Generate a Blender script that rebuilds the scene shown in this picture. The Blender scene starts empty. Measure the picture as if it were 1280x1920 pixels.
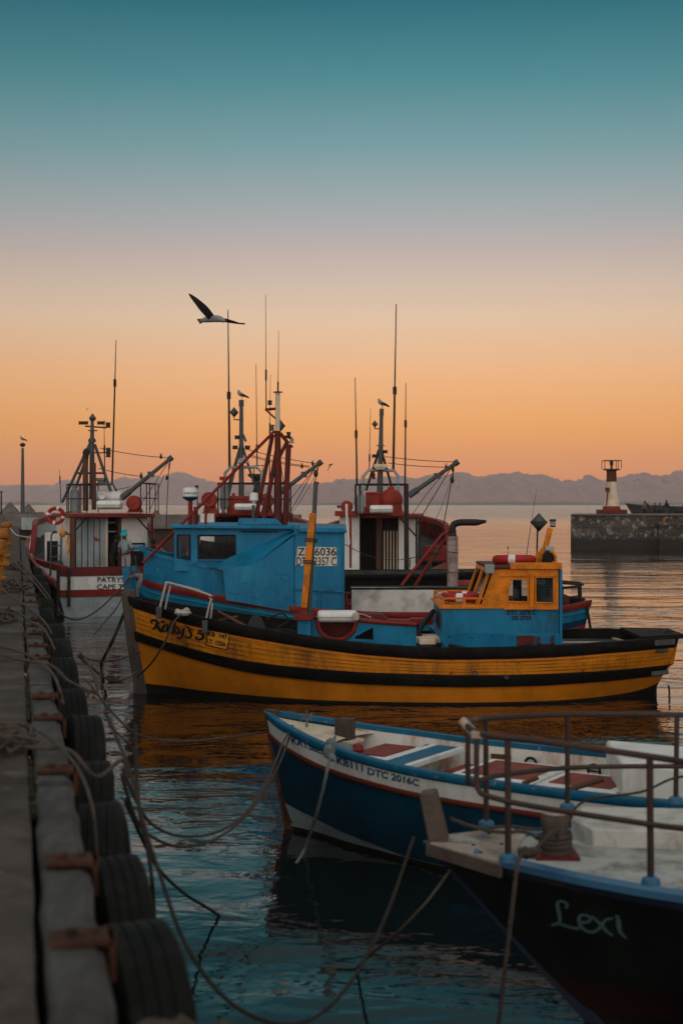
import bpy, math, random
from mathutils import Vector, Matrix, noise
from mathutils.geometry import tessellate_polygon
R = math.radians
random.seed(7)
S = bpy.context.scene
COL = S.collection
CAMH, F, HZ, CX = 3.6, 2667.0, 944.0, 640.0
# ------------------------------------------------------------------ camera
cam = bpy.data.cameras.new('camera'); camo = bpy.data.objects.new('camera', cam); COL.objects.link(camo)
camo.location = (0, 0, CAMH); camo.rotation_euler = (R(90), 0, 0)
cam.sensor_fit = 'VERTICAL'; cam.sensor_height = 36; cam.sensor_width = 24
cam.lens = F / 1920 * 36
cam.shift_y = (HZ - 960) / 1920
cam.clip_start = 0.1; cam.clip_end = 20000
cam.dof.use_dof = True; cam.dof.focus_distance = 29; cam.dof.aperture_fstop = 1.9
S.camera = camo
# ------------------------------------------------------------------ sky
W = bpy.data.worlds.new('World'); S.world = W; W.use_nodes = True
nt = W.node_tree; nt.nodes.clear()
def srgb(r, g, b):
    f = lambda c: (c/255/12.92) if c/255 <= .04045 else ((c/255+.055)/1.055)**2.4
    return (f(r), f(g), f(b), 1)
def N(t, kind, **kw):
    n = t.nodes.new(kind)
    for k, v in kw.items():
        if k.startswith('i_'):
            n.inputs[k[2:].replace('_', ' ')].default_value = v
        elif isinstance(k, str): setattr(n, k, v)
    return n
tc = N(nt, 'ShaderNodeTexCoord'); sx = N(nt, 'ShaderNodeSeparateXYZ'); nt.links.new(tc.outputs['Generated'], sx.inputs[0])
mr = N(nt, 'ShaderNodeMapRange'); mr.inputs['From Min'].default_value = 0; mr.inputs['From Max'].default_value = 1
sq = N(nt, 'ShaderNodeMath', operation='POWER'); sq.inputs[1].default_value = .5
mx = N(nt, 'ShaderNodeMath', operation='MAXIMUM'); mx.inputs[1].default_value = 0
nt.links.new(sx.outputs['Z'], mx.inputs[0]); nt.links.new(mx.outputs[0], sq.inputs[0])
ramp = N(nt, 'ShaderNodeValToRGB'); nt.links.new(sq.outputs[0], ramp.inputs[0])
SKY = [(0, (168, 112, 88)), (900, (240, 136, 52)), (870, (252, 148, 52)), (800, (254, 170, 82)), (700, (248, 186, 130)), (600, (232, 198, 166)), (530, (212, 190, 172)), (480, (196, 180, 172)), (430, (176, 174, 174)), (370, (154, 168, 171)), (280, (118, 157, 163)), (150, (72, 136, 146)), (0.1, (26, 106, 120))]
cr = ramp.color_ramp
els = []
for y, c in SKY:
    z = 0 if y == 0 else math.sin(math.atan((HZ-y)/F))
    els.append((math.sqrt(z), srgb(*c)))
els += [(math.sqrt(.37), srgb(56, 98, 106)), (math.sqrt(.43), srgb(84, 100, 104)), (math.sqrt(.52), srgb(104, 112, 114)), (math.sqrt(.72), srgb(150, 160, 164)), (1.0, srgb(190, 188, 184))]
cr.elements[0].position, cr.elements[0].color = els[0]
cr.elements[1].position, cr.elements[1].color = els[-1]
for p, c in els[1:-1]:
    e = cr.elements.new(p); e.color = c
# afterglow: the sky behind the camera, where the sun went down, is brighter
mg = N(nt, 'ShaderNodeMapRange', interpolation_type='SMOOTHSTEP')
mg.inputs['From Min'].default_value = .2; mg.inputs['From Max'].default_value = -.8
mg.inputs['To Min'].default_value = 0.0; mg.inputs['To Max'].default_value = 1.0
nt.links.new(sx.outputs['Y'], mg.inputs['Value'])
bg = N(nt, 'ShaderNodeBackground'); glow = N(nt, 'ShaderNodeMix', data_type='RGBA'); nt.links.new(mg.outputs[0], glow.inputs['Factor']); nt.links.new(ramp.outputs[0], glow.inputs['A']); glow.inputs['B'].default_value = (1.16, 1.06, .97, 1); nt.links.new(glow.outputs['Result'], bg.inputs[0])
# the sky is a little brighter over the middle of the bay than towards the left
ax = N(nt, 'ShaderNodeMath', operation='SUBTRACT'); nt.links.new(sx.outputs['X'], ax.inputs[0]); ax.inputs[1].default_value = .06; ab = N(nt, 'ShaderNodeMath', operation='ABSOLUTE'); nt.links.new(ax.outputs[0], ab.inputs[0])
az = N(nt, 'ShaderNodeMapRange', interpolation_type='SMOOTHSTEP'); az.inputs['From Min'].default_value = .02; az.inputs['From Max'].default_value = .45; az.inputs['To Min'].default_value = 1.03; az.inputs['To Max'].default_value = .84; nt.links.new(ab.outputs[0], az.inputs['Value']); nt.links.new(az.outputs[0], bg.inputs[1])
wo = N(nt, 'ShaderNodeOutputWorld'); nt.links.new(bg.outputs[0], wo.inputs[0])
# ------------------------------------------------------------------ last light of the low sun, behind the camera
sl = bpy.data.lights.new('sun', 'SUN'); so = bpy.data.objects.new('sun', sl); COL.objects.link(so)
sl.energy = 0.3; sl.angle = R(14); sl.color = (1, .62, .45)
so.rotation_euler = Vector((0.45, 1, -.12)).to_track_quat('-Z', 'Y').to_euler()
S.view_settings.view_transform = 'Standard'; S.view_settings.look = 'None'; S.view_settings.exposure = 0; S.view_settings.gamma = 1
S.cycles.max_bounces = 6; S.cycles.volume_bounces = 2; S.cycles.transparent_max_bounces = 12
S.cycles.caustics_reflective = False; S.cycles.caustics_refractive = False
S.cycles.use_denoising = True
# ------------------------------------------------------------------ helpers
def P(px, py, D):
    return Vector(((px-CX)/F*D, D, CAMH-(py-HZ)/F*D))
def tbl(T):
    "smooth interpolation through a table of (t, v)"
    n = len(T); m = []
    for i in range(n):
        if i == 0: m.append((T[1][1]-T[0][1])/(T[1][0]-T[0][0]))
        elif i == n-1: m.append((T[-1][1]-T[-2][1])/(T[-1][0]-T[-2][0]))
        else:
            a = (T[i][1]-T[i-1][1])/(T[i][0]-T[i-1][0]); b = (T[i+1][1]-T[i][1])/(T[i+1][0]-T[i][0])
            m.append(0 if a*b <= 0 else 2*a*b/(a+b))
    def f(t):
        if t <= T[0][0]: return T[0][1]
        if t >= T[-1][0]: return T[-1][1]
        for i in range(n-1):
            if t <= T[i+1][0]:
                h = T[i+1][0]-T[i][0]; u = (t-T[i][0])/h; u2 = u*u; u3 = u2*u
                return T[i][1]*(2*u3-3*u2+1)+m[i]*h*(u3-2*u2+u)+T[i+1][1]*(3*u2-2*u3)+m[i+1]*h*(u3-u2)
    return f
def smooth(pts, n=6, closed=False):
    "Catmull-Rom through points (tuples or Vectors)"
    pts = [Vector(p) for p in pts]
    if len(pts) < 3: return pts
    out = []; L = len(pts)
    for i in range(L if closed else L-1):
        g = (lambda k: pts[k % L]) if closed else (lambda k: pts[max(0, min(L-1, k))])
        a, b, c, d = g(i-1), g(i), g(i+1), g(i+2)
        for k in range(n):
            t = k/n
            out.append(.5*((2*b)+(c-a)*t+(2*a-5*b+4*c-d)*t*t+(3*b-a-3*c+d)*t**3))
    if not closed: out.append(pts[-1])
    return out
class MB:
    def __init__(s, M=None): s.v = []; s.f = []; s.m = []; s.uv = {}; s.M = M; s.mi = 0
    def pt(s, p):
        p = Vector(p)
        if s.M: p = s.M @ p
        s.v.append(p); return len(s.v)-1
    def face(s, idx, mi=None): s.f.append(tuple(idx)); s.m.append(s.mi if mi is None else mi)
    def box(s, c, d, rot=None, taper=1):
        c = Vector(c); h = Vector(d)/2; i = []
        for x, y, z in ((-1,-1,-1),(1,-1,-1),(1,1,-1),(-1,1,-1),(-1,-1,1),(1,-1,1),(1,1,1),(-1,1,1)):
            k = taper if z > 0 else 1
            q = Vector((x*h.x*k, y*h.y*k, z*h.z))
            if rot: q = rot @ q
            i.append(s.pt(c+q))
        for f in ((0,3,2,1),(4,5,6,7),(0,1,5,4),(1,2,6,5),(2,3,7,6),(3,0,4,7)): s.face([i[k] for k in f])
        return s
    def bar(s, a, b, w, h, up=(0,0,1)):
        "rectangular bar from a to b: w across, h along up"
        a = Vector(a); b = Vector(b); d = (b-a); L = d.length; d.normalize()
        u = Vector(up); x = d.cross(u)
        if x.length < 1e-4: x = d.cross(Vector((1,0,0)))
        x.normalize(); u = x.cross(d)
        rot = Matrix((x, d, u)).transposed()
        return s.box((a+b)/2, (w, L, h), rot)
    def loft(s, rings, closed=True, caps=True):
        ids = [[s.pt(p) for p in r] for r in rings]; n = len(ids[0])
        for a, b in zip(ids, ids[1:]):
            for k in range(n if closed else n-1):
                s.face((a[k], a[(k+1) % n], b[(k+1) % n], b[k]))
        if caps and closed:
            s.face(ids[0][::-1]); s.face(ids[-1])
        return s
    def tube(s, pts, r, n=8, caps=True, sq=1):
        pts = [Vector(p) for p in pts]; m = len(pts)
        rr = r if isinstance(r, (list, tuple)) else [r]*m
        if len(rr) == 2 and m > 2: rr = [rr[0]+(rr[1]-rr[0])*i/(m-1) for i in range(m)]
        T = [(pts[min(i+1, m-1)]-pts[max(i-1, 0)]).normalized() for i in range(m)]
        u = T[0].orthogonal().normalized(); rings = []
        for i in range(m):
            u = (u - T[i]*u.dot(T[i])); u.normalize(); w = T[i].cross(u)
            rings.append([pts[i]+(u*math.cos(2*math.pi*k/n)+w*math.sin(2*math.pi*k/n)*sq)*rr[i] for k in range(n)])
        return s.loft(rings, True, caps)
    def lathe(s, prof, o=(0,0,0), axis=(0,0,1), n=20, closed=False):
        "prof: (r, h) pairs along axis"
        ax = Vector(axis).normalized(); u = ax.orthogonal().normalized(); w = ax.cross(u); o = Vector(o)
        rings = [[o+ax*h+(u*math.cos(2*math.pi*k/n)+w*math.sin(2*math.pi*k/n))*max(r, 1e-4) for k in range(n)] for r, h in prof]
        if closed: rings.append(rings[0])
        return s.loft(rings, True, not closed)
    def plate(s, outer, fn, t, holes=()):
        "2-D outline (with holes) mapped by fn(u,v,depth); thickness t"
        loops = [[Vector((a[0], a[1], 0)) for a in outer]]+[[Vector((a[0], a[1], 0)) for a in h] for h in holes]
        flat = [p for l in loops for p in l]
        tris = tessellate_polygon(loops)
        A = [s.pt(fn(p.x, p.y, 0)) for p in flat]; B = [s.pt(fn(p.x, p.y, t)) for p in flat]
        for a, b, c in tris: s.face((A[a], A[b], A[c])); s.face((B[c], B[b], B[a]))
        k = 0
        for l in loops:
            n = len(l)
            for i in range(n):
                j = (i+1) % n; s.face((A[k+i], B[k+i], B[k+j], A[k+j]))
            k += n
        return s
    def ball(s, c, r, n=12, sq=(1,1,1)):
        c = Vector(c); m = n//2; rings = []
        for i in range(m+1):
            a = math.pi*i/m
            rings.append([c+Vector((math.sin(a)*math.cos(2*math.pi*k/n)*sq[0], math.sin(a)*math.sin(2*math.pi*k/n)*sq[1], -math.cos(a)*sq[2]))*r for k in range(n)])
        return s.loft(rings)
    def torus(s, c, Rr, r, axis=(0,0,1), n=24, k=10):
        ax = Vector(axis).normalized(); u = ax.orthogonal().normalized(); w = ax.cross(u); c = Vector(c)
        rings = []
        for i in range(n+1):
            a = 2*math.pi*i/n; d = u*math.cos(a)+w*math.sin(a)
            rings.append([c+d*(Rr+r*math.cos(2*math.pi*j/k))+ax*r*math.sin(2*math.pi*j/k) for j in range(k)])
        return s.loft(rings, True, False)
def obj(name, mb, mats, parent=None, origin=None, ang=35, bevel=0, recalc=True):
    me = bpy.data.meshes.new(name)
    if parent is not None: o0 = Vector(parent['wo'])
    elif origin is None:
        if mb.v:
            xs = [p.x for p in mb.v]; ys = [p.y for p in mb.v]; zs = [p.z for p in mb.v]
            o0 = Vector(((min(xs)+max(xs))/2, (min(ys)+max(ys))/2, min(zs)))
        else: o0 = Vector()
    else: o0 = Vector(origin)
    o0 = Vector(o0)
    me.from_pydata([tuple(p-o0) for p in mb.v], [], mb.f)
    mats = mats if isinstance(mats, (list, tuple)) else [mats]
    for m in mats: me.materials.append(m)
    me.polygons.foreach_set('material_index', mb.m)
    if mb.uv:
        ul = me.uv_layers.new(name='UVMap')
        for li, l in enumerate(me.loops): ul.data[li].uv = mb.uv.get(l.vertex_index, (0, 0))
    if recalc:
        import bmesh
        bm = bmesh.new(); bm.from_mesh(me); bmesh.ops.recalc_face_normals(bm, faces=bm.faces); bm.to_mesh(me); bm.free()
    me.polygons.foreach_set('use_smooth', [True]*len(me.polygons))
    me.set_sharp_from_angle(angle=R(ang))
    ob = bpy.data.objects.new(name, me); COL.objects.link(ob)
    if parent is not None: ob.parent = parent; ob['wo'] = tuple(o0)
    else: ob.location = o0; ob['wo'] = tuple(o0)
    if bevel:
        b = ob.modifiers.new('bevel', 'BEVEL'); b.width = bevel; b.segments = 2; b.limit_method = 'ANGLE'; b.angle_limit = R(50)
    return ob
def tag(o, label=None, cat=None, group=None, kind=None):
    if label: o['label'] = label
    if cat: o['category'] = cat
    if group: o['group'] = group
    if kind: o['kind'] = kind
    return o
def thing(name, label, cat, loc, group=None):
    o = bpy.data.objects.new(name, None); COL.objects.link(o); o.location = Vector(loc); o.empty_display_size = .2
    o['wo'] = tuple(Vector(loc))
    o.matrix_world = Matrix.Translation(Vector(loc))
    return tag(o, label, cat, group)
def copy_tree(o, parent=None):
    c = o.copy(); COL.objects.link(c)
    if parent: c.parent = parent
    for ch in [k for k in bpy.data.objects if k.parent == o]: copy_tree(ch, c)
    return c
def single(name, mb, mats, label, cat, group=None, **kw):
    return tag(obj(name, mb, mats, **kw), label, cat, group)
# ------------------------------------------------------------------ materials
def mat(name, col, rough=.6, metal=0, var=.25, scale=2.0, dirt=None, dirt_amt=.5, dirt_scale=1.2, bump=.15, bscale=25, streak=0, planks=None, spec=.22, stretch=(1,1,1), chips=None):
    m = bpy.data.materials.new(name); m.use_nodes = True; t = m.node_tree; t.nodes.clear(); L = t.links.new
    out = N(t, 'ShaderNodeOutputMaterial'); b = N(t, 'ShaderNodeBsdfPrincipled'); L(b.outputs[0], out.inputs[0])
    c = col if len(col) == 4 else (*col, 1)
    tcn = N(t, 'ShaderNodeTexCoord'); mp = N(t, 'ShaderNodeMapping'); L(tcn.outputs['Object'], mp.inputs[0]); mp.inputs['Scale'].default_value = stretch
    n1 = N(t, 'ShaderNodeTexNoise'); n1.inputs['Scale'].default_value = scale; n1.inputs['Detail'].default_value = 8; n1.inputs['Roughness'].default_value = .65; L(mp.outputs[0], n1.inputs['Vector'])
    hsv = N(t, 'ShaderNodeMapRange'); hsv.inputs['From Min'].default_value = .3; hsv.inputs['From Max'].default_value = .7; hsv.inputs['To Min'].default_value = 1-var; hsv.inputs['To Max'].default_value = 1+var*.6
    L(n1.outputs['Fac'], hsv.inputs['Value'])
    mul = N(t, 'ShaderNodeVectorMath', operation='SCALE'); mul.inputs[0].default_value = c[:3]; L(hsv.outputs[0], mul.inputs['Scale'])
    cur = mul.outputs[0]
    def mix(cur, fac, colr):
        x = N(t, 'ShaderNodeMix', data_type='RGBA'); L(fac, x.inputs['Factor']); L(cur, x.inputs['A']); x.inputs['B'].default_value = (*colr[:3], 1); return x.outputs['Result']
    if dirt:
        n2 = N(t, 'ShaderNodeTexNoise'); n2.inputs['Scale'].default_value = dirt_scale; n2.inputs['Detail'].default_value = 10; n2.inputs['Roughness'].default_value = .75
        mp2 = N(t, 'ShaderNodeMapping'); L(tcn.outputs['Object'], mp2.inputs[0]); mp2.inputs['Location'].default_value = (3.1, 7.7, 1.3)
        mp2.inputs['Scale'].default_value = (1, 1, .25) if streak else (1, 1, 1); L(mp2.outputs[0], n2.inputs['Vector'])
        r = N(t, 'ShaderNodeMapRange'); r.inputs['From Min'].default_value = .47; r.inputs['From Max'].default_value = .63; r.inputs['To Max'].default_value = dirt_amt; L(n2.outputs['Fac'], r.inputs['Value'])
        cur = mix(cur, r.outputs[0], dirt)
    if chips:
        n3 = N(t, 'ShaderNodeTexNoise'); n3.inputs['Scale'].default_value = 9; n3.inputs['Detail'].default_value = 6; n3.inputs['Roughness'].default_value = .7; L(tcn.outputs['Object'], n3.inputs['Vector'])
        r = N(t, 'ShaderNodeMapRange'); r.inputs['From Min'].default_value = .64; r.inputs['From Max'].default_value = .67; r.inputs['To Max'].default_value = .8; L(n3.outputs['Fac'], r.inputs['Value'])
        cur = mix(cur, r.outputs[0], chips)
    hgt = None
    if planks:
        br = N(t, 'ShaderNodeTexBrick'); br.inputs['Scale'].default_value = 1; br.inputs['Brick Width'].default_value = planks[0]; br.inputs['Row Height'].default_value = planks[1]
        br.inputs['Mortar Size'].default_value = planks[2]; br.inputs['Mortar Smooth'].default_value = .3
        wp = N(t, 'ShaderNodeVectorMath', operation='ADD'); L(tcn.outputs['UV'], wp.inputs[0])
        nz = N(t, 'ShaderNodeTexNoise'); nz.inputs['Scale'].default_value = 3; L(tcn.outputs['UV'], nz.inputs['Vector'])
        ns = N(t, 'ShaderNodeVectorMath', operation='SCALE'); ns.inputs['Scale'].default_value = .012; L(nz.outputs['Color'], ns.inputs[0]); L(ns.outputs[0], wp.inputs[1])
        L(wp.outputs[0], br.inputs['Vector'])
        # seams fade in and out
        nm = N(t, 'ShaderNodeTexNoise'); nm.inputs['Scale'].default_value = 1.6; nm.inputs['Detail'].default_value = 5; L(tcn.outputs['UV'], nm.inputs['Vector'])
        rm = N(t, 'ShaderNodeMapRange'); rm.inputs['From Min'].default_value = .38; rm.inputs['From Max'].default_value = .62; rm.inputs['To Max'].default_value = .75; L(nm.outputs['Fac'], rm.inputs['Value'])
        mm = N(t, 'ShaderNodeMath', operation='MULTIPLY'); L(br.outputs['Fac'], mm.inputs[0]); L(rm.outputs[0], mm.inputs[1])
        cur = mix(cur, mm.outputs[0], tuple(x*.12 for x in c[:3]))
        hgt = br.outputs['Fac']
    L(cur, b.inputs['Base Color'])
    rr = N(t, 'ShaderNodeMapRange'); rr.inputs['To Min'].default_value = max(.03, rough-.15); rr.inputs['To Max'].default_value = min(1, rough+.15); L(n1.outputs['Fac'], rr.inputs['Value']); L(rr.outputs[0], b.inputs['Roughness'])
    b.inputs['Metallic'].default_value = metal; b.inputs['Specular IOR Level'].default_value = spec
    if bump:
        nb = N(t, 'ShaderNodeTexNoise'); nb.inputs['Scale'].default_value = bscale; nb.inputs['Detail'].default_value = 5; L(mp.outputs[0], nb.inputs['Vector'])
        bp = N(t, 'ShaderNodeBump'); bp.inputs['Strength'].default_value = bump; bp.inputs['Distance'].default_value = .02; L(nb.outputs['Fac'], bp.inputs['Height'])
        if hgt:
            b2 = N(t, 'ShaderNodeBump', invert=True); b2.inputs['Strength'].default_value = .5; b2.inputs['Distance'].default_value = .01; L(hgt, b2.inputs['Height']); L(bp.outputs[0], b2.inputs['Normal']); L(b2.outputs[0], b.inputs['Normal'])
        else: L(bp.outputs[0], b.inputs['Normal'])
    return m
GR = (.03, .028, .025)
M = dict(
 yellow=mat('yellow_paint', (.66, .225, .006), .5, spec=.3, dirt=(.09,.045,.015), dirt_amt=.75, dirt_scale=1.7, streak=1, planks=(2.4, .2, .034)),
 yellow_low=mat('yellow_hull_paint', (.60, .195, .005), .5, spec=.3, dirt=(.16,.06,.008), dirt_amt=.35, dirt_scale=1.0, streak=1),
 yellow_cabin=mat('yellow_cabin_paint', (.66, .20, .004), .4, dirt=(.12,.05,.01), dirt_amt=.6, dirt_scale=3),
 black=mat('black_paint', (.0035, .003, .0027), .65, spec=.12, dirt=(.014,.013,.012), dirt_amt=.6, dirt_scale=3, chips=(.05,.045,.04)),
 boot=mat('dark_bottom_paint', (.008, .006, .005), .6),
 blue=mat('blue_paint', (.002, .15, .31), .5, var=.22, scale=1.4, dirt=(.02,.25,.38), dirt_amt=.6, dirt_scale=2.6, streak=1, chips=(.03,.28,.4), spec=.25),
 blue2=mat('blue_cabin_paint', (.002, .17, .33), .5, spec=.25, var=.2, scale=1.5, dirt=(.003,.05,.09), dirt_amt=.75, dirt_scale=2.2, streak=1, chips=(.03,.28,.4)),
 dblue=mat('dark_blue_paint', (.006, .045, .11), .4, dirt=(.003,.02,.05), dirt_amt=.5),
 navy=mat('launch_navy_paint', (.004, .05, .09), .42, dirt=(.004,.015,.035), dirt_amt=.5, chips=(.02,.05,.1)),
 kblue=mat('gunwale_blue_paint', (.004, .11, .21), .5, dirt=(.004,.05,.09), dirt_amt=.6, chips=(.3,.3,.28)),
 lblue=mat('rail_light_blue_paint', (.045, .15, .27), .45, dirt=(.02,.06,.13), dirt_amt=.5),
 teal=mat('teal_stripe_paint', (.01, .2, .3), .42),
 red=mat('red_paint', (.20, .016, .012), .45, var=.25, dirt=(.06,.008,.006), dirt_amt=.6, dirt_scale=3),
 orange=mat('orange_red_paint', (.28, .028, .012), .5, var=.25, dirt=(.08,.012,.008), dirt_amt=.6, dirt_scale=2.5),
 darkred=mat('oxide_red_paint', (.11, .014, .012), .55, dirt=(.03,.008,.007), dirt_amt=.6),
 rail_red=mat('worn_pink_rail', (.25, .07, .07), .6, var=.5, scale=6, chips=(.4,.35,.33)),
 white=mat('white_paint', (.66, .69, .67), .5, var=.12, dirt=(.30,.27,.22), dirt_amt=.4, dirt_scale=2.5, streak=1),
 white_rust=mat('rust_streaked_white', (.62, .62, .58), .5, var=.12, dirt=(.28,.10,.03), dirt_amt=.85, dirt_scale=2.2, streak=1),
 white_dirty=mat('scuffed_white_board', (.56, .57, .54), .55, var=.15, dirt=(.2,.21,.2), dirt_amt=.7, dirt_scale=1.6),
 whitegrey=mat('pale_grey_blue_paint', (.3, .37, .40), .5, var=.2, dirt=(.12,.12,.11), dirt_amt=.5),
 deck=mat('worn_white_deck', (.36, .38, .36), .65, var=.3, dirt=(.10,.095,.085), dirt_amt=.8, dirt_scale=3),
 wood=mat('weathered_wood', (.095, .075, .063), .8, var=.5, scale=3, stretch=(6,6,1), dirt=(.04,.03,.025), dirt_amt=.7, bump=.5),
 woodb=mat('grey_timber', (.07, .071, .068), .85, var=.5, scale=2.5, dirt=(.035,.03,.026), dirt_amt=.8, bump=.6, stretch=(5,1,5)),
 woodp=mat('bleached_plywood', (.38, .33, .28), .8, var=.4, scale=3, dirt=(.12,.09,.07), dirt_amt=.8, bump=.4),
 brown=mat('brown_wood_post', (.10, .05, .03), .7, var=.4),
 steel=mat('stainless_rail', (.32, .31, .29), .4, .8, var=.2),
 galv=mat('galvanised_pipe', (.075, .09, .10), .5, .4, var=.35, dirt=(.06,.05,.04), dirt_amt=.5),
 dsteel=mat('dark_steel', (.025, .024, .024), .55, .3, var=.4),
 railgrey=mat('rusty_grey_rail', (.055, .043, .04), .5, .4, var=.4, dirt=(.09,.035,.02), dirt_amt=.6, dirt_scale=6),
 rust=mat('rusty_iron', (.045, .021, .013), .9, var=.7, scale=8, dirt=(.11,.04,.016), dirt_amt=.7, dirt_scale=9, bump=.6),
 rubber=mat('tyre_rubber', (.004, .0048, .0045), .7, spec=.15, var=.35, dirt=(.018,.021,.019), dirt_amt=.6, dirt_scale=5, bump=.3),
 rope=mat('grey_rope', (.075, .062, .052), .9, var=.4, scale=12, bump=.8, bscale=60),
 roped=mat('dark_wet_rope', (.03, .025, .02), .8, var=.4, scale=12, bump=.8, bscale=60),
 ropeb=mat('blue_grey_rope', (.16, .2, .21), .9, var=.4, scale=12, bump=.8, bscale=60),
 ropew=mat('white_rope', (.45, .43, .40), .9, var=.3, scale=12, bump=.8, bscale=60),
 netd=mat('dark_netting', (.008, .0085, .0085), .95, var=.5, bump=1, bscale=40),
 plastic=mat('white_plastic', (.68, .71, .70), .4, var=.08, dirt=(.3,.32,.3), dirt_amt=.3, dirt_scale=4),
 ringr=mat('life_ring_red', (.33, .018, .018), .5, var=.25),
 orangep=mat('orange_buoy_plastic', (.55, .2, .02), .5),
 gas=mat('grey_gas_bottle_paint', (.2, .23, .24), .5, var=.3, dirt=(.12,.04,.02), dirt_amt=.5),
 stack=mat('lagged_exhaust_wrap', (.42, .38, .37), .8, var=.3, scale=3, stretch=(1,1,14), dirt=(.16,.05,.045), dirt_amt=.75, dirt_scale=3, bump=.8),
 soot=mat('sooty_pipe', (.02, .02, .022), .5, .3),
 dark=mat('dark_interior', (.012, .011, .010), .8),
 cloth=mat('dark_curtain', (.03, .036, .04), .9),
 concrete=mat('quay_concrete', (.085, .073, .063), .9, var=.55, scale=2.2, dirt=(.030,.024,.020), dirt_amt=.9, dirt_scale=1.3, bump=1, spec=.2, chips=(.15,.13,.11)),
 wall=mat('harbour_wall_concrete', (.16, .15, .145), .85, var=.4, scale=.5, dirt=(.06,.03,.025), dirt_amt=.7, dirt_scale=.3, bump=.5, bscale=3),
 wallw=mat('wet_lower_wall', (.045, .028, .025), .8, var=.5, scale=.6, bump=.5, bscale=3),
 bollard=mat('yellow_bollard_paint', (.36, .13, .008), .6, var=.3, dirt=(.12,.05,.02), dirt_amt=.7, dirt_scale=6),
 moss=mat('moss', (.022, .022, .006), .95, var=.5, scale=10),
 lamp=mat('lamp_glass', (.25, .27, .28), .15),
 black_letter=mat('black_lettering', (.012, .012, .014), .5, bump=0),
 blue_letter=mat('blue_lettering', (.006, .07, .16), .5, bump=0),
 cyan_letter=mat('pale_blue_lettering', (.13, .24, .27), .6, bump=0),
 sign=mat('sign_white', (.55, .56, .52), .5, bump=0, dirt=(.2,.2,.18), dirt_amt=.3, dirt_scale=8),
 skin=mat('skin', (.09, .045, .028), .6, bump=0),
 tee=mat('pale_blue_tshirt', (.22, .30, .34), .9, bump=.3),
 beanie=mat('turquoise_wool', (.02, .36, .42), .95, bump=.6),
 jacket=mat('black_jacket', (.012, .012, .013), .9),
 trousers=mat('pale_trousers', (.30, .32, .33), .9),
 jeans=mat('blue_jeans', (.03, .07, .11), .9),
 maroon=mat('maroon_clothes', (.06, .022, .022), .9),
 greyc=mat('grey_clothes', (.12, .10, .10), .9),
 greenc=mat('teal_clothes', (.02, .07, .075), .9),
 hivis=mat('yellow_reflective_stripe', (.6, .55, .05), .6),
 gullw=mat('white_plumage', (.24, .27, .29), .8, var=.1), gulld=mat('dark_plumage', (.018, .02, .022), .8, var=.3), gullg=mat('grey_plumage', (.06, .07, .08), .8),
 beak=mat('beak', (.25, .06, .02), .6),
 reflector=mat('radar_reflector_metal', (.07, .075, .08), .5, .3),
 rlight=mat('weathered_off_white', (.62, .54, .42), .7, var=.2, dirt=(.32,.18,.09), dirt_amt=.6, dirt_scale=1.6, streak=1),
 green=mat('green_grey_hatch', (.03, .05, .045), .6, dirt=(.12,.13,.13), dirt_amt=.4),
)
def glass():
    m = bpy.data.materials.new('window_glass'); m.use_nodes = True; t = m.node_tree; t.nodes.clear(); L = t.links.new
    o = N(t, 'ShaderNodeOutputMaterial'); mixs = N(t, 'ShaderNodeMixShader'); a = N(t, 'ShaderNodeBsdfTransparent'); g = N(t, 'ShaderNodeBsdfGlossy'); g.inputs['Roughness'].default_value = .03
    a.inputs[0].default_value = (.93, .95, .95, 1); fr = N(t, 'ShaderNodeFresnel'); fr.inputs[0].default_value = 1.9
    L(fr.outputs[0], mixs.inputs[0]); L(a.outputs[0], mixs.inputs[1]); L(g.outputs[0], mixs.inputs[2]); L(mixs.outputs[0], o.inputs[0]); return m
M['glass'] = glass()
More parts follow.
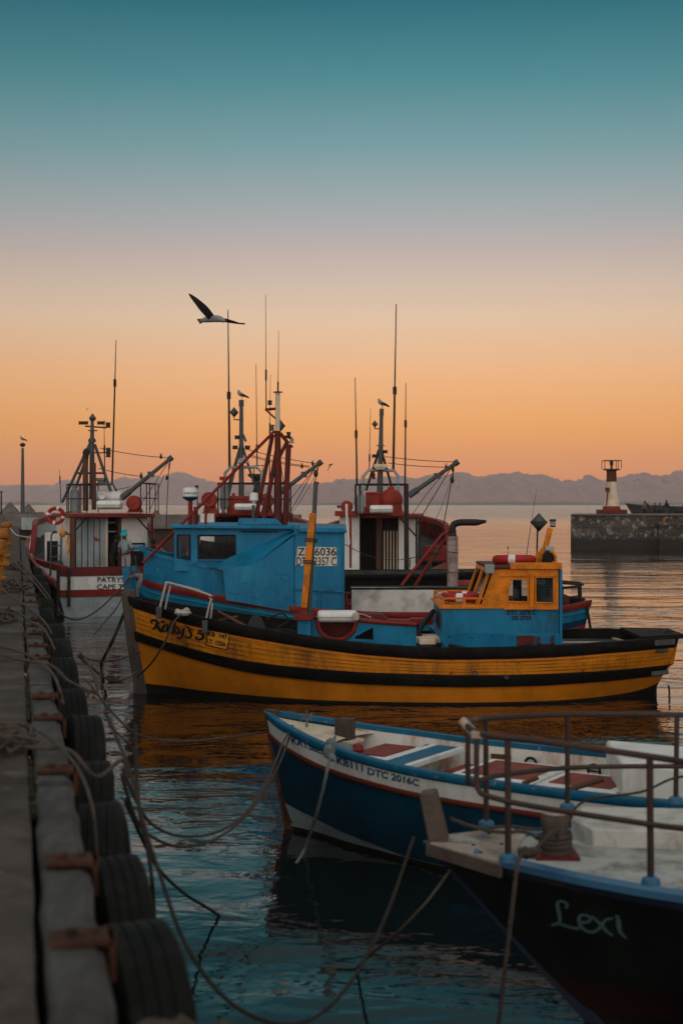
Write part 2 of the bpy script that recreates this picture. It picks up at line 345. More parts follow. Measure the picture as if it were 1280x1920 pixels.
# ------------------------------------------------------------------ hull builder
class Hull:
    """x runs aft from the bow, y across, z up from the waterline"""
    def __init__(s, L, sheer, beam, wl, rake=.3, rakex=2.0, srake=0, M=None, p=1.6, keel=-.45):
        s.L = L; s.zs = tbl(sheer); s.b = tbl(beam); s.w = tbl(wl); s.rk = rake; s.rx = rakex; s.sr = srake; s.M = M or Matrix(); s.p = p; s.keel = keel
        s.Mi = s.M.inverted()
    def half(s, x, z):
        zs = s.zs(x); v = (zs-z)/zs
        if v < 0: return s.b(x)*(1-v*.05)
        if v <= 1:
            g = v**s.p; return s.b(x)*(1-g)+s.w(x)*g
        k = min(1, z/s.keel); return s.w(x)*math.sqrt(max(0, 1-k*k*.98))
    def loc(s, x, z, side, off=0):
        zs = s.zs(x); v = (zs-z)/zs; v = max(-.6, v)
        X = x
        if x < s.rx: X += s.rk*v*(1-x/s.rx)**1.5
        e = s.L-x
        if s.sr and e < 1.5: X -= s.sr*v*(1-e/1.5)
        return Vector((X, side*(s.half(x, z)+off), z))
    def band(s, mb, x0, x1, zt, zb, side, off=0, nx=48, nz=3, mi=0, flip=False, thick=0):
        "a strip of the shell between two height curves; thick>0 gives a closed rail proud of the shell"
        xs = [x0+(x1-x0)*i/nx for i in range(nx+1)]
        save = mb.M; mb.M = s.M; mb.mi = mi
        if not thick:
            ids = []
            for x in xs:
                a, b = zt(x), zb(x); row = []
                for k in range(nz+1):
                    z = a+(b-a)*k/nz; i = mb.pt(s.loc(x, z, side, off)); mb.uv[i] = (x, k/nz); row.append(i)
                ids.append(row)
            for a, b in zip(ids, ids[1:]):
                for k in range(nz): mb.face((a[k], b[k], b[k+1], a[k+1]))
        else:
            rings = []
            for x in xs:
                a, b = zt(x), zb(x)
                q = [s.loc(x, a, side, -.03), s.loc(x, a, side, thick*.8), s.loc(x, a*.8+b*.2, side, thick), s.loc(x, a*.2+b*.8, side, thick), s.loc(x, b, side, thick*.8), s.loc(x, b, side, -.03)]
                rings.append(q)
            mb.loft(rings)
        mb.M = save
    def onray(s, px, py, side):
        "point where the line of sight through a photo pixel meets this side's shell"
        d = Vector(((px-CX)/F, 1, -(py-HZ)/F)); o = Vector((0, 0, CAMH))
        def g(t):
            q = s.Mi @ (o+d*t)
            x = q.x; zs = s.zs(x)
            for _ in range(4):
                v = (s.zs(x)-q.z)/s.zs(x); x = q.x-(s.rk*v*(1-x/s.rx)**1.5 if 0 <= x < s.rx else 0)
            return side*q.y-s.half(max(0, x), q.z), q
        c = s.M @ Vector((s.L/2, 0, 0)); t0 = max(1, c.y-s.L*.75); t1 = c.y+s.L*.75
        best = None; a = t0; fa = g(a)[0]; n = 240
        for i in range(1, n+1):
            b = t0+(t1-t0)*i/n; fb, q = g(b)
            if fa > 0 >= fb and -0.3 < q.x < s.L+.3:
                for _ in range(24):
                    m_ = (a+b)/2
                    if g(m_)[0] > 0: a = m_
                    else: b = m_
                return o+d*((a+b)/2)
            a, fa = b, fb
        return None
def hull_surf(h, side, off=.006):
    def fn(px, py, dep=0):
        q = h.onray(px, py, side)
        if q is None: return P(px, py, (h.M @ Vector((2, 0, 0))).y)
        n = (h.M.to_3x3() @ Vector((0, side, 0))).normalized()
        return q+n*(off-dep)
    return fn
def plane_surf(D, off=.006):
    return lambda px, py, dep=0: P(px, py, D)+Vector((0, dep-off, 0))
def rplane_surf(o, n, off=.006):
    n = Vector(n).normalized(); o = Vector(o)
    def fn(px, py, dep=0):
        d = Vector(((px-CX)/F, 1, -(py-HZ)/F)); c = Vector((0, 0, CAMH)); t = (o-c).dot(n)/d.dot(n)
        return c+d*t+n*(off-dep)
    return fn
def text(name, s_, p0, p1, h, fn, m, parent, bold=.01, skew=0, spacing=1.0, label=None):
    "lettering: baseline from p0 to p1 (photo pixels), cap height h"
    cu = bpy.data.curves.new('txt', 'FONT'); cu.body = s_; cu.offset = bold; cu.resolution_u = 3; cu.space_character = spacing
    ob = bpy.data.objects.new('txt', cu); COL.objects.link(ob); dg = bpy.context.evaluated_depsgraph_get(); dg.update()
    me = bpy.data.meshes.new_from_object(ob.evaluated_get(dg)); COL.objects.unlink(ob); bpy.data.objects.remove(ob)
    xs = [v.co.x for v in me.vertices]; ys = [v.co.y for v in me.vertices]; x0, x1 = min(xs), max(xs); y1 = max(ys); y0 = 0
    mb = MB(); a = Vector((*p0, 0)); b = Vector((*p1, 0)); d = b-a; up = Vector((d.y, -d.x, 0)).normalized()
    for v in me.vertices:
        u = (v.co.x-x0)/(x1-x0); w = (v.co.y-y0)/(y1-y0)*h
        q = a+d*u+Vector((0, -w, 0))+Vector((skew*w, 0, 0)); mb.pt(fn(q.x, q.y, 0))
    for p_ in me.polygons: mb.face(list(p_.vertices))
    o = obj(name, mb, m, parent, recalc=False, ang=180)
    return o
def strokes(name, ST, fn, m, parent, n=5):
    "brush lettering: list of [(px,py,width)...]"
    mb = MB()
    for st in ST:
        pts = smooth([(a, b, c) for a, b, c in st], n); L_ = len(pts); prev = None
        for i, q in enumerate(pts):
            a = pts[max(0, i-1)]; b = pts[min(L_-1, i+1)]; d = Vector((b.x-a.x, b.y-a.y)); d = d.normalized() if d.length > 1e-6 else Vector((1, 0))
            nn = Vector((-d.y, d.x))*q.z/2
            k = (mb.pt(fn(q.x+nn.x, q.y+nn.y, i*1e-6)), mb.pt(fn(q.x-nn.x, q.y-nn.y, i*1e-6)))
            if prev: mb.face((prev[0], k[0], k[1], prev[1]))
            prev = k
        for e in (pts[0], pts[-1]):   # round ends
            c = mb.pt(fn(e.x, e.y, -.001)); ring = [mb.pt(fn(e.x+math.cos(a*math.pi/4)*e.z/2, e.y+math.sin(a*math.pi/4)*e.z/2, -.001)) for a in range(8)]
            for a in range(8): mb.face((c, ring[a], ring[(a+1) % 8]))
    return obj(name, mb, m, parent, recalc=False, ang=180)
# ================================================================== SETTING
def water():
    mb = MB(); i = [mb.pt(p) for p in ((-6000, -300, 0), (6000, -300, 0), (6000, 5200, 0), (-6000, 5200, 0))]; mb.face(i)
    m = bpy.data.materials.new('sea_water'); m.use_nodes = True; t = m.node_tree; t.nodes.clear(); L = t.links.new
    o = N(t, 'ShaderNodeOutputMaterial'); ms = N(t, 'ShaderNodeMixShader'); df = N(t, 'ShaderNodeBsdfDiffuse'); b = N(t, 'ShaderNodeBsdfGlossy'); fn = N(t, 'ShaderNodeFresnel'); pw = N(t, 'ShaderNodeMath', operation='POWER'); pw.inputs[1].default_value = .84
    df.inputs[0].default_value = (.006, .008, .008, 1); fn.inputs[0].default_value = 1.45; b.inputs[0].default_value = (.97, .93, .90, 1)
    L(fn.outputs[0], pw.inputs[0]); L(pw.outputs[0], ms.inputs[0]); L(df.outputs[0], ms.inputs[1]); L(b.outputs[0], ms.inputs[2]); L(ms.outputs[0], o.inputs[0])
    g = N(t, 'ShaderNodeNewGeometry'); sx = N(t, 'ShaderNodeSeparateXYZ'); L(g.outputs['Position'], sx.inputs[0])
    sea = N(t, 'ShaderNodeMapRange', interpolation_type='SMOOTHSTEP'); sea.inputs['From Min'].default_value = 90; sea.inputs['From Max'].default_value = 420; L(sx.outputs['Y'], sea.inputs['Value'])
    near = N(t, 'ShaderNodeMapRange', interpolation_type='SMOOTHSTEP'); near.inputs['From Min'].default_value = 8; near.inputs['From Max'].default_value = 15; near.inputs['To Min'].default_value = .42; near.inputs['To Max'].default_value = 1.0; L(sx.outputs['Y'], near.inputs['Value'])
    def noise_(sc, st, det=3, dist=0, rough=.5):
        mp = N(t, 'ShaderNodeMapping'); L(g.outputs['Position'], mp.inputs[0]); mp.inputs['Scale'].default_value = st; mp.inputs['Rotation'].default_value = (0, 0, R(8))
        n = N(t, 'ShaderNodeTexNoise'); n.inputs['Scale'].default_value = sc; n.inputs['Detail'].default_value = det; n.inputs['Distortion'].default_value = dist; n.inputs['Roughness'].default_value = rough; L(mp.outputs[0], n.inputs['Vector']); return n.outputs['Fac']
    def math_(op, a, b_):
        n = N(t, 'ShaderNodeMath', operation=op)
        for k, q in enumerate((a, b_)):
            if isinstance(q, (int, float)): n.inputs[k].default_value = q
            else: L(q, n.inputs[k])
        return n.outputs[0]
    swell = noise_(.42, (.45, 1, 1), 2, .4); rip = noise_(1.7, (.6, 1, 1), 3, .6); fine = noise_(7, (.7, 1, 1), 2, .3)
    patch = noise_(.16, (.6, 1, 1), 2); pr = N(t, 'ShaderNodeMapRange'); pr.inputs['From Min'].default_value = .42; pr.inputs['From Max'].default_value = .6; pr.inputs['To Min'].default_value = .35; L(patch, pr.inputs['Value'])
    h = math_('MULTIPLY', swell, .10)
    h = math_('ADD', h, math_('MULTIPLY', math_('MULTIPLY', rip, .05), pr.outputs[0]))
    h = math_('ADD', h, math_('MULTIPLY', math_('MULTIPLY', fine, .008), pr.outputs[0]))
    h = math_('MULTIPLY', h, near.outputs[0])
    chop = noise_(.5, (.35, 1, 1), 4, .3)
    h = math_('ADD', h, math_('MULTIPLY', math_('MULTIPLY', chop, .5), sea.outputs[0]))
    bp = N(t, 'ShaderNodeBump'); bp.inputs['Strength'].default_value = 1; bp.inputs['Distance'].default_value = 1; L(h, bp.inputs['Height']); L(bp.outputs[0], b.inputs['Normal']); L(bp.outputs[0], fn.inputs['Normal'])
    rg = N(t, 'ShaderNodeMapRange'); rg.inputs['To Min'].default_value = .03; rg.inputs['To Max'].default_value = .22; L(sea.outputs[0], rg.inputs['Value']); L(rg.outputs[0], b.inputs['Roughness'])
    w = obj('water', mb, m, origin=(0, 0, 0), recalc=False); tag(w, kind='structure', label='calm harbour water opening to the bay')
water()
RIDGE = [(-1500,905),(-1100,893),(-800,900),(-500,890),(-250,902),(-80,912),(0,910),(43,909),(98,909),(118,900),(170,905),(210,902),(230,894),(250,897),(268,895),(285,891),(305,894),(331,885),(351,887),(364,894),(377,897),(394,902),(420,905),(480,908),(560,907),(623,904),(632,898),(664,898),(700,896),(752,892.5),(775,897),(804,891),(830,891),(860,885),(880,888),(892,894),(915,891),(947,887),(956,888),(967,884),(977,887),(998,890),(1013,889),(1028,893),(1040,898),(1060,901),(1090,899),(1096,891),(1105,890),(1112,893),(1126,900),(1158,896),(1179,890),(1194,887),(1212,887),(1224,891),(1250,890),(1268,882),(1290,883),(1340,893),(1400,884),(1500,897),(1700,888),(2000,900),(2400,908),(2800,930)]
def mountains():
    D0 = 3700.0; r = tbl(RIDGE); mb = MB(); cols = []; nr = 26; px = -1500.0
    while px <= 2800:
        sm = max(0, min(1, (640-px)/340)); sm = sm*sm*(3-2*sm); Dp = D0+720*sm; X = (px-CX)/F*Dp; hz = (HZ-r(px))/F*Dp+CAMH
        col_ = []
        for j in range(nr+1):
            v = j/nr                                  # 0 ridge .. 1 foot
            Y = Dp-v*620
            prof = (1-v)**1.05 if v > 0 else 1
            z = hz*prof
            n = noise.ridged_multi_fractal(Vector((X*.014, v*1.3, 3.3)), 1.0, 2.1, 6, 1.0, 2.0)
            n2 = noise.fractal(Vector((X*.05, v*5, 1)), 1, 2, 5)
            k = min(1, v*6)*(1-v)**.4
            Y -= (n-1)*110*k+n2*25*k
            z += n2*3.5*(0.6 if v == 0 else 1)*(1-v)+(noise.noise(Vector((X*.09, 0, 0)))*4.2+noise.noise(Vector((X*.22, 5, 0)))*2.6+noise.noise(Vector((X*.6, 9, 0)))*1.2 if v == 0 else 0)
            col_.append(mb.pt((X, Y, z if j < nr else -1)))
        cols.append(col_); px += 2.5 if -60 < px < 1340 else 14
    for a, b in zip(cols, cols[1:]):
        for j in range(nr): mb.face((a[j], a[j+1], b[j+1], b[j]))
    m = mat('mountain_rock', (.26, .145, .15), .95, var=.35, scale=.035, bump=0, stretch=(1, .2, .25), dirt=(.16,.09,.085), dirt_amt=.7, dirt_scale=.02)  # rock tone; its darker vertical streaks also paint in gully shading
    o = obj('mountains', mb, m, origin=(0, D0, 0), ang=60, recalc=False); tag(o, 'hazy mountain range across the bay', kind='structure')
mountains()
def coast():
    mb = MB(); D0 = 2950.0
    for (a, b, hh, dd) in ((-1400, 118, 8, 0), (100, 600, 2.5, 260), (560, 2600, 8.5, 60)):
        D = D0+dd; top = []; px = a
        while px <= b:
            e = min(1, (px-a)/60, (b-px)/60); X = (px-CX)/F*D
            z = (hh*(.75+.35*noise.fractal(Vector((px*.012, dd, 0)), 1, 2, 4)))*max(.15, e)
            top.append((X, z)); px += 6
        rings = [[(x, D, -1), (x, D+5, z*.6), (x, D+40, z), (x, D+120, z*.8), (x, D+160, -1)] for x, z in top]
        mb.loft(rings, True, True)
    o = obj('coastline', mb, mat('far_coast', (.05, .06, .055), .95, var=.4, scale=.05, bump=0), origin=(0, D0, 0)); tag(o, 'low dark shoreline under the mountains', kind='structure')
coast()
# ------------------------------------------------------------------ quay
MQ = Matrix.Rotation(math.atan2(605, 2667), 4, 'Z')
def Q(l, t, z=2.1): return MQ @ Vector((l, t, z))
def quay():
    mb = MB(MQ)
    # slabs with small joints, chipped edge
    t = -10; mb.mi = 0; k = 0
    ed = random.Random(3)
    ts = [-10, -4, 1.2, 4.1, 7.85, 12.1, 16.6, 21.3, 26.5, 32, 38, 45, 53, 62, 72, 84, 97]
    for a, b in zip(ts, ts[1:]):
        n = 10; rows = []
        for i in range(n+1):
            y = a+.012+(b-a-.024)*i/n; e = .055+ed.uniform(-.008, .006)
            rows.append([(-40, y, -1), (-40, y, 2.1), (e-.03, y, 2.1+ed.uniform(-.004, .003)), (e, y, 2.085), (e+.0, y, -1)])
        mb.loft(rows)
    o = obj('quay', mb, M['concrete'], origin=(0, 0, 0)); tag(o, 'concrete quay surface', kind='structure')
    mb = MB(MQ); mb.box((-19.6, 43.5, .55), (39.2, 106, 3.0)); mb.mi = 0
    o = obj('quay_core', mb, M['wallw'], origin=(0, 0, 0)); tag(o, 'dark wall of the quay below its slabs', kind='structure')
quay()
# timber fender beams with rusty straps
def beam(a, b, k, label):
    mb = MB(MQ); rnd = random.Random(k); n = max(2, int((b-a)*3)); rows = []
    for i in range(n+1):
        y = a+(b-a)*i/n; w = rnd.uniform(-.012, .012); z = 2.085+rnd.uniform(-.012, .008)
        rows.append([(.085+w, y, 1.72), (.085+w, y, z-.02), (.105+w, y, z), (.25+w, y, z-.003), (.285+w, y, z-.03), (.29+w*2, y, 1.72)])
    mb.loft(rows)
    t = thing('timber_fender', label, 'fender beam', Q(.18, (a+b)/2, 1.72), 'timber beams along the quay edge')
    obj('beam', mb, M['woodb'], t)
    return t
def strap(parent, t, w=.2):
    mb = MB(MQ); mb.box((.205, t, 2.098), (.2, w*.8, .022)); mb.box((.315, t, 2.03), (.025, w*.7, .15)); mb.box((.305, t, 2.09), (.05, w*.7, .03))
    mb.lathe([(.022, 0), (.022, .018), (.014, .024)], (.18, t, 2.108), n=6); mb.lathe([(.018, 0), (.018, .014)], (.26, t+.02, 2.108), n=6)
    obj('strap', mb, M['rust'], parent, bevel=.004)
BE = [(1.3, 4.0, [2.3, 3.6], 'grey timber fender beam nearest the camera at the bottom of the quay edge'), (4.08, 7.8, [5.0, 6.1], 'grooved timber beam with two rusty straps beside the largest tyres'), (7.9, 12.05, [8.2, 10.2, 11.35], 'timber beam with rope lying over its near end'), (12.2, 16.4, [14.2, 15.4], 'short pale timber beam beyond the first rope pile'), (16.7, 21.2, [16.9, 17.9, 18.9], 'timber beam with pale sawn end in middle of quay edge'), (21.4, 26.4, [22.2, 24], 'timber beam under the coiled ropes by the yellow bollards'), (26.6, 38, [28, 31], 'long far timber beam past the yellow bollards'), (38.1, 60, [], 'farthest timber beam running beside the white fishing boat')]
for k, (a, b, ss, lab) in enumerate(BE):
    t_ = beam(a, b, k, lab)
    for s_ in ss: strap(t_, s_)
def tyre0():
    mb = MB(); pr = []
    Rr, w = .5, .28
    # tread ribs
    pr += [(.27, .04), (.30, .015), (.40, -.005), (.465, .012)]
    x = .03; pr += [(.49, .025)]
    for i in range(4):
        a = .035+i*.0545; pr += [(Rr, a), (Rr, a+.046), (Rr-.008, a+.047), (Rr-.008, a+.0525)]
    pr = pr[:-2]+[(.49, .257), (.465, .27), (.40, .285), (.30, .265), (.27, .24), (.255, .14)]
    mb.lathe(pr, (0, 0, 0), (1, 0, 0), 44, closed=False)
    # close the ring: inner liner
    mb.f = [f for f in mb.f if len(f) == 4]; mb.m = mb.m[:len(mb.f)]
    n = 44; last = (len(pr)-1)*n
    for k in range(n): mb.face((last+k, last+(k+1) % n, (k+1) % n, k))
    return mb
TY = [3.1, 4.28, 5.5, 6.7, 7.75, 9.15, 11.1, 12.9, 15.2, 17.3, 19.6, 22.2, 25.3, 29, 33, 37.5]
tys = ['tyre fender right below the camera at the bottom of the frame', 'largest dark tyre at the bottom of the quay row', 'tyre with pale scuffs, second large one up from the bottom', 'tyre with light worn shoulder, third large one up the quay', 'narrow looking tyre beside the rusty strap and grooved beam', 'tall blurred tyre with a rope lying across its top', 'tyre under the rope that crosses the quay edge', 'tyre between two rusty straps, level with the orange boat bow', 'dark tyre beside the short pale beam', 'tyre just past the pale sawn beam end', 'tyre with a worn blue grey tread near the middle of the quay', 'tyre under the coiled ropes', 'small tyre near the white boat stern corner', 'tyre beside the dark hull corner of the white boat', 'distant tyre behind the mooring ropes', 'farthest tyre in the row along the quay']
ty = None
for i, D in enumerate(TY):
    t = D/.975; z = 1.45+random.uniform(-.03, .03); l = .33+random.uniform(-.02, .03)
    if ty is None:
        ty = obj('tyre_fender', tyre0(), M['rubber'], origin=(0, 0, 0)); o = ty
    else: o = ty.copy(); COL.objects.link(o)
    k_ = random.uniform(.9, 1.06); o.scale = (random.uniform(.88, 1.08), k_, k_); o.location = Q(l, t, z); o.rotation_euler = (random.uniform(0, 6), random.uniform(-.1, .1), math.atan2(605, 2667)+random.uniform(-.12, .12)); tag(o, tys[i], 'tyre', 'tyre fenders hung along the quay')
mb = MB(MQ); rr_ = random.Random(21)
for a_, b_ in ((7.2, 8.6), (10.2, 12.6), (13.5, 14), (16.5, 17.4), (20, 22)):
    y = a_
    while y < b_: mb.ball((.068, y, 2.07+rr_.uniform(-.02, .01)), rr_.uniform(.018, .035), 6, (.7, 1.6, 1)); y += rr_.uniform(.03, .08)
tag(obj('moss', mb, M['moss']), 'yellow green moss growing in the gap beside the timber', 'moss', kind='stuff')
def catline(a, b, sag, n=10):
    a = Vector(a); b = Vector(b); return [a+(b-a)*(i/n)-Vector((0, 0, sag*4*(i/n)*(1-i/n))) for i in range(n+1)]
def twist(mb, pts, r, n=6):
    "laid rope: three strands wound round the path"
    pts = [Vector(p) for p in pts]; d = [0]
    for a, b in zip(pts, pts[1:]): d.append(d[-1]+(b-a).length)
    L_ = d[-1]; m = min(900, max(8, int(L_/(r*3.2)))); res = []; j = 0
    for i in range(m+1):
        s_ = L_*i/m
        while j < len(d)-2 and d[j+1] < s_: j += 1
        u = (s_-d[j])/max(1e-9, d[j+1]-d[j]); res.append(pts[j].lerp(pts[j+1], u))
    for k in range(3):
        q = []
        for i, p in enumerate(res):
            T = (res[min(i+1, m)]-res[max(i-1, 0)]).normalized(); u = T.cross(Vector((0, .3, 1))).normalized(); w = T.cross(u); a = i*.75+k*2.094
            q.append(p+(u*math.cos(a)+w*math.sin(a))*r*.48)
        mb.tube(q, r*.58, 5, caps=True)
def rope(label, pts, r, m='rope', group='mooring ropes', name='mooring_rope', laid=False):
    mb = MB()
    q = smooth(pts, 8); r *= .66
    if laid: twist(mb, q, r)
    else: mb.tube(q, r, 7)
    return single(name, mb, M[m], label, 'rope', group)
def ropepile(label, l, t, w, n, m, r, seed, dt=.6, name='rope_pile'):
    rnd = random.Random(seed); mb = MB()
    for k in range(n):
        pts = []; a0 = rnd.uniform(0, 6); c = (l+rnd.uniform(-w, w)*.35, t+rnd.uniform(-dt, dt)*.6); rx = rnd.uniform(.35, .8)*w; ry = rnd.uniform(.3, .8)*dt
        N_ = rnd.randint(7, 12)
        for i in range(N_):
            a = a0+i*rnd.uniform(.7, 1.0); kx = rnd.uniform(.6, 1.15)
            pts.append(Q(c[0]+math.cos(a)*rx*kx, c[1]+math.sin(a)*ry*kx, 2.1+r*1.3+rnd.uniform(0, .11)*(1 if i % 3 else .3)))
        mb.tube(smooth(pts, 5), r*.6, 6)
    return single(name, mb, M[m], label, 'rope', 'rope piles on the quay')
ropepile('grey rope heap sprawled over the quay nearest the camera', -.28, 8.6, .42, 6, 'rope', .021, 1, .55)
ropepile('loose brown rope coils at the middle of the quay', -.55, 14.6, .5, 6, 'rope', .022, 2, .8)
ropepile('tangled pale rope heap left of the pale sawn beam', -.4, 18.8, .5, 7, 'rope', .024, 3, 1.2)
ropepile('rope heap beside the nearest yellow bollard', -.1, 25.5, .35, 8, 'rope', .026, 4, 1.6)
ropepile('far rope heap behind the second yellow bollard', -.15, 33.5, .3, 6, 'rope', .026, 5, 1.5)
def bollard():
    t = thing('mooring_bollard', 'nearest yellow bollard at the left edge of the photo', 'bollard', Q(-.44, 24.6), 'yellow bollards on the quay'); o = Q(-.44, 24.6)
    mb = MB(); mb.lathe([(.0, 0), (.24, 0), (.24, .05), (.17, .08), (.15, .2), (.145, .5), (.16, .6), (.21, .64), (.22, .7), (.19, .77), (.1, .8), (0, .8)], o, n=20)
    obj('post', mb, M['bollard'], t)
    mb = MB(); mb.tube([o+Vector((-.3, 0, .47)), o+Vector((.3, 0, .47))], .035, 8); obj('cross_bar', mb, M['bollard'], t)
    return t
bo = bollard()
for i, (D, lab) in enumerate(((28.8, 'second yellow bollard from the left edge, rope at its foot'), (36.5, 'middle yellow bollard of the row'), (41, 'fourth yellow bollard in the row on the quay'), (55, 'farthest yellow bollard in the row by the harbour wall'))):
    c = copy_tree(bo); c.location = Q(-.44+.0*i, D); c['label'] = lab; c.rotation_euler.z = .5*i
# ------------------------------------------------------------------ harbour wall
def harbour_wall():
    t = thing('harbour_wall', 'long dark concrete wall across the harbour behind the boats', 'wall', (-16, 102, 0))
    mb = MB(); x = -40.0; rnd = random.Random(4)
    while x < -3.0:
        w = rnd.uniform(2.4, 3.6); x1 = min(x+w, -2.95)
        mb.box(((x+x1)/2, 103, 2.3), (x1-x-.03, 5.4, 1.0+rnd.uniform(-.02, .02))); x = x1
    obj('coping', mb, M['wall'], t, bevel=.03)
    mb = MB(); mb.box((-21.6, 103.2, .35), (37.2, 5, 2.88)); obj('base', mb, M['wallw'], t)
    mb = MB(); mb.box((-20.3, 100.2, 2.18), (4.4, .12, .85)); obj('patch', mb, M['whitegrey'], t)
harbour_wall()
def dolos(o, s, a, lab):
    mb = MB(Matrix.Translation(Vector(o)) @ Matrix.Rotation(a, 4, 'Z') @ Matrix.Scale(s, 4))
    # concrete wedge block: sloped prism
    mb.loft([[(-1.1, -.7, -.3), (1.2, -.7, -.3), (1.1, -.6, .05), (.35, -.5, 1.05), (.15, -.5, 1.05)], [(-1.1, .7, -.3), (1.2, .7, -.3), (1.1, .6, .05), (.35, .5, .95), (.15, .5, .95)]])
    single('breakwater_block', mb, M['wall'], lab, 'concrete block', 'breakwater blocks', bevel=.03)
dolos(P(16, 961, 106), .72, .1, 'larger pointed concrete block on the wall at far left'); dolos(P(50, 961, 106), .62, .25, 'smaller pointed concrete block right of the lamp post foot')
dolos(P(291, 966, 107), .35, .6, 'small pointed block on the wall beside the white boat rail')
mb = MB(); rr_ = random.Random(9)
for k in range(26):
    p = P(6+k*2.9, 963.5+rr_.uniform(-1, 1), 105.3); mb.ball(p, rr_.uniform(.12, .24), 7, (1.4, 1, .7))
single('rubble', mb, M['wall'], 'low line of dark rubble under the pointed blocks', 'rubble', kind='stuff') if False else tag(obj('rubble', mb, M['wall']), 'low line of dark rubble under the pointed blocks', 'rubble', kind='stuff')
# lamp post and far pole
t = thing('lamp_post', 'tall grey lamp post on the far harbour wall', 'lamp post', P(43, 961, 103))
mb = MB(); mb.tube([P(43, 962, 103), P(43, 840, 103)], [.16, .09], 10); obj('pole', mb, M['galv'], t)
mb = MB(); c = P(43, 838, 103); mb.lathe([(.0, 0), (.1, 0), (.2, .1), (.2, .22), (.05, .3), (0, .3)], c, n=12); obj('lamp_head', mb, M['dsteel'], t)
mb = MB(); mb.tube([P(3, 966, 100.6), P(3, 922, 100.6)], [.07, .05], 8); mb.box(P(3, 922, 100.6), (.16, .16, .1)); single('pole', mb, M['dsteel'], 'short dark pole at the far left edge of the harbour wall', 'pole')
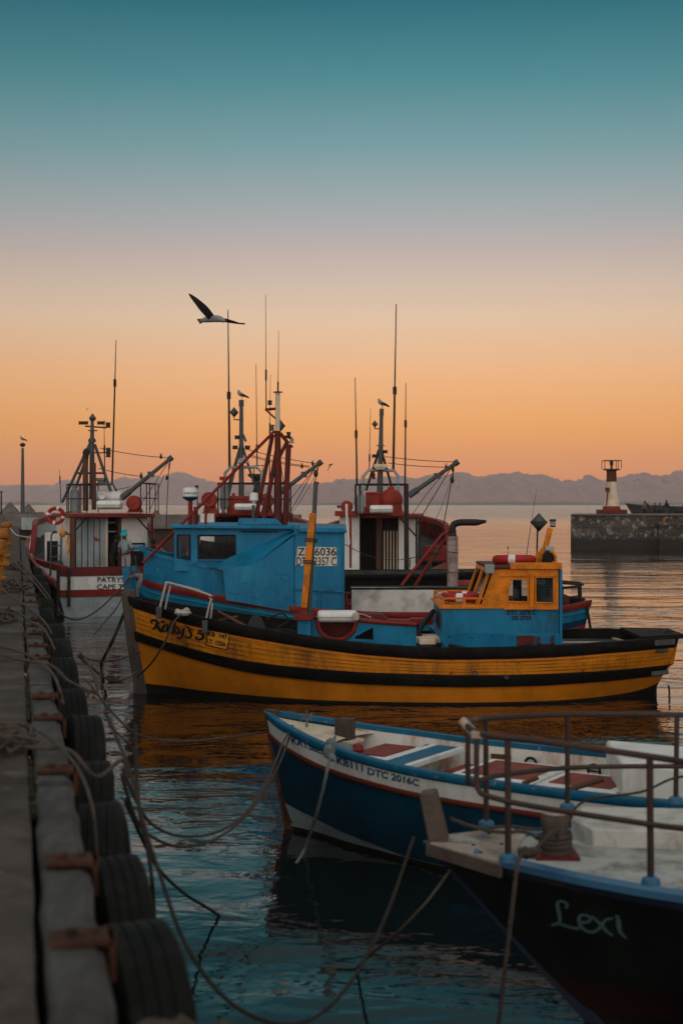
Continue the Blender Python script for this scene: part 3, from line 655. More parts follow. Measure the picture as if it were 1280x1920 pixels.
# ------------------------------------------------------------------ pier with lighthouse
def pier():
    t = thing('stone_pier', 'dark stone harbour pier under the lighthouse', 'pier', (40, 113, 0))
    m = bpy.data.materials.new('pier_masonry'); m.use_nodes = True; nt_ = m.node_tree; L = nt_.links.new; b = nt_.nodes['Principled BSDF']; b.inputs['Roughness'].default_value = .85
    tc_ = N(nt_, 'ShaderNodeTexCoord'); sp = N(nt_, 'ShaderNodeSeparateXYZ'); L(tc_.outputs['Object'], sp.inputs[0]); cb = N(nt_, 'ShaderNodeCombineXYZ'); ad = N(nt_, 'ShaderNodeMath', operation='ADD'); L(sp.outputs['X'], ad.inputs[0]); L(sp.outputs['Y'], ad.inputs[1]); L(ad.outputs[0], cb.inputs[0]); L(sp.outputs['Z'], cb.inputs[1])
    br = N(nt_, 'ShaderNodeTexBrick'); dn = N(nt_, 'ShaderNodeTexNoise'); dn.inputs['Scale'].default_value = .8; L(tc_.outputs['Object'], dn.inputs['Vector']); dv = N(nt_, 'ShaderNodeVectorMath', operation='MULTIPLY_ADD'); L(dn.outputs['Color'], dv.inputs[0]); dv.inputs[1].default_value = (.5, .35, 0); L(cb.outputs[0], dv.inputs[2]); L(dv.outputs[0], br.inputs['Vector']); br.inputs['Scale'].default_value = 1; br.inputs['Brick Width'].default_value = 1.5; br.inputs['Row Height'].default_value = .62; br.inputs['Mortar Size'].default_value = .03; br.inputs['Mortar Smooth'].default_value = .4
    br.inputs['Color1'].default_value = (.032, .027, .023, 1); br.inputs['Color2'].default_value = (.07, .06, .052, 1); br.inputs['Mortar'].default_value = (.015, .013, .012, 1)
    n = N(nt_, 'ShaderNodeTexNoise'); n.inputs['Scale'].default_value = 2.2; n.inputs['Detail'].default_value = 10; n.inputs['Roughness'].default_value = .75; L(tc_.outputs['Object'], n.inputs['Vector'])
    r = N(nt_, 'ShaderNodeMapRange'); r.inputs['From Min'].default_value = .52; r.inputs['From Max'].default_value = .62; L(n.outputs['Fac'], r.inputs['Value'])
    x = N(nt_, 'ShaderNodeMix', data_type='RGBA'); L(r.outputs[0], x.inputs['Factor']); L(br.outputs['Color'], x.inputs['A']); x.inputs['B'].default_value = (.30, .28, .25, 1)
    # weed-dark tidal band
    zr = N(nt_, 'ShaderNodeMapRange'); zr.inputs['From Min'].default_value = .9; zr.inputs['From Max'].default_value = 1.25
    za = N(nt_, 'ShaderNodeMath', operation='MULTIPLY_ADD'); L(n.outputs['Fac'], za.inputs[0]); za.inputs[1].default_value = .4; L(sp.outputs['Z'], za.inputs[2]); L(za.outputs[0], zr.inputs['Value'])
    y_ = N(nt_, 'ShaderNodeMix', data_type='RGBA'); L(zr.outputs[0], y_.inputs['Factor']); y_.inputs['A'].default_value = (.012, .012, .010, 1); L(x.outputs['Result'], y_.inputs['B']); L(y_.outputs['Result'], b.inputs['Base Color'])
    bp = N(nt_, 'ShaderNodeBump'); bp.inputs['Distance'].default_value = .12; L(n.outputs['Fac'], bp.inputs['Height']); L(bp.outputs[0], b.inputs['Normal'])
    mb = MB(); rnd = random.Random(2)
    xs = [18.1+i*.9 for i in range(38)]; rows = []
    for xx in xs: k_ = 1.2 if xx < 18.2 else 0; rows.append([(xx, 112+rnd.uniform(-.05, .05), -1), (xx, 112.15+rnd.uniform(-.05, .05), 1.2), (xx, 112.2, 2.66), (xx+k_, 118, 2.66), (xx+k_, 118.2, -1)])
    mb.loft(rows); obj('stone_wall', mb, m, t)
    mb = MB()
    x_ = 18.05
    while x_ < 51: w = 2.8; k_ = 1.1 if x_ < 18.2 else 0; mb.loft([[(x_, 112.0, a), (x_+w-.02, 112.0, a), (x_+w-.02, 118.1, a), (x_+k_, 118.1, a)] for a in (2.66, 2.76)]); x_ += w
    obj('coping', mb, M['wall'], t, bevel=.01)
    mb = MB(); mb.loft([[(19.4, 118, -1), (54, 118, -1), (54, 170, -1), (28, 170, -1)], [(19.4, 118, 2.2), (54, 118, 2.2), (54, 170, 2.2), (28, 170, 2.2)]]); obj('rear_deck', mb, M['wallw'], t)
    mb = MB(); mb.box((P(1265, 980, 111.2).x+1.2, 111.5, 2.0), (5.2, 1.2, .16)); mb.box((P(1265, 980, 111.2).x+1.2, 111.6, 1.0), (4.9, 1.0, 2.2)); obj('landing', mb, m, t)
    o = P(1245, 980, 111.3); mb = MB(); mb.tube(smooth([(o.x-.05, 111.3, 2.02), (o.x-.05, 111.3, 2.3), (o.x+.05, 111.3, 2.45), (o.x+.2, 111.3, 2.46)]), .09, 8); single('hook_bollard', mb, M['bollard'], 'small yellow hook bollard on the pier landing', 'bollard')
pier()
def lighthouse():
    c = Vector((P(1145.5, 964, 114.5).x, 114.5, 2.765)); t = thing('lighthouse', 'small red and white lighthouse on the end of the pier', 'lighthouse', c)
    mb = MB(); mb.box(c+Vector((0, 0, .17)), (2.1, 2.1, .34)); obj('plinth', mb, M['darkred'], t, bevel=.02)
    g = tbl([(.34, .74), (.6, .68), (1.2, .57), (1.9, .47), (2.6, .41), (3.5, .385)])
    def seg(a, b, nm, mm, n=6):
        mb = MB(); mb.lathe([(0, a)]+[(g(a+(b-a)*i/n), a+(b-a)*i/n) for i in range(n+1)]+[(0, b)], c, n=24); return obj(nm, mb, M[mm], t)
    seg(.34, .62, 'red_foot', 'red'); seg(.62, 2.58, 'white_shaft', 'rlight'); seg(2.58, 3.42, 'red_band', 'brownred')
    mb = MB(); mb.lathe([(0, 3.42), (.38, 3.42), (.5, 3.5), (.68, 3.52), (.68, 3.62), (0, 3.62)], c, n=8); obj('gallery', mb, M['brownred'], t)
    mb = MB(); r_ = .66; pts = [c+Vector((x*r_, y*r_, 0)) for x, y in ((-1, -1), (1, -1), (1, 1), (-1, 1))]
    for i in range(4):
        p = pts[i]; q = pts[(i+1) % 4]
        mb.tube([p+Vector((0, 0, 3.6)), p+Vector((0, 0, 4.28))], .028, 6); mb.tube([p+Vector((0, 0, 4.28)), q+Vector((0, 0, 4.28))], .03, 6)
    mb.tube([(pts[0]+pts[1])/2+Vector((.25, 0, 3.6)), (pts[0]+pts[1])/2+Vector((.25, 0, 4.28))], .025, 6)
    obj('railing', mb, M['brownred'], t)
    mb = MB(); mb.lathe([(0, 3.62), (.09, 3.62), (.09, 3.9), (.15, 3.95), (.15, 4.2), (.06, 4.34), (0, 4.36)], c, n=12); obj('lantern', mb, M['dsteel'], t)
    mb = MB(); mb.box(c+Vector((-.42, -.42, 1.95)), (.3, .25, .32)); mb.tube([c+Vector((-.4, -.5, 1.8)), c+Vector((-.5, -.48, .7))], .05, 6); obj('meter_box', mb, M['brownred'], t)
M['brownred'] = mat('rusted_red_brown', (.09, .028, .014), .7, var=.4, dirt=(.03,.015,.01))
lighthouse()
# ------------------------------------------------------------------ people
def person(label, foot, face, J, mats, height=1.7, hat=None, group=None, hands=False, extra=None):
    """J: joints in units of height (x = to the person's left... right, y = forward, z = up); skin grown over one skeleton"""
    t = thing('person', label, 'person', foot, group)
    names = list(J['pts']); vs = [Vector(J['pts'][k][:3])*height for k in names]; rad = [J['pts'][k][3]*height for k in names]
    Rm = Matrix.Rotation(face, 4, 'Z'); idx = {k: i for i, k in enumerate(names)}
    me = bpy.data.meshes.new('body'); me.from_pydata([tuple(Rm @ v) for v in vs], [(idx[a], idx[b]) for a, b in J['edges']], [])
    o = bpy.data.objects.new('body', me); COL.objects.link(o)
    sk = o.modifiers.new('s', 'SKIN'); sk.use_smooth_shade = True
    for i, sv in enumerate(me.skin_vertices[0].data): sv.radius = (rad[i], rad[i]*(.72 if names[i] in ('chest', 'waist', 'pelvis') else 1)); sv.use_root = names[i] == 'pelvis'
    sb = o.modifiers.new('u', 'SUBSURF'); sb.levels = 2; sb.render_levels = 2
    dg = bpy.context.evaluated_depsgraph_get(); dg.update(); nm = bpy.data.meshes.new_from_object(o.evaluated_get(dg)); o.modifiers.clear(); o.data = nm
    nm.materials.clear()
    for m_ in mats: nm.materials.append(M[m_])
    Rv = Rm.inverted(); hipz = vs[idx['pelvis']].z; neckp = vs[idx['neck']]; hl = [(vs[idx[a]], vs[idx[b]]) for a, b in (('elbowL', 'handL'), ('elbowR', 'handR'))]
    def dseg(p, a, b):
        d = b-a; u = max(0, min(1, (p-a).dot(d)/d.dot(d))); return (p-a-d*u).length
    for f in nm.polygons:
        c = Rv @ f.center; k = 1
        if c.z < hipz+.01*height: k = 2
        if c.z > neckp.z+.012*height and (c-neckp).xy.length < .12*height: k = 0
        if min(dseg(c, a, b) for a, b in hl) < .05*height and not J.get('longsleeve') : k = 0
        for a, b in hl:
            if (c-b).length < .055*height: k = 0
        if c.z < .05*height: k = 3 if len(mats) > 3 else 2
        f.material_index = k; f.use_smooth = True
    o.parent = t; o['wo'] = t['wo']
    hd = Vector(J['pts']['head'][:3])*height; base = Vector(foot)
    def HP(x, y, z): return base+Rm @ (hd+Vector((x, y, z))*height)
    mb = MB()
    if hat == 'beanie':
        hh = height; mb.lathe([(x*hh, z*hh) for x, z in [(.052, -.005), (.066, -.01), (.070, .015), (.066, .03), (.060, .045), (.045, .062), (.02, .072), (0, .074)]], HP(0, 0, .006), (Rm @ Vector((0, .1, 1))).normalized(), 16)
        mb.lathe([(x*hh, z*hh) for x, z in [(0, 0), (.045, .0), (.055, .02), (.045, .045), (0, .055)]], HP(0, -.005, .074), (0, 0, 1), 14)
        obj('beanie', mb, M['beanie'], t)
    elif hat:
        mb.ball(HP(0, -.012, .018), .064*height, 12, (1, 1.05, .95)); obj('hair', mb, M[hat], t)
    # face: nose, eyes, ears
    mb = MB(); mb.ball(HP(0, .062, -.005), .012*height, 6, (.8, 1, 1.3))
    for s in (-1, 1): mb.ball(HP(s*.058, 0, 0), .014*height, 6, (.4, 1, 1.4))
    obj('face', mb, M['skin'], t)
    if extra: extra(t, HP, base, Rm)
    return t
def standing(hunch=0, armL=None, armR=None, leg=.0):
    h = hunch
    p = dict(pelvis=(0, 0, .52, .085), waist=(0, .01+h*.1, .60, .078), chest=(0, .02+h*.35, .72-h*.05, .088), neck=(0, .03+h*.6, .83-h*.1, .035), head=(0, .045+h*.8, .915-h*.14, .052), headt=(0, .045+h*.85, .955-h*.15, .046),
             shL=(.10, .02+h*.45, .79-h*.08, .045), shR=(-.10, .02+h*.45, .79-h*.08, .045),
             hipL=(.05, 0, .49, .06), hipR=(-.05, 0, .49, .06), kneeL=(.055, .015+leg, .28, .038), kneeR=(-.055, .015-leg*.3, .28, .038), ankL=(.06, -.01+leg, .05, .024), ankR=(-.06, -.01-leg, .05, .024), toeL=(.065, .08+leg, .02, .022), toeR=(-.065, .08-leg, .02, .022))
    aL = armL or [(.135, -.0, .64), (.125, .05, .50)]; aR = armR or [(-.135, -.0, .64), (-.125, .05, .50)]
    for s_, a in (('L', aL), ('R', aR)):
        p['elbow'+s_] = (a[0][0], a[0][1]+h*.45, a[0][2]-h*.1, .030); p['wrist'+s_] = (a[1][0]*.97, a[1][1]*.93+h*.45, a[1][2]+.01-h*.1, .02); p['hand'+s_] = (a[1][0]*.93, a[1][1]+.02+h*.45, a[1][2]-.02-h*.1, .024)
    e = [('pelvis', 'waist'), ('waist', 'chest'), ('chest', 'neck'), ('neck', 'head'), ('head', 'headt')]
    for s_ in 'LR': e += [('chest', 'sh'+s_), ('sh'+s_, 'elbow'+s_), ('elbow'+s_, 'wrist'+s_), ('wrist'+s_, 'hand'+s_), ('pelvis', 'hip'+s_), ('hip'+s_, 'knee'+s_), ('knee'+s_, 'ank'+s_), ('ank'+s_, 'toe'+s_)]
    return dict(pts=p, edges=e)
def fingers(t, HP, base, Rm): pass
PG = 'people standing on the pier'
def pp(px, D=150): return (P(px, 960, D).x, D, 2.2)
person('tall person in black top and blue jeans, rightmost of the pier group', pp(1249), .4, dict(standing(), longsleeve=1), ['skin', 'jacket', 'jeans'], 1.78, 'jacket', PG)
person('bent person in grey hooded top, leftmost of the pier group', pp(1207), 3.0, dict(standing(.10), longsleeve=1), ['skin', 'greyc', 'jacket'], 1.62, 'greyc', PG)
person('person in maroon coat leaning forward to the left on the pier', pp(1217), 1.4, dict(standing(.30), longsleeve=1), ['skin', 'maroon', 'maroon'], 1.80, 'maroon', PG)
person('short person in dark maroon jacket in the middle of the pier group', pp(1227), 2.9, dict(standing(.05), longsleeve=1), ['skin', 'maroon', 'jacket'], 1.5, 'jacket', PG)
person('short person in teal hooded jacket on the pier', pp(1235.5), 3.3, dict(standing(.0), longsleeve=1), ['skin', 'greenc', 'jacket'], 1.52, 'greenc', PG)
# boat laid up behind them
def laidup():
    h = Hull(13, [(0, 1.42), (2, 1.2), (6, 1.08), (13, 1.1)], [(0, .05), (2, .9), (5, 1.4), (13, 1.3)], [(0, .03), (3, .6), (8, 1.0), (13, .9)], .9, 3, M=Matrix.Translation((P(1171, 950, 158).x, 158, 2.2)))
    t = thing('beached_boat', 'dark boat laid up on the pier behind the people', 'boat', h.M @ Vector((5, 0, 0)))
    mb = MB(); b0 = lambda x: 0.0
    for s in (-1, 1): h.band(mb, 0, 13, h.zs, b0, s, nz=4)
    obj('hull', mb, M['netd2'], t, recalc=False)
    mb = MB()
    for s in (-1, 1): h.band(mb, 0, 13, lambda x: h.zs(x)+.03, lambda x: h.zs(x)-.12, s, thick=.05)
    obj('gunwale', mb, M['greenc2'], t)
    mb = MB(h.M); r2 = random.Random(5)
    for k in range(16): mb.ball((3+k*.6, r2.uniform(-.3, .3), 1.02+r2.uniform(-.05, .08)), r2.uniform(.2, .3), 8, (1.3, 1, .6))
    obj('nets', mb, M['netd'], t)
M['netd2'] = mat('dark_hull', (.03, .035, .033), .8, dirt=(.1,.11,.1), dirt_scale=2); M['greenc2'] = mat('dull_green_rail', (.05, .065, .06), .7)  # dark tone with paler patches, shared by hull sides and decks
laidup()
# ------------------------------------------------------------------ gulls
def gull_fly(label, c, s, pts, name='seagull', group=None, mats=('gullw', 'gulld', 'beak')):
    pass
def gull_perched(label, foot, s, face):
    t = thing('seagull', label, 'seagull', foot, 'seagulls perched on mast tops'); f = Vector(foot)
    Mx = Matrix.Translation(f) @ Matrix.Rotation(face, 4, 'Z') @ Matrix.Scale(s, 4)
    # head toward -x
    mb = MB(Mx); path = smooth([(.20, 0, .13), (.10, 0, .17), (0, 0, .21), (-.08, 0, .26), (-.11, 0, .33), (-.115, 0, .375), (-.13, 0, .395)], 4); n = len(path)
    rr = tbl([(0, .02), (.2, .06), (.45, .085), (.65, .065), (.8, .038), (.92, .042), (1, .012)]); mb.tube(path, [rr(i/(n-1)) for i in range(n)], 10); obj('body', mb, M['gullw'], t)
    mb = MB(Mx)
    for sd in (-1, 1): mb.tube(smooth([(.30, sd*.02, .08), (.18, sd*.05, .15), (.05, sd*.065, .21), (-.06, sd*.05, .24)], 4), [.008]+[.035+.02*math.sin(i/12*3) for i in range(11)]+[.01], 8, sq=.5)
    obj('wings', mb, M['gulld'], t)
    mb = MB(Mx); mb.tube([(-.15, 0, .38), (-.2, 0, .37)], [.012, .003], 6); obj('beak', mb, M['beak'], t)
    for sd in (-1, 1):
        mb = MB(Mx); mb.tube([(.01, sd*.03, 0), (0, sd*.03, .15)], .008, 5); mb.box((-.02, sd*.03, .004), (.06, .03, .008)); obj('leg', mb, M['beak'], t)
gull_perched('gull standing on the grey mast behind the blue cabin', P(453, 750, 47), .82, 0); gull_perched('gull standing on the mast of the red and white boat', P(716, 766.5, 46), .82, .2)
gull_perched('gull standing on top of the tall lamp post', P(43, 829, 103)-Vector((0, 0, 0)), 1.1, .3)
def flying():
    D = 26.0; t = thing('seagull', 'large gull flying with raised left wing above the boats', 'seagull', P(400, 600, D))
    def q(px, py, dy=0): return P(px, py, D+dy)
    mb = MB()
    body = smooth([q(371, 601, .12), q(378, 601, .1), q(388, 599, .05), q(400, 597.5, 0), q(411, 598, -.05), q(418, 600.5, -.08), q(422, 601.5, -.1)], 4); n = len(body)
    rr = tbl([(0, .012), (.15, .03), (.4, .062), (.6, .066), (.8, .045), (.92, .036), (1, .008)])
    mb.tube(body, [rr(i/(n-1)) for i in range(n)], 12); obj('body', mb, M['gullw'], t)
    mb = MB(); mb.plate([(369, 598), (384, 597), (386, 603), (380, 605), (375, 608), (373, 604)], lambda u, v, d: q(u, v, .08+d), .012); obj('tail', mb, M['gullg'], t)
    def wing(spine, w, nm):
        mb = MB(); sp = smooth(spine, 5); k = len(sp); ww = tbl(w); rings = []
        for i, p in enumerate(sp):
            u = i/(k-1); T = (sp[min(i+1, k-1)]-sp[max(0, i-1)]).normalized(); cx = Vector((0, 1, 0)).cross(T).normalized()
            c_ = ww(u); ch = Vector((0, .5, 0))+cx*.87; th = Vector((0, -.35, .0))+T.cross(ch)*.0
            nrm = T.cross(ch).normalized()
            rings.append([p+ch*c_*a+nrm*b*c_ for a, b in ((.5, 0), (.3, .05), (0, .06), (-.3, .035), (-.5, 0), (-.3, -.02), (0, -.01), (.3, -.0))])
        mb.loft(rings); obj(nm, mb, M['gulld'], t)
    wing([q(396, 595, -.05), q(386, 583, -.25), q(374, 570, -.4), q(362, 558, -.5), q(354, 550.5, -.55)], [(0, .15), (.3, .17), (.6, .12), (.85, .06), (1, .01)], 'wing')
    wing([q(410, 598, .1), q(424, 601, .28), q(438, 604, .42), q(449, 606.5, .5), q(460, 607, .6)], [(0, .09), (.3, .075), (.6, .045), (.78, .03), (.92, .035), (1, .01)], 'wing')
    mb = MB(); mb.tube([q(421, 601.5, -.1), q(425, 602.2, -.12)], [.014, .003], 6); obj('beak', mb, M['beak'], t)
flying()
def smallbird(px, py, D, s, lab):
    mb = MB(Matrix.Translation(P(px, py, D)) @ Matrix.Scale(s, 4))
    mb.tube(smooth([(-.16, .1, .0), (0, 0, .02), (.14, -.08, .04), (.2, -.1, .05)], 3), [.01, .03, .05, .06, .06, .05, .04, .03, .02, .01], 8)
    for w in ([(0, 0, .03), (-.05, .1, -.12), (-.16, .15, -.32), (-.24, .2, -.5)], [(0, 0, .05), (.1, .4, .1), (.16, .8, .12), (.2, 1.0, .1)]):
        sp = smooth(w, 4); k = len(sp); rg = []
        for i, p in enumerate(sp):
            c = .07*(1-i/k)**.6; rg.append([p+Vector((c, 0, c*.5)), p+Vector((0, .02, .01)), p-Vector((c, 0, c*.5)), p-Vector((0, .02, .01))])
        mb.loft(rg)
    single('seagull', mb, M['gulld'], lab, 'seagull')
smallbird(619, 872, 60, .5, 'small dark gull banking beside the end of the grey boom'); smallbird(164, 766, 160, .6, 'tiny distant bird above the white boat mast')
# channel stake far out
mb = MB(); mb.tube([P(951.5, 1031, 108), P(951.5, 1024, 108)], .05, 6); single('marker_stake', mb, M['bollard'], 'short orange stake standing in open water', 'stake')
# ================================================================== BOATS
def band_obj(h, name, parent, rows, x0, x1, sides=(-1, 1), nx=56):
    "rows: (name, z_top fn, z_bottom fn, material, nz) stacked down the side"
    for nm, zt, zb, m, nz in rows:
        mb = MB()
        for s in sides: h.band(mb, x0, x1, zt, zb, s, nx=nx, nz=nz)
        obj(nm, mb, M[m], parent, recalc=False)
def rail_obj(h, name, parent, zt, zb, m, x0, x1, thick=.05, sides=(-1, 1), nx=56):
    mb = MB()
    for s in sides: h.band(mb, x0, x1, zt, zb, s, nx=nx, thick=thick)
    return obj(name, mb, M[m], parent)
def deck_obj(h, name, parent, zf, m, x0, x1, inset=.06, nx=40, nz=6):
    mb = MB(h.M); prev = None
    for i in range(nx+1):
        x = x0+(x1-x0)*i/nx; z = zf(x); w = max(.01, h.half(x, z)-inset); row = []
        for k in range(nz+1):
            u = -1+2*k/nz; j = mb.pt((h.loc(x, z, 1).x, u*w, z+.03*(1-u*u))); row.append(j)
        if prev:
            for k in range(nz): mb.face((prev[k], row[k], row[k+1], prev[k+1]))
        prev = row
    return obj(name, mb, M[m], parent, recalc=False)
def inner_obj(h, name, parent, zt, zb, m, x0, x1, inset=.08, nx=40):
    "inner face of the bulwark plus the cap"
    mb = MB(h.M)
    for s in (-1, 1):
        prev = None
        for i in range(nx+1):
            x = x0+(x1-x0)*i/nx; a, b = zt(x), zb(x); p = h.loc(x, a, s); q = h.loc(x, b, s)
            wa = max(.02, h.half(x, a)-inset); wb = max(.015, h.half(x, b)-inset)
            row = [mb.pt((p.x, s*h.half(x, a), a)), mb.pt((p.x, s*wa, a)), mb.pt((q.x, s*wb, b))]
            if prev:
                for k in range(2): mb.face((prev[k], row[k], row[k+1], prev[k+1]))
            prev = row
    return obj(name, mb, M[m], parent, recalc=False)
def pxtube(parent, name, pts, D, r, m, n=8, rr=None, sm=False):
    q = [P(a, b, (D if len(c) == 0 else c[0])) for a, b, *c in pts]
    if sm: q = smooth(q, 5)
    mb = MB(); mb.tube(q, rr or r, n); return obj(name, mb, M[m], parent)
def antenna(parent, D, x0, y0, x1, y1, col=None, r=.035, m='dsteel'):
    "whip aerial from the base up, thinner above its collar"
    r *= .66; a, b = P(x0, y0, D), P(x1, y1, D); mb = MB(); c = a.lerp(b, col if col else .5)
    mb.tube([a, c], [r, r*.8], 6); mb.tube([c, b], [r*.6, r*.36], 6)
    if col: mb.tube([c-Vector((0, 0, .12)), c+Vector((0, 0, .12))], r*1.5, 6)
    return obj('aerial', mb, M[m], parent)
def lampbox(parent, D, px, py, w, h, m='dsteel', d=.15):
    k = D/F; mb = MB(); c = P(px, py, D); mb.box(c, (w*k, d, h*k*.7)); mb.box(c+Vector((0, 0, h*k*.42)), (w*k*1.15, d*1.1, h*k*.14)); mb.box(c-Vector((0, 0, h*k*.42)), (w*k*1.15, d*1.1, h*k*.14))
    o = obj('lamp', mb, M[m], parent); return o
def reflector(parent, D, px, py, rpx, m='reflector'):
    "octahedral radar reflector: crossed plates"
    r = rpx*D/F; c = P(px, py, D); mb = MB(); rot = Matrix.Rotation(.5, 3, 'Z')
    ax = [rot @ Vector(v)*r for v in ((1, 0, 0), (0, 1, 0), (-1, 0, 0), (0, -1, 0))]; top = Vector((0, 0, r*1.1)); z = Vector()
    for i in range(4):
        a = ax[i]; b = ax[(i+1) % 4]
        for tri in ((a, b, top), (a, b, -top)):
            if i % 2: continue
            k = [mb.pt(c+v) for v in tri]; mb.face(k)
        k = [mb.pt(c+v) for v in (a, top, z)]; mb.face(k); k = [mb.pt(c+v) for v in (a, -top, z)]; mb.face(k); k = [mb.pt(c+v) for v in (a, b, z)]; mb.face(k)
    o = obj('radar_reflector', mb, M[m], parent, recalc=False); so_ = o.modifiers.new('t', 'SOLIDIFY'); so_.thickness = .008; return o
def canister(label, D, x0, y0, x1, y1, group='life raft canisters', depth=.62, name='life_raft_canister', strap_=True):
    a = P(x0, y1, D); b = P(x1, y0, D); L_ = b.x-a.x; hh = (b.z-a.z); c = (a+b)/2
    t = thing(name, label, 'life raft', (c.x, c.y, a.z), group)
    mb = MB(); rings = []
    for u, k in ((-.5, .55), (-.49, .8), (-.46, .95), (-.4, 1), (-.15, 1), (-.148, 1.03), (-.13, 1.03), (-.128, 1), (.13, 1), (.132, 1.03), (.15, 1.03), (.152, 1), (.4, 1), (.46, .95), (.49, .8), (.5, .55)):
        rings.append([Vector((c.x+u*L_, c.y+math.copysign(abs(math.cos(q))**.7, math.cos(q))*depth/2*k, c.z+math.copysign(abs(math.sin(q))**.7, math.sin(q))*hh/2*k)) for q in [2*math.pi*j/20 for j in range(20)]])
    mb.loft(rings); obj('shell', mb, M['plastic'], t, ang=50)
    mb = MB(); mb.box(c, (L_*1.005, depth*1.04, hh*.06)); obj('seam', mb, M['whitegrey'], t)
    return t
def gasbottle(label, D, px, y0, y1, wpx, m='gas', group='gas bottles on wheelhouse roofs'):
    k = D/F; r = wpx/2*k; b = P(px, y1, D); h = (y1-y0)*k
    t = thing('gas_bottle', label, 'gas bottle', b, group)
    mb = MB(); mb.lathe([(0, 0), (r*.9, 0), (r*.9, h*.05), (r, h*.07), (r, h*.72), (r*.85, h*.82), (r*.4, h*.88), (r*.3, h*.9), (0, h*.9)], b, n=18); obj('tank', mb, M[m], t)
    mb = MB(); mb.lathe([(r*.5, h*.86), (r*.5, h), (r*.42, h), (r*.42, h*.86)], b, n=14, closed=True); mb.tube([b+Vector((0, 0, h*.88)), b+Vector((0, 0, h*.97))], r*.15, 8); obj('valve_guard', mb, M[m], t)
    return t
def drum(parent, D, px, py, rpx, m, w=.5, name='drum', base=None):
    k = D/F; r = rpx*k; c = P(px, py, D); mb = MB()
    mb.lathe([(0, -w/2), (r*.9, -w/2), (r, -w/2+.03), (r, w/2-.03), (r*.9, w/2), (0, w/2)], c, (0, 1, 0), 28)
    mb.lathe([(0, w/2), (r*.25, w/2), (r*.25, w/2+.04), (0, w/2+.04)], c-Vector((0, w+.04, 0)), (0, 1, 0), 14)
    o = obj(name, mb, M[m], parent)
    if base:
        mb = MB(); x0, y0, x1, y1 = base; a = P(x0, y1, D); b = P(x1, y0, D)
        mb.loft([[a, Vector((b.x, D, a.z)), Vector((b.x-.12, D, b.z)), Vector((a.x+.12, D, b.z))], [p+Vector((0, w, 0)) for p in (a, Vector((b.x, D, a.z)), Vector((b.x-.12, D, b.z)), Vector((a.x+.12, D, b.z)))]]); obj('drum_base', mb, M[m], parent)
    return o
def railing(parent, D, ytop, y0, xs, m='dsteel', r=.03, mid=True, depth=0, name='railing'):
    "front run of a roof railing, with a matching rear run when depth is given"
    r *= .75
    mb = MB(); runs = [0]+([depth] if depth else [])
    for dd in runs:
        o = Vector((0, dd, 0)); a = P(xs[0], ytop, D)+o; b = P(xs[-1], ytop, D)+o; mb.tube([a, b], r, 6)
        if mid: mm = (ytop+y0)/2; mb.tube([P(xs[0], mm, D)+o, P(xs[-1], mm, D)+o], r*.8, 6)
        for x in xs: mb.tube([P(x, ytop, D)+o, P(x, y0, D)+o], r, 6)
    if depth:
        for x in (xs[0], xs[-1]): mb.tube([P(x, ytop, D), P(x, ytop, D)+Vector((0, depth, 0))], r, 6)
    return obj(name, mb, M[m], parent)
def boom(parent, D, a, b, r=.09, m='galv', name='boom'):
    r *= .8; A, B = P(*a, D), P(*b, D); mb = MB(); mb.tube([A, B], [r*1.1, r*.8], 10); d = (B-A).normalized()
    mb.tube([B-d*.05, B+d*.12], r*1.35, 10); mb.tube([A-d*.05, A+d*.3], r*1.45, 10); mb.box(A.lerp(B, .6), (r*2.8, r*3, r*2.6))
    return obj(name, mb, M[m], parent)
def wires(parent, D, lines, r=.012, m='dsteel', name='rigging_wire'):
    for a, b, *sg in lines:
        A, B = P(*a, D), P(*b, D); mb = MB(); mb.tube(catline(A, B, sg[0] if sg else 0, 10), r*(sg[1] if len(sg) > 1 else 1), 5); obj(name, mb, M[m], parent)
def block(parent, D, px, py, s=.06, name='pulley_block'):
    mb = MB(); c = P(px, py, D); mb.ball(c, s, 8, (.8, .5, 1.3)); mb.torus(c+Vector((0, 0, s*1.5)), s*.45, s*.14, (0, 1, 0), 10, 5); obj(name, mb, M['dsteel'], parent)
def ring_float(label, c, Rr, r, axis, white=4, name='life_ring', m='ringr', group='life rings'):
    c = Vector(c); t = thing(name, label, 'life ring', c, group); mb = MB(); mb.torus(c, Rr, r, axis, 32, 12); obj('ring', mb, M[m], t)
    ax = Vector(axis).normalized(); u = ax.orthogonal().normalized(); w = ax.cross(u)
    for i in range(white):
        a0 = 2*math.pi*i/white+.4; mb = MB(); rings = []
        for j in range(5):
            a = a0+j*.08; d = u*math.cos(a)+w*math.sin(a); rings.append([c+d*(Rr+r*1.05*math.cos(q))+ax*r*1.05*math.sin(q) for q in [2*math.pi*k/12 for k in range(12)]])
        mb.loft(rings); obj('band', mb, M['plastic'], t)
    return t
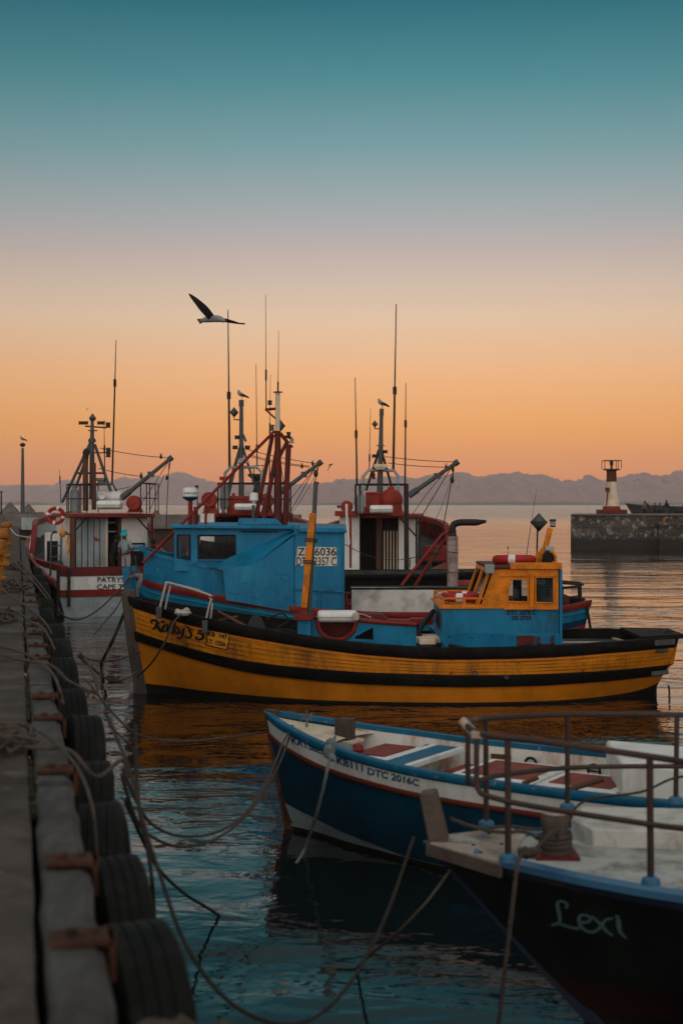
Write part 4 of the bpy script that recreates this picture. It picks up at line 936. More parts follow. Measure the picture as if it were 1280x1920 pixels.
# ------------------------------------------------------------------ trawler type: hull and wheelhouse seen from astern
def trawler(name, label, origin, yaw, hullm, roofw=(-1.42, 1.42), zr=3.2, bul='white'):
    TM = Matrix.Translation(Vector(origin)) @ Matrix.Rotation(yaw, 4, 'Z'); L_ = 12
    HM = TM @ Matrix.Translation((0, L_, 0)) @ Matrix.Rotation(R(-90), 4, 'Z')
    rub = [(0, 2.75), (3, 2.35), (7, 1.8), (10, 1.25), (12, 1.05)]
    h = Hull(L_, rub, [(0, .06), (1, .75), (2, 1.35), (4, 2.05), (7, 2.35), (10, 2.15), (12, 1.95)], [(0, .05), (1.5, .5), (4, 1.5), (7, 2.0), (12, 1.75)], 1.2, 3.5, M=HM, keel=-.8)
    t = thing(name, label, 'boat', origin)
    top = tbl([(0, 3.25), (3, 3.0), (6.0, 2.8), (6.5, 1.7), (12, 1.57)])
    mb = MB()
    for s in (-1, 1): h.band(mb, 0, L_, h.zs, lambda x: .35, s, nz=4)
    obj('hull', mb, M[hullm], t, recalc=False)
    mb = MB()
    for s in (-1, 1): h.band(mb, 0, L_, lambda x: .35, lambda x: -.7, s, nz=4)
    obj('bottom', mb, M['whitegrey'], t, recalc=False)
    # bulwark: double-walled
    mb = MB(HM)
    for s in (-1, 1):
        rings = []
        for i in range(61):
            x = L_*i/60; a = top(x); z0 = h.zs(x); b = h.half(x, z0); b2 = max(.03, b-.12-(a-z0)*.12)
            X = x-(1-min(1, x/3.5))*.35*(a-z0)
            rings.append([(x, s*(b-.02), z0-.05), (X, s*b2, a), (X, s*(b2-.06), a), (x, s*max(.01, b-.12), z0-.05)])
        mb.loft(rings)
    obj('bulwark', mb, M[bul], t)
    mb = MB(HM)
    for s in (-1, 1):
        rings = []
        for i in range(61):
            x = L_*i/60; a = top(x); z0 = h.zs(x); b = h.half(x, z0); b2 = max(.03, b-.12-(a-z0)*.12); X = x-(1-min(1, x/3.5))*.35*(a-z0)
            rings.append([(X, s*(b2+.06), a-.14), (X, s*(b2+.06), a+.05), (X, s*(b2-.12), a+.05), (X, s*(b2-.12), a-.14)])
        mb.loft(rings)
    obj('bulwark_cap', mb, M['red'], t)
    rail_obj(h, 'rub_rail', t, lambda x: h.zs(x)+.1, lambda x: h.zs(x)-.14, 'rail_red', 0, L_, .1)
    deck_obj(h, 'deck', t, lambda x: h.zs(x)-.1, 'netd2', .3, L_-.02)
    # transom
    T = lambda x, y, z: TM @ Vector((x, y, z))
    def tp(nm, z0, z1, w0, w1, m, off):
        mb = MB(TM); mb.loft([[(-w0, off, z0), (w0, off, z0), (w1, off, z1), (-w1, off, z1)], [(-w0, .06, z0), (w0, .06, z0), (w1, .06, z1), (-w1, .06, z1)]]); obj(nm, mb, M[m], t)
    tp('transom_bottom', -.7, .64, 1.55, 1.9, 'whitegrey', .0); tp('transom_stripe', .642, .86, 1.93, 1.97, 'red', -.03); tp('transom_board', .862, 1.3, 1.9, 1.93, 'white', -.008); tp('transom_cap', 1.302, 1.58, 1.98, 2.0, 'darkred', -.04)
    # wheelhouse
    x0, x1 = roofw; hx0, hx1 = x0+.12, x1-.12; z0 = 1.0; rear = 2.3
    def wall(nm, a, b, zt, y, m, th=.05, z_=z0):
        mb = MB(TM); mb.box(((a+b)/2, y, (zt+z_)/2), (b-a, th, zt-z_)); return obj(nm, mb, M[m], t)
    mb = MB(TM); mb.box(((x0+x1)/2, (1.5+6.4)/2, zr), (x1-x0, 4.9, .12)); obj('roof', mb, M['red'], t, bevel=.02)
    mb = MB(TM)
    mb.box((hx0+.03, (rear+6)/2, (z0+zr)/2), (.06, 6-rear, zr-z0-.13)); mb.box((hx1-.03, (rear+6)/2, (z0+zr)/2), (.06, 6-rear, zr-z0-.13)); mb.box(((hx0+hx1)/2, 6.0, (z0+zr)/2), (hx1-hx0-.14, .06, zr-z0-.13)); mb.box((0, 3.6, 1.02), (hx1-hx0-.2, 2.6, .04))
    obj('wheelhouse_wall', mb, M['white'], t)
    for x in (hx0+.1, hx1-.1): pass
    mb = MB(TM)
    for x in (x0+.08, x1-.08): mb.tube([(x, 1.6, z0), (x, 1.6, zr-.05)], .035, 6); mb.tube([(x, 1.6, zr-.65), (x+(-.5 if x > 0 else .5), 1.62, zr-.08)], .03, 6)
    obj('awning_post', mb, M['dsteel'], t)
    return t, TM, h, wall
# ---- white boat at the quay
pat, PT, ph, pwall = trawler('fishing_boat', 'white and red fishing boat with lettered stern moored at the quay', (-7.08, 45.5, 0), R(18), 'netd2')
ps = rplane_surf(PT @ Vector((0, -.01, 0)), PT.to_3x3() @ Vector((0, -1, 0)), .012)
text('lettering', 'PATRYSBERG', (183, 1091.5), (270, 1091.5), 9.5, ps, M['black_letter'], pat, .012); text('lettering', 'CAPE TOWN', (182, 1105), (270, 1105), 9.5, ps, M['black_letter'], pat, .012); text('lettering', '2.1', (209, 1143), (217, 1143), 4.5, rplane_surf(PT @ Vector((0, -.002, 0)), PT.to_3x3() @ Vector((0, -1, 0)), .004), M['black_letter'], pat, 0)
mb = MB(PT)
for i in range(5): mb.box((-1.0+i*.2, 2.28, 2.1), (.17, .04, 2.15))
obj('plank_panel', mb, M['whitegrey'], pat)
pwall('door_frame', -.12, -.04, 3.14, 2.26, 'rlight'); pwall('door_shade_panel', -.04, .30, 3.14, 2.9, 'dark'); pwall('wall_panel', .42, 1.28, 3.14, 2.3, 'white'); pwall('door_post', .30, .42, 3.14, 2.3, 'brown')  # door opening is a dark-painted sheet in place of interior shade
mb = MB(PT); mb.box((.82, 2.2, 1.75), (.75, .18, 1.05)); obj('locker', mb, M['dark'], pat); mb = MB(PT); mb.box((.82, 2.1, 2.18), (.6, .02, .07)); mb.box((.82, 2.1, 2.02), (.6, .02, .04)); obj('locker_trim', mb, M['whitegrey'], pat); obj('shelf', MB(PT).box((.12, 2.6, 2.95), (.3, .2, .05)), M['whitegrey'], pat); obj('shelf', MB(PT).box((.12, 2.6, 2.65), (.3, .2, .05)), M['whitegrey'], pat)
mb = MB(PT); mb.box((-1.3, 1.6, 2.05), (.16, .12, 2.2)); obj('corner_post', mb, M['brown'], pat)
# ladder, side rail, white structure forward left
mb = MB(PT)
for x in (-2.05, -1.72): mb.tube(smooth([(x, 1.3, 1.1), (x+.03, 1.3, 2.3), (x+.08, 1.5, 2.6), (x+.3, 2.0, 2.65)], 4), .03, 6)
for z in (1.5, 1.85, 2.2): mb.tube([(-2.05, 1.3, z), (-1.72, 1.3, z+.04)], .02, 6)
mb.tube([(-1.72, 1.3, 2.6), (-1.3, 1.6, 2.6)], .025, 6); obj('ladder', mb, M['galv'], pat)
mb = MB(PT); mb.box((-1.62, 4.5, 1.8), (.5, .06, 1.6)); obj('side_door', mb, M['white'], pat); mb = MB(PT); mb.box((-1.62, 4.44, 1.85), (.36, .03, .9)); obj('side_window', mb, M['dark'], pat)
mb = MB(PT); mb.box((-1.95, -.06, .8), (.1, .1, 1.5)); mb.box((-1.62, -.09, .95), (.09, .1, 1.2)); obj('stern_bracket', mb, M['dsteel'], pat)
D = 47.3
obj('mast', MB().tube([P(173, 935, D), P(173, 830, D), P(173.5, 790, D)], [.1, .075, .05], 10), M['galv'], pat)
obj('mast_collar', MB().lathe([(0, -.07), (.13, -.05), (.13, .03), (.06, .1), (0, .1)], P(173, 826, D), n=14).lathe([(0, 0), (.16, 0), (.15, .03), (0, .03)], P(174.5, 808, D), n=14), M['galv'], pat)
obj('mast_head', MB().lathe([(0, -.12), (.07, -.1), (.12, .0), (0, .17)], P(174, 784, D), n=10), M['galv'], pat)
for a, b in (((170, 830), (117, 942)), ((171, 835), (142, 915)), ((178, 833), (208, 921))): pxtube(pat, 'mast_stay', [a, b], D, .05, 'galv')
pxtube(pat, 'cross_bar', [(144, 887), (194, 887)], D-.05, .035, 'galv'); pxtube(pat, 'cross_bar', [(160, 799), (200, 802)], D, .025, 'dsteel')
lampbox(pat, D-.1, 157, 793, 16, 6); lampbox(pat, D-.1, 190, 793, 13, 6); lampbox(pat, D, 203, 797, 7, 10); lampbox(pat, D, 203.5, 844, 7, 9); lampbox(pat, D, 203.5, 853, 7, 9); pxtube(pat, 'cross_bar', [(177, 849), (203, 849)], D, .02, 'dsteel')
pxtube(pat, 'exhaust', [(161, 958), (160.5, 880), (161, 852), (162.5, 845)], D-.5, .09, 'brown', 12); obj('exhaust_cap', MB().ball(P(162, 846, D-.5), .1, 10, (1, 1, 1)).tube([P(161, 860, D-.5), P(161, 846, D-.5)], .097, 12), M['soot'], pat)
pxtube(pat, 'exhaust', [(176.5, 956), (176, 868)], D-.4, .075, 'brown', 10)
antenna(pat, D, 197, 907, 195.5, 788, .55, .035); antenna(pat, D, 210.5, 907, 218, 637, .7, .055); antenna(pat, D, 115, 945, 112, 880, .7, .025)
railing(pat, D-.8, 908, 962, [126, 129, 163], r=.028, depth=2.2); railing(pat, D-.6, 906, 962, [264, 275, 281], r=.026, depth=2.2); pxtube(pat, 'arch', [(163, 908), (212, 908), (219, 921)], D-.3, .04, 'galv')
obj('radar', MB().box(P(191, 899, D+.3), (.36, .3, .1)).box(P(190, 904, D+.3), (.22, .2, .1)), M['whitegrey'], pat, bevel=.02)
obj('air_tank', MB().lathe([(0, -.46), (.15, -.44), (.2, -.38), (.2, .38), (.15, .44), (0, .46)], P(205, 931, D+.2), (1, 0, 0), 20).lathe([(0, 0), (.11, 0), (.11, .1), (.09, .1), (.09, .03), (0, .03)], P(192, 930, D-.2), (0, -1, 0), 16), M['plastic'], pat)
canister('life raft canister on the roof of the boat with lettered stern', D-.4, 183, 938, 229, 955)
drum(pat, D-.4, 252, 943, 14, 'orange', .35, base=(238, 950, 268, 961))
gasbottle('grey gas bottle behind the roof rail of the boat with lettered stern', D-.5, 140, 910, 961, 17)
boom(pat, D, (231, 932), (318, 861)); wires(pat, D, [((188, 840), (312, 858), .05), ((185, 878), (264, 893), .03), ((214, 918), (245, 912), .02), ((317, 868), (311, 1000), -.02, 1.2), ((315, 868), (268, 940), 0), ((308, 890), (282, 955), 0), ((319, 866), (317, 880), 0, 1.6)]); block(pat, D, 302, 856.5); block(pat, D, 265, 893, .07); block(pat, D, 313, 896)
ring_float('life ring hanging upright beside the white boat wheelhouse at the left', P(105, 967, 47.5), .25, .065, (0.15, -1, .1))
o_ = P(118, 1000, 46.3); single('buoy', MB().ball(o_, .11, 12, (1, 1, 1.2)).tube([o_+Vector((0, 0, .1)), o_+Vector((0, 0, .35))], .012, 5), M['orangep'], 'yellow float hanging beside the ladder of the white boat', 'buoy')
mb = MB(); mb.tube(smooth([P(129, 1003, 46.2), P(127, 1015, 46.2), P(130, 1025, 46.2), P(126, 1040, 46.2), P(129, 1032, 46.2)], 4), .04, 6); single('line_coil', mb, M['orangep'], 'orange line hanging from the brown corner post', 'rope')
o_ = P(180, 1010, 46.8); single('glove', MB().ball(o_, .07, 8, (.7, .5, 1.2)).ball(o_+Vector((.06, 0, -.04)), .05, 8), M['orange'], 'small red glove pinned on the plank panel', 'glove')
# ---- crew on deck
man = standing(.04, [(.15, .02, .66), (.06, .14, .60)], [(-.15, -.02, .64), (-.02, .13, .55)]); deckz = 1.06
def fingers_extra(t, HP, base, Rm): pass
person('crewman in turquoise bobble beanie and pale blue t-shirt on the stern', PT @ Vector((.42, 1.25, .98)), R(150), man, ['skin', 'tee', 'trousers', 'jacket'], 1.72, 'beanie')
person('crewman in dark clothes in the doorway facing the man in the beanie', PT @ Vector((.02, 1.75, .98)), R(-75), dict(standing(.08), longsleeve=1), ['skin', 'jacket', 'jacket', 'jacket'], 1.62, 'jacket')
pj = PT @ Vector((1.32, 1.2, .80)); t_ = person('crewman in black jacket with yellow reflective stripe at the rail', pj, R(170), dict(standing(.05), longsleeve=1), ['skin', 'jacket', 'jacket', 'jacket'], 1.66, 'jacket')
obj('reflective_stripe', MB().tube(smooth([pj+Vector((-.17, -.17, 1.3)), pj+Vector((0, -.2, 1.22)), pj+Vector((.2, -.14, 1.08))], 4), .025, 6), M['hivis'], t_)
# ---- boat behind the blue cabin
b3, B3, h3, w3 = trawler('fishing_boat', 'fishing boat with orange red deck gear and grey mast behind the blue cabin', (-2.9, 46.6, 0), R(3), 'netd2', (-1.65, 1.35)); w3('doorway', -1.0, -.4, 3.13, 2.2, 'dark'); w3('wall_panel', -.35, 1.2, 3.13, 2.25, 'dark')  # doorway is a solid sheet, painted dark like an unlit inside
D = 47.5
obj('mast', MB().tube([P(452.5, 960, D), P(452.5, 752, D)], [.1, .06], 10).tube([P(452.5, 762, D), P(452.5, 750, D)], .085, 10), M['galv'], b3)
for a, b in (((451, 835), (430, 905)), ((450, 840), (426, 940)), ((455, 838), (482, 925)), ((456, 815), (461, 828))): pxtube(b3, 'mast_stay', [a, b], D, .04, 'galv')
pxtube(b3, 'arch', [(422, 908), (422, 887), (432, 876), (482, 876), (491, 886), (491, 908)], D, .055, 'whitegrey'); obj('radar', MB().box(P(456, 866, D-.2), (.36, .25, .1)).box(P(456, 861, D-.2), (.22, .2, .07)), M['whitegrey'], b3, bevel=.02)
lampbox(b3, D, 445, 820, 9, 7); lampbox(b3, D-.1, 441, 839, 9, 7); lampbox(b3, D-.1, 464, 839, 9, 7)
reflector(b3, D, 439, 773, 9); pxtube(b3, 'reflector_arm', [(439, 782), (439, 787), (452, 787)], D, .02, 'dsteel')
antenna(b3, D, 430.5, 878, 427.5, 581, .46, .07); antenna(b3, D, 482, 880, 480, 682, .2, .04); antenna(b3, D, 493, 885, 492, 868, None, .02)
railing(b3, D-.9, 906, 966, [409, 421, 480, 535, 541], 'dsteel', .035, depth=1.8)
obj('deck_housing', MB().box(P(453, 948, D-.2), (.95, .6, .65)).box(P(461, 934, D-.2), (.75, .5, .14)).box(P(438, 929, D-.2), (.1, .1, .16)).box(P(470, 929, D-.2), (.1, .1, .16)), M['orange'], b3, bevel=.03)
drum(b3, D-.9, 392.5, 937, 14.5, 'orange', .4, base=(379, 942, 408, 965)); drum(b3, D-.3, 500, 938, 13, 'orange', .4, base=(487, 946, 512, 966))
obj('white_housing', MB().box(P(390, 990, D-.7), (.45, .5, .95)), M['white'], b3); lampbox(b3, D-1.2, 376, 946, 7, 5)
canister('life raft canister between the orange drums behind the blue cabin', D-1.0, 440, 944, 481, 958)
gasbottle('gas bottle with orange top behind the black rail over the blue cabin', D-.6, 421, 900, 955, 16)
obj('bottle_cap', MB().box(P(420, 897, D-.6), (.28, .28, .12)), M['orange'], b3, bevel=.02)
obj('vent_cowl', MB().lathe([(0, 0), (.16, 0), (.14, .35), (.1, .5), (.1, .7), (.3, .85), (.32, .92), (0, .92)], P(482, 940, D+.3), n=16), M['greenc2'], b3); pxtube(b3, 'vent_rail', [(476, 890), (476, 873), (498, 873), (498, 890)], D+.3, .018, 'dsteel')
boom(b3, D, (528, 921), (598, 869)); wires(b3, D, [((460, 842), (592, 869), .04), ((465, 852), (580, 874), .05), ((465, 855), (580, 876), .05), ((597, 873), (590, 903), .02, 1.6), ((594, 873), (538, 945), 0), ((592, 874), (540, 968), 0, 1.2), ((590, 893), (545, 965), .05, .7)]); block(b3, D, 566, 874.5); block(b3, D, 586, 869.5, .06); block(b3, D, 592, 888, .1)
# ---- red and white boat
b4, B4, h4, w4 = trawler('fishing_boat', 'red and white fishing boat with large red dome on its wheelhouse roof', (1.05, 43.2, 0), R(-5), 'darkred', (-1.05, 1.25), bul='darkred'); D = 45.3
w4('doorway', -.92, -.15, 3.13, 2.6, 'dark'); w4('wall_panel', .58, 1.12, 3.13, 2.2, 'white'); w4('wall_panel', -.97, -.90, 3.13, 2.2, 'white'); w4('sill', -.9, .6, 1.28, 2.2, 'white'); w4('door_post', -.14, .06, 3.13, 2.3, 'brown')  # doorway here is a dark sheet standing in for shade within
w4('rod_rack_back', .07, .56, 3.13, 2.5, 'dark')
mb = MB(B4)
for i in range(5): mb.box((.12+i*.1, 2.3, 2.0), (.035, .03, 1.5))
obj('rod_rack', mb, M['rlight'], b4); mb = MB(B4); mb.box((.34, 2.27, 2.75), (.56, .04, .05)); mb.box((.34, 2.27, 1.4), (.56, .04, .05)); mb.box((.03, 2.27, 2.1), (.04, .04, 1.4)); mb.box((.6, 2.27, 2.1), (.04, .04, 1.4)); obj('rack_frame', mb, M['dsteel'], b4)
mb = MB(B4); mb.box((.86, 2.165, 1.72), (.2, .01, .3)); obj('safety_sign', mb, M['darkred'], b4)
mb = MB(B4)
for i in range(2):
    for j in range(3): mb.box((.82+i*.085, 2.155, 1.63+j*.09), (.065, .006, .06))
obj('sign_symbols', mb, M['sign'], b4)
mb = MB(B4); mb.box((1.24, 2.0, 2.15), (.07, .07, 2.1)); mb.box((-1.0, 2.0, 2.15), (.05, .05, 2.1)); obj('corner_post', mb, M['dsteel'], b4)
obj('mast', MB().tube([P(711, 962, D), P(715, 770, D)], [.11, .055], 10).tube([P(715, 780, D), P(715.3, 766.5, D)], .07, 10).lathe([(0, 0), (.14, 0), (.12, .03), (0, .03)], P(713, 836, D), n=14), M['galv'], b4)
for a, b in (((711, 842), (686, 920)), ((714, 842), (736, 920)), ((709, 845), (697, 895))): pxtube(b4, 'mast_stay', [a, b], D, .04, 'dsteel')
pxtube(b4, 'arch', [(680, 920), (680, 894), (690, 882), (738, 882), (746, 893), (746, 922)], D, .055, 'whitegrey'); obj('radar', MB().box(P(713, 874, D-.2), (.42, .25, .12)).box(P(713, 879, D-.2), (.3, .2, .06)), M['rlight'], b4, bevel=.02)
lampbox(b4, D, 702.5, 855, 10, 6); lampbox(b4, D, 722, 847, 8, 6); lampbox(b4, D, 700, 893, 6, 11); reflector(b4, D, 702.5, 795, 6.5); pxtube(b4, 'reflector_arm', [(702, 801), (702, 804), (713, 804)], D, .018, 'dsteel')
antenna(b4, D, 669, 908, 665.5, 708, .47, .05); antenna(b4, D, 692, 882, 694.5, 766, .2, .028); antenna(b4, D, 737, 882, 742.5, 570, .48, .065); antenna(b4, D, 759, 910, 760.5, 718, .6, .045)
pxtube(b4, 'awning_post', [(761, 908), (762, 1075)], D-1.7, .075, 'dsteel', 8)
railing(b4, D-1.3, 908, 964, [667, 675, 764], 'dsteel', .035, mid=False, depth=1.8)
obj('deck_box', MB().box(P(699, 938, D-.3), (.46, .5, .52)).box(P(700, 925.5, D-.3), (.52, .55, .05)).box(P(700, 957, D-.6), (.9, .3, .25)), M['orange'], b4, bevel=.03)
c_ = P(733, 938, D-.5); obj('dome', MB().ball(c_, .37, 24, (1, 1, 1)).lathe([(0, .3), (.12, .32), (.1, .42), (0, .44)], c_, n=12).lathe([(0, -.48), (.42, -.48), (.36, -.3), (.34, -.1), (0, -.1)], c_, n=24), M['orange'], b4)
canister('life raft canister in front of the red dome', D-1.3, 693, 947, 736, 963)
gasbottle('blue grey gas bottle left of the red dome', D-1.2, 676, 920, 962, 15)
drum(b4, D-1.0, 650, 950, 11.5, 'orange', .3); obj('drum_shelf', MB().box(P(650, 963, D-.9), (.75, .5, .16)), M['orange'], b4); obj('side_housing', MB().box(P(655, 1020, D-.4), (.62, .8, 1.9)), M['white'], b4); lampbox(b4, D-1.3, 635, 950, 6, 5)
pxtube(b4, 'white_pipe', [(649.5, 945), (650.5, 985), (655, 1020)], D-1.7, .035, 'plastic', sm=True); pxtube(b4, 'red_post', [(657, 965), (657, 1065)], D-1.7, .035, 'red')
boom(b4, D, (768, 928), (853, 869)); wires(b4, D, [((722, 856), (848, 866), .03), ((727, 868), (838, 876), .03), ((848, 872), (772, 998), 0, 1.3), ((844, 876), (768, 972), -.1, .9), ((851, 874), (822, 1035), 0, 1.3), ((850, 880), (846, 905), 0, 2), ((843, 905), (777, 1013), .45, .6)]); block(b4, D, 836, 876, .06); block(b4, D, 848, 880); block(b4, D, 847, 900, .09)
rope('thin wire sagging across the doorway of the red and white boat', [P(645, 1020, 34), P(690, 1042, 38), P(740, 1050, 38), P(790, 1042, 35), P(815, 1033, 31.5)], .014, 'rope')
mb = MB(B4); mb.box((1.75, 4.2, 1.95), (.9, .8, .5)); obj('deck_bin', mb, M['red'], b4, bevel=.03)
# ---- dark hull between
def darkhull():
    h = Hull(9, [(0, 1.78), (2, 1.72), (5, 1.70), (9, 1.72)], [(0, .06), (1, .8), (2.5, 1.3), (6, 1.4), (9, 1.2)], [(0, .05), (2, .6), (5, 1.1), (9, .8)], .5, 2, M=Matrix.Translation((4.55, 39, 0)) @ Matrix.Rotation(R(180), 4, 'Z'))
    t = thing('workboat', 'low black hull lying behind the white board, right of the red boat', 'boat', (.5, 39, 0))
    band_obj(h, 'hull', t, [('hull', h.zs, lambda x: -.4, 'black', 6)], 0, 9)
    rail_obj(h, 'gunwale', t, lambda x: h.zs(x)+.02, lambda x: h.zs(x)-.1, 'black', 0, 9, .06); deck_obj(h, 'deck', t, lambda x: h.zs(x)-.35, 'netd2', .1, 8.9); inner_obj(h, 'inner_bulwark', t, h.zs, lambda x: h.zs(x)-.35, 'netd2', 0, 9)
    obj('bitts', MB().tube([P(905, 1078, 38.6), P(905, 1071, 38.6)], .06, 8).tube([P(901, 1074, 38.6), P(909, 1073, 38.6)], .04, 8), M['dsteel'], t)
    mb = MB(); mb.ball(P(876, 1096, 37.4), .42, 12, (1.3, .6, .3)); obj('red_cover', mb, M['red'], t)
darkhull()
# ================================================================== BLUE CABIN BOAT
def blueboat():
    X0, YC = -4.72, 31.7
    h = Hull(10.15, [(0, 2.1), (.5, 1.86), (1.5, 1.70), (3, 1.48), (4.5, 1.32), (5.8, 1.26), (8, 1.26), (9.5, 1.36), (10.15, 1.46)],
             [(0, .06), (.5, .5), (1, .85), (1.7, 1.2), (3, 1.58), (4.5, 1.7), (7, 1.7), (9, 1.25), (10.15, .75)], [(0, .04), (1, .3), (2, .75), (4, 1.4), (7, 1.45), (9, .8), (10.15, .3)], .35, 1.5, .35, M=Matrix.Translation((X0, YC, 0)))
    t = thing('fishing_boat', 'blue fishing boat with large blue cabin and red mast behind the yellow boat', 'boat', (0, YC, 0)); L_ = h.L
    z = h.zs
    band_obj(h, 'x', t, [('topside', z, lambda x: z(x)-.36, 'blue', 3), ('blue_band', lambda x: z(x)-.36, lambda x: z(x)-.55, 'dblue', 2), ('lower_hull', lambda x: z(x)-.55, lambda x: .12, 'white', 4), ('bottom', lambda x: .12, lambda x: -.42, 'boot', 3)], 0, L_)
    rail_obj(h, 'rub_rail', t, lambda x: z(x)+.05, lambda x: z(x)-.1, 'red', 0.05, L_, .06)
    rail_obj(h, 'teal_moulding', t, lambda x: z(x)-.17, lambda x: z(x)-.22, 'teal', .1, L_, .025)
    rail_obj(h, 'lower_rub_rail', t, lambda x: z(x)-.5, lambda x: z(x)-.62, 'red', 7, L_, .07)
    deck_obj(h, 'deck', t, lambda x: z(x)-.3, 'netd2', .2, L_-.05); inner_obj(h, 'inner_bulwark', t, z, lambda x: z(x)-.3, 'darkred', 0, L_)
    mb = MB(h.M); b_ = h.b(L_); mb.loft([[(L_, -b_, 1.46), (L_, b_, 1.46), (L_-.3, .5, .1), (L_-.3, -.5, .1)], [(L_-.08, -b_, 1.46), (L_-.08, b_, 1.46), (L_-.4, .5, .1), (L_-.4, -.5, .1)]]); obj('transom', mb, M['blue'], t)
    mb = MB(h.M); mb.loft([[(-.16, -.07, 2.16), (.14, -.08, 2.22), (.14, .08, 2.22), (-.16, .07, 2.16)], [(-.1, -.08, 1.7), (.25, -.09, 1.7), (.25, .09, 1.7), (-.1, .08, 1.7)], [(.25, -.05, 0), (.5, -.06, 0), (.5, .06, 0), (.25, .05, 0)], [(.45, -.04, -.4), (.7, -.04, -.4), (.7, .04, -.4), (.45, .04, -.4)]]); obj('stem', mb, M['blue'], t)
    # raised bow bulwark
    up = tbl([(.25, 2.62), (.5, 2.52), (1.2, 2.38), (2.0, 2.22), (3.0, 2.06), (4.2, 2.0)])
    mb = MB(h.M)
    for s in (-1, 1):
        rings = []
        for i in range(37):
            x = .38+(3.45-.38)*i/36; w = h.b(x)+.03; rings.append([(x, s*w, z(x)+.04), (x, s*(w+.02), up(x)), (x, s*(w-.05), up(x)), (x, s*(w-.05), z(x)+.04)])
        mb.loft(rings)
    obj('bow_bulwark', mb, M['blue'], t)
    mb = MB(h.M)
    for s in (-1, 1):
        rings = []
        for i in range(37):
            x = .16+(3.6-.16)*i/36; w = h.b(max(.3, x))+.03; rings.append([(x, s*(w+.05), up(x)-.04), (x, s*(w+.05), up(x)+.03), (x, s*(w-.09), up(x)+.03), (x, s*(w-.09), up(x)-.04)])
        mb.loft(rings)
    obj('bulwark_cap', mb, M['blue2'], t)
    deck_obj(h, 'foredeck', t, lambda x: up(x)-.42, 'netd2', .5, 3.4, .1)
    # cabin ------------------------------------------------------
    Y0, Y1, YB = 30.02, 30.55, 33.3
    f0 = lambda u, v, d: P(u, v, Y0)+Vector((0, d, 0)); f1 = lambda u, v, d: P(u, v, Y1)+Vector((0, d, 0))
    mb = MB(); mb.plate([(552, 990), (646, 990), (646, 1141), (552, 1147)], f0, .06); obj('cabin_side', mb, M['blue'], t)
    mb = MB(); mb.plate([(556, 1001), (551, 1001), (551, 1147.5), (424, 1125), (418, 1069), (447, 1062), (474, 1060)], lambda u, v, d: P(u, v, Y0-.03)+Vector((0, d, 0)), .06); obj('cabin_side_panel', mb, M['blue'], t)
    mb = MB(); mb.plate([(327, 985), (562, 985), (562, 1080), (327, 1070)], f1, .06, holes=[[(333, 1003), (356, 1003), (356, 1050), (333, 1045)], [(372, 1004), (441, 1004), (441, 1042), (436, 1047), (372, 1047)]]); obj('cabin_front_side', mb, M['blue'], t)
    mb = MB(); a = [P(474, 1060, Y0-.03), P(556, 1001, Y0-.03), P(552, 994, Y1-.02), P(400, 1058, Y1-.02)]
    i = [mb.pt(p) for p in a]; mb.face(i); j = [mb.pt(p+Vector((0, .02, -.03))) for p in a]; mb.face(j[::-1])
    b = [P(474, 1060, Y0-.03), P(400, 1058, Y1-.02), P(372, 1058, Y1-.02), P(420, 1070, Y0-.03)]; i = [mb.pt(p) for p in b]; mb.face(i)
    obj('sloping_panel', mb, M['blue2'], t, recalc=False, ang=10)
    mb = MB(); x0 = P(327, 0, Y1).x; x1 = P(646, 0, Y0).x
    zt = 3.07
    mb.box((x0+.03, (Y1+YB)/2+.1, 1.9), (.05, YB-Y1-.4, .7)); mb.box((x0+.03, Y1+.9, 2.75), (.05, .12, .9)); mb.box((x0+.03, (Y1+YB)/2, 3.0), (.05, YB-Y1-.2, .12)); mb.box((x0+.05, YB-.2, 2.4), (.05, .15, 1.3))
    mb.box(((x0+x1)/2, YB-.05, 1.85), (x1-x0-.2, .05, 1.1)); mb.box(((x0+x1)/2, YB-.05, 2.96), (x1-x0-.2, .05, .14)); mb.box(((x0+x1)/2+.95, YB-.05, 2.65), (1.2, .05, .5)); mb.box((x0+.75, YB-.05, 2.65), (.25, .05, .5)); mb.box((x1-.03, (Y0+YB)/2+.05, 2.05), (.05, YB-Y0-.25, 1.9)); obj('cabin_wall', mb, M['blue2'], t)
    mb = MB(); xr0 = x0-.02; mb.loft([[(xr0-.05, Y1-.15, zt), (xr0-.05, YB, zt+.02), (xr0-.05, YB, zt+.09), (xr0-.05, Y1-.15, zt+.07)], [(P(545, 0, Y1).x, Y1-.18, zt-.02), (P(545, 0, Y1).x, YB, zt+.02), (P(545, 0, Y1).x, YB, zt+.09), (P(545, 0, Y1).x, Y1-.18, zt+.05)], [(P(560, 0, Y0).x, Y0-.12, zt-.07), (P(560, 0, Y0).x, YB, zt+.0), (P(560, 0, Y0).x, YB, zt+.07), (P(560, 0, Y0).x, Y0-.12, zt)], [(x1+.04, Y0-.12, zt-.09), (x1+.04, YB, zt-.02), (x1+.04, YB, zt+.05), (x1+.04, Y0-.12, zt-.02)]]); obj('roof', mb, M['blue2'], t, bevel=.012)
    # window frames, curtain, glass
    for nm, pts in (('window', [(372, 1004), (441, 1004), (441, 1042), (436, 1047), (372, 1047)]), ('window', [(333, 1003), (356, 1003), (356, 1050), (333, 1045)])):
        mb = MB(); q = [f1(u, v, -.01) for u, v in pts]; mb.tube(q+[q[0]], .022, 5, caps=False); w_ = obj(nm, mb, M['dark'], t)
        mb = MB(); mb.plate(pts, lambda u, v, d: f1(u, v, .03+d), .006); obj('pane', mb, M['glass'], w_)
    mb = MB(); g = []
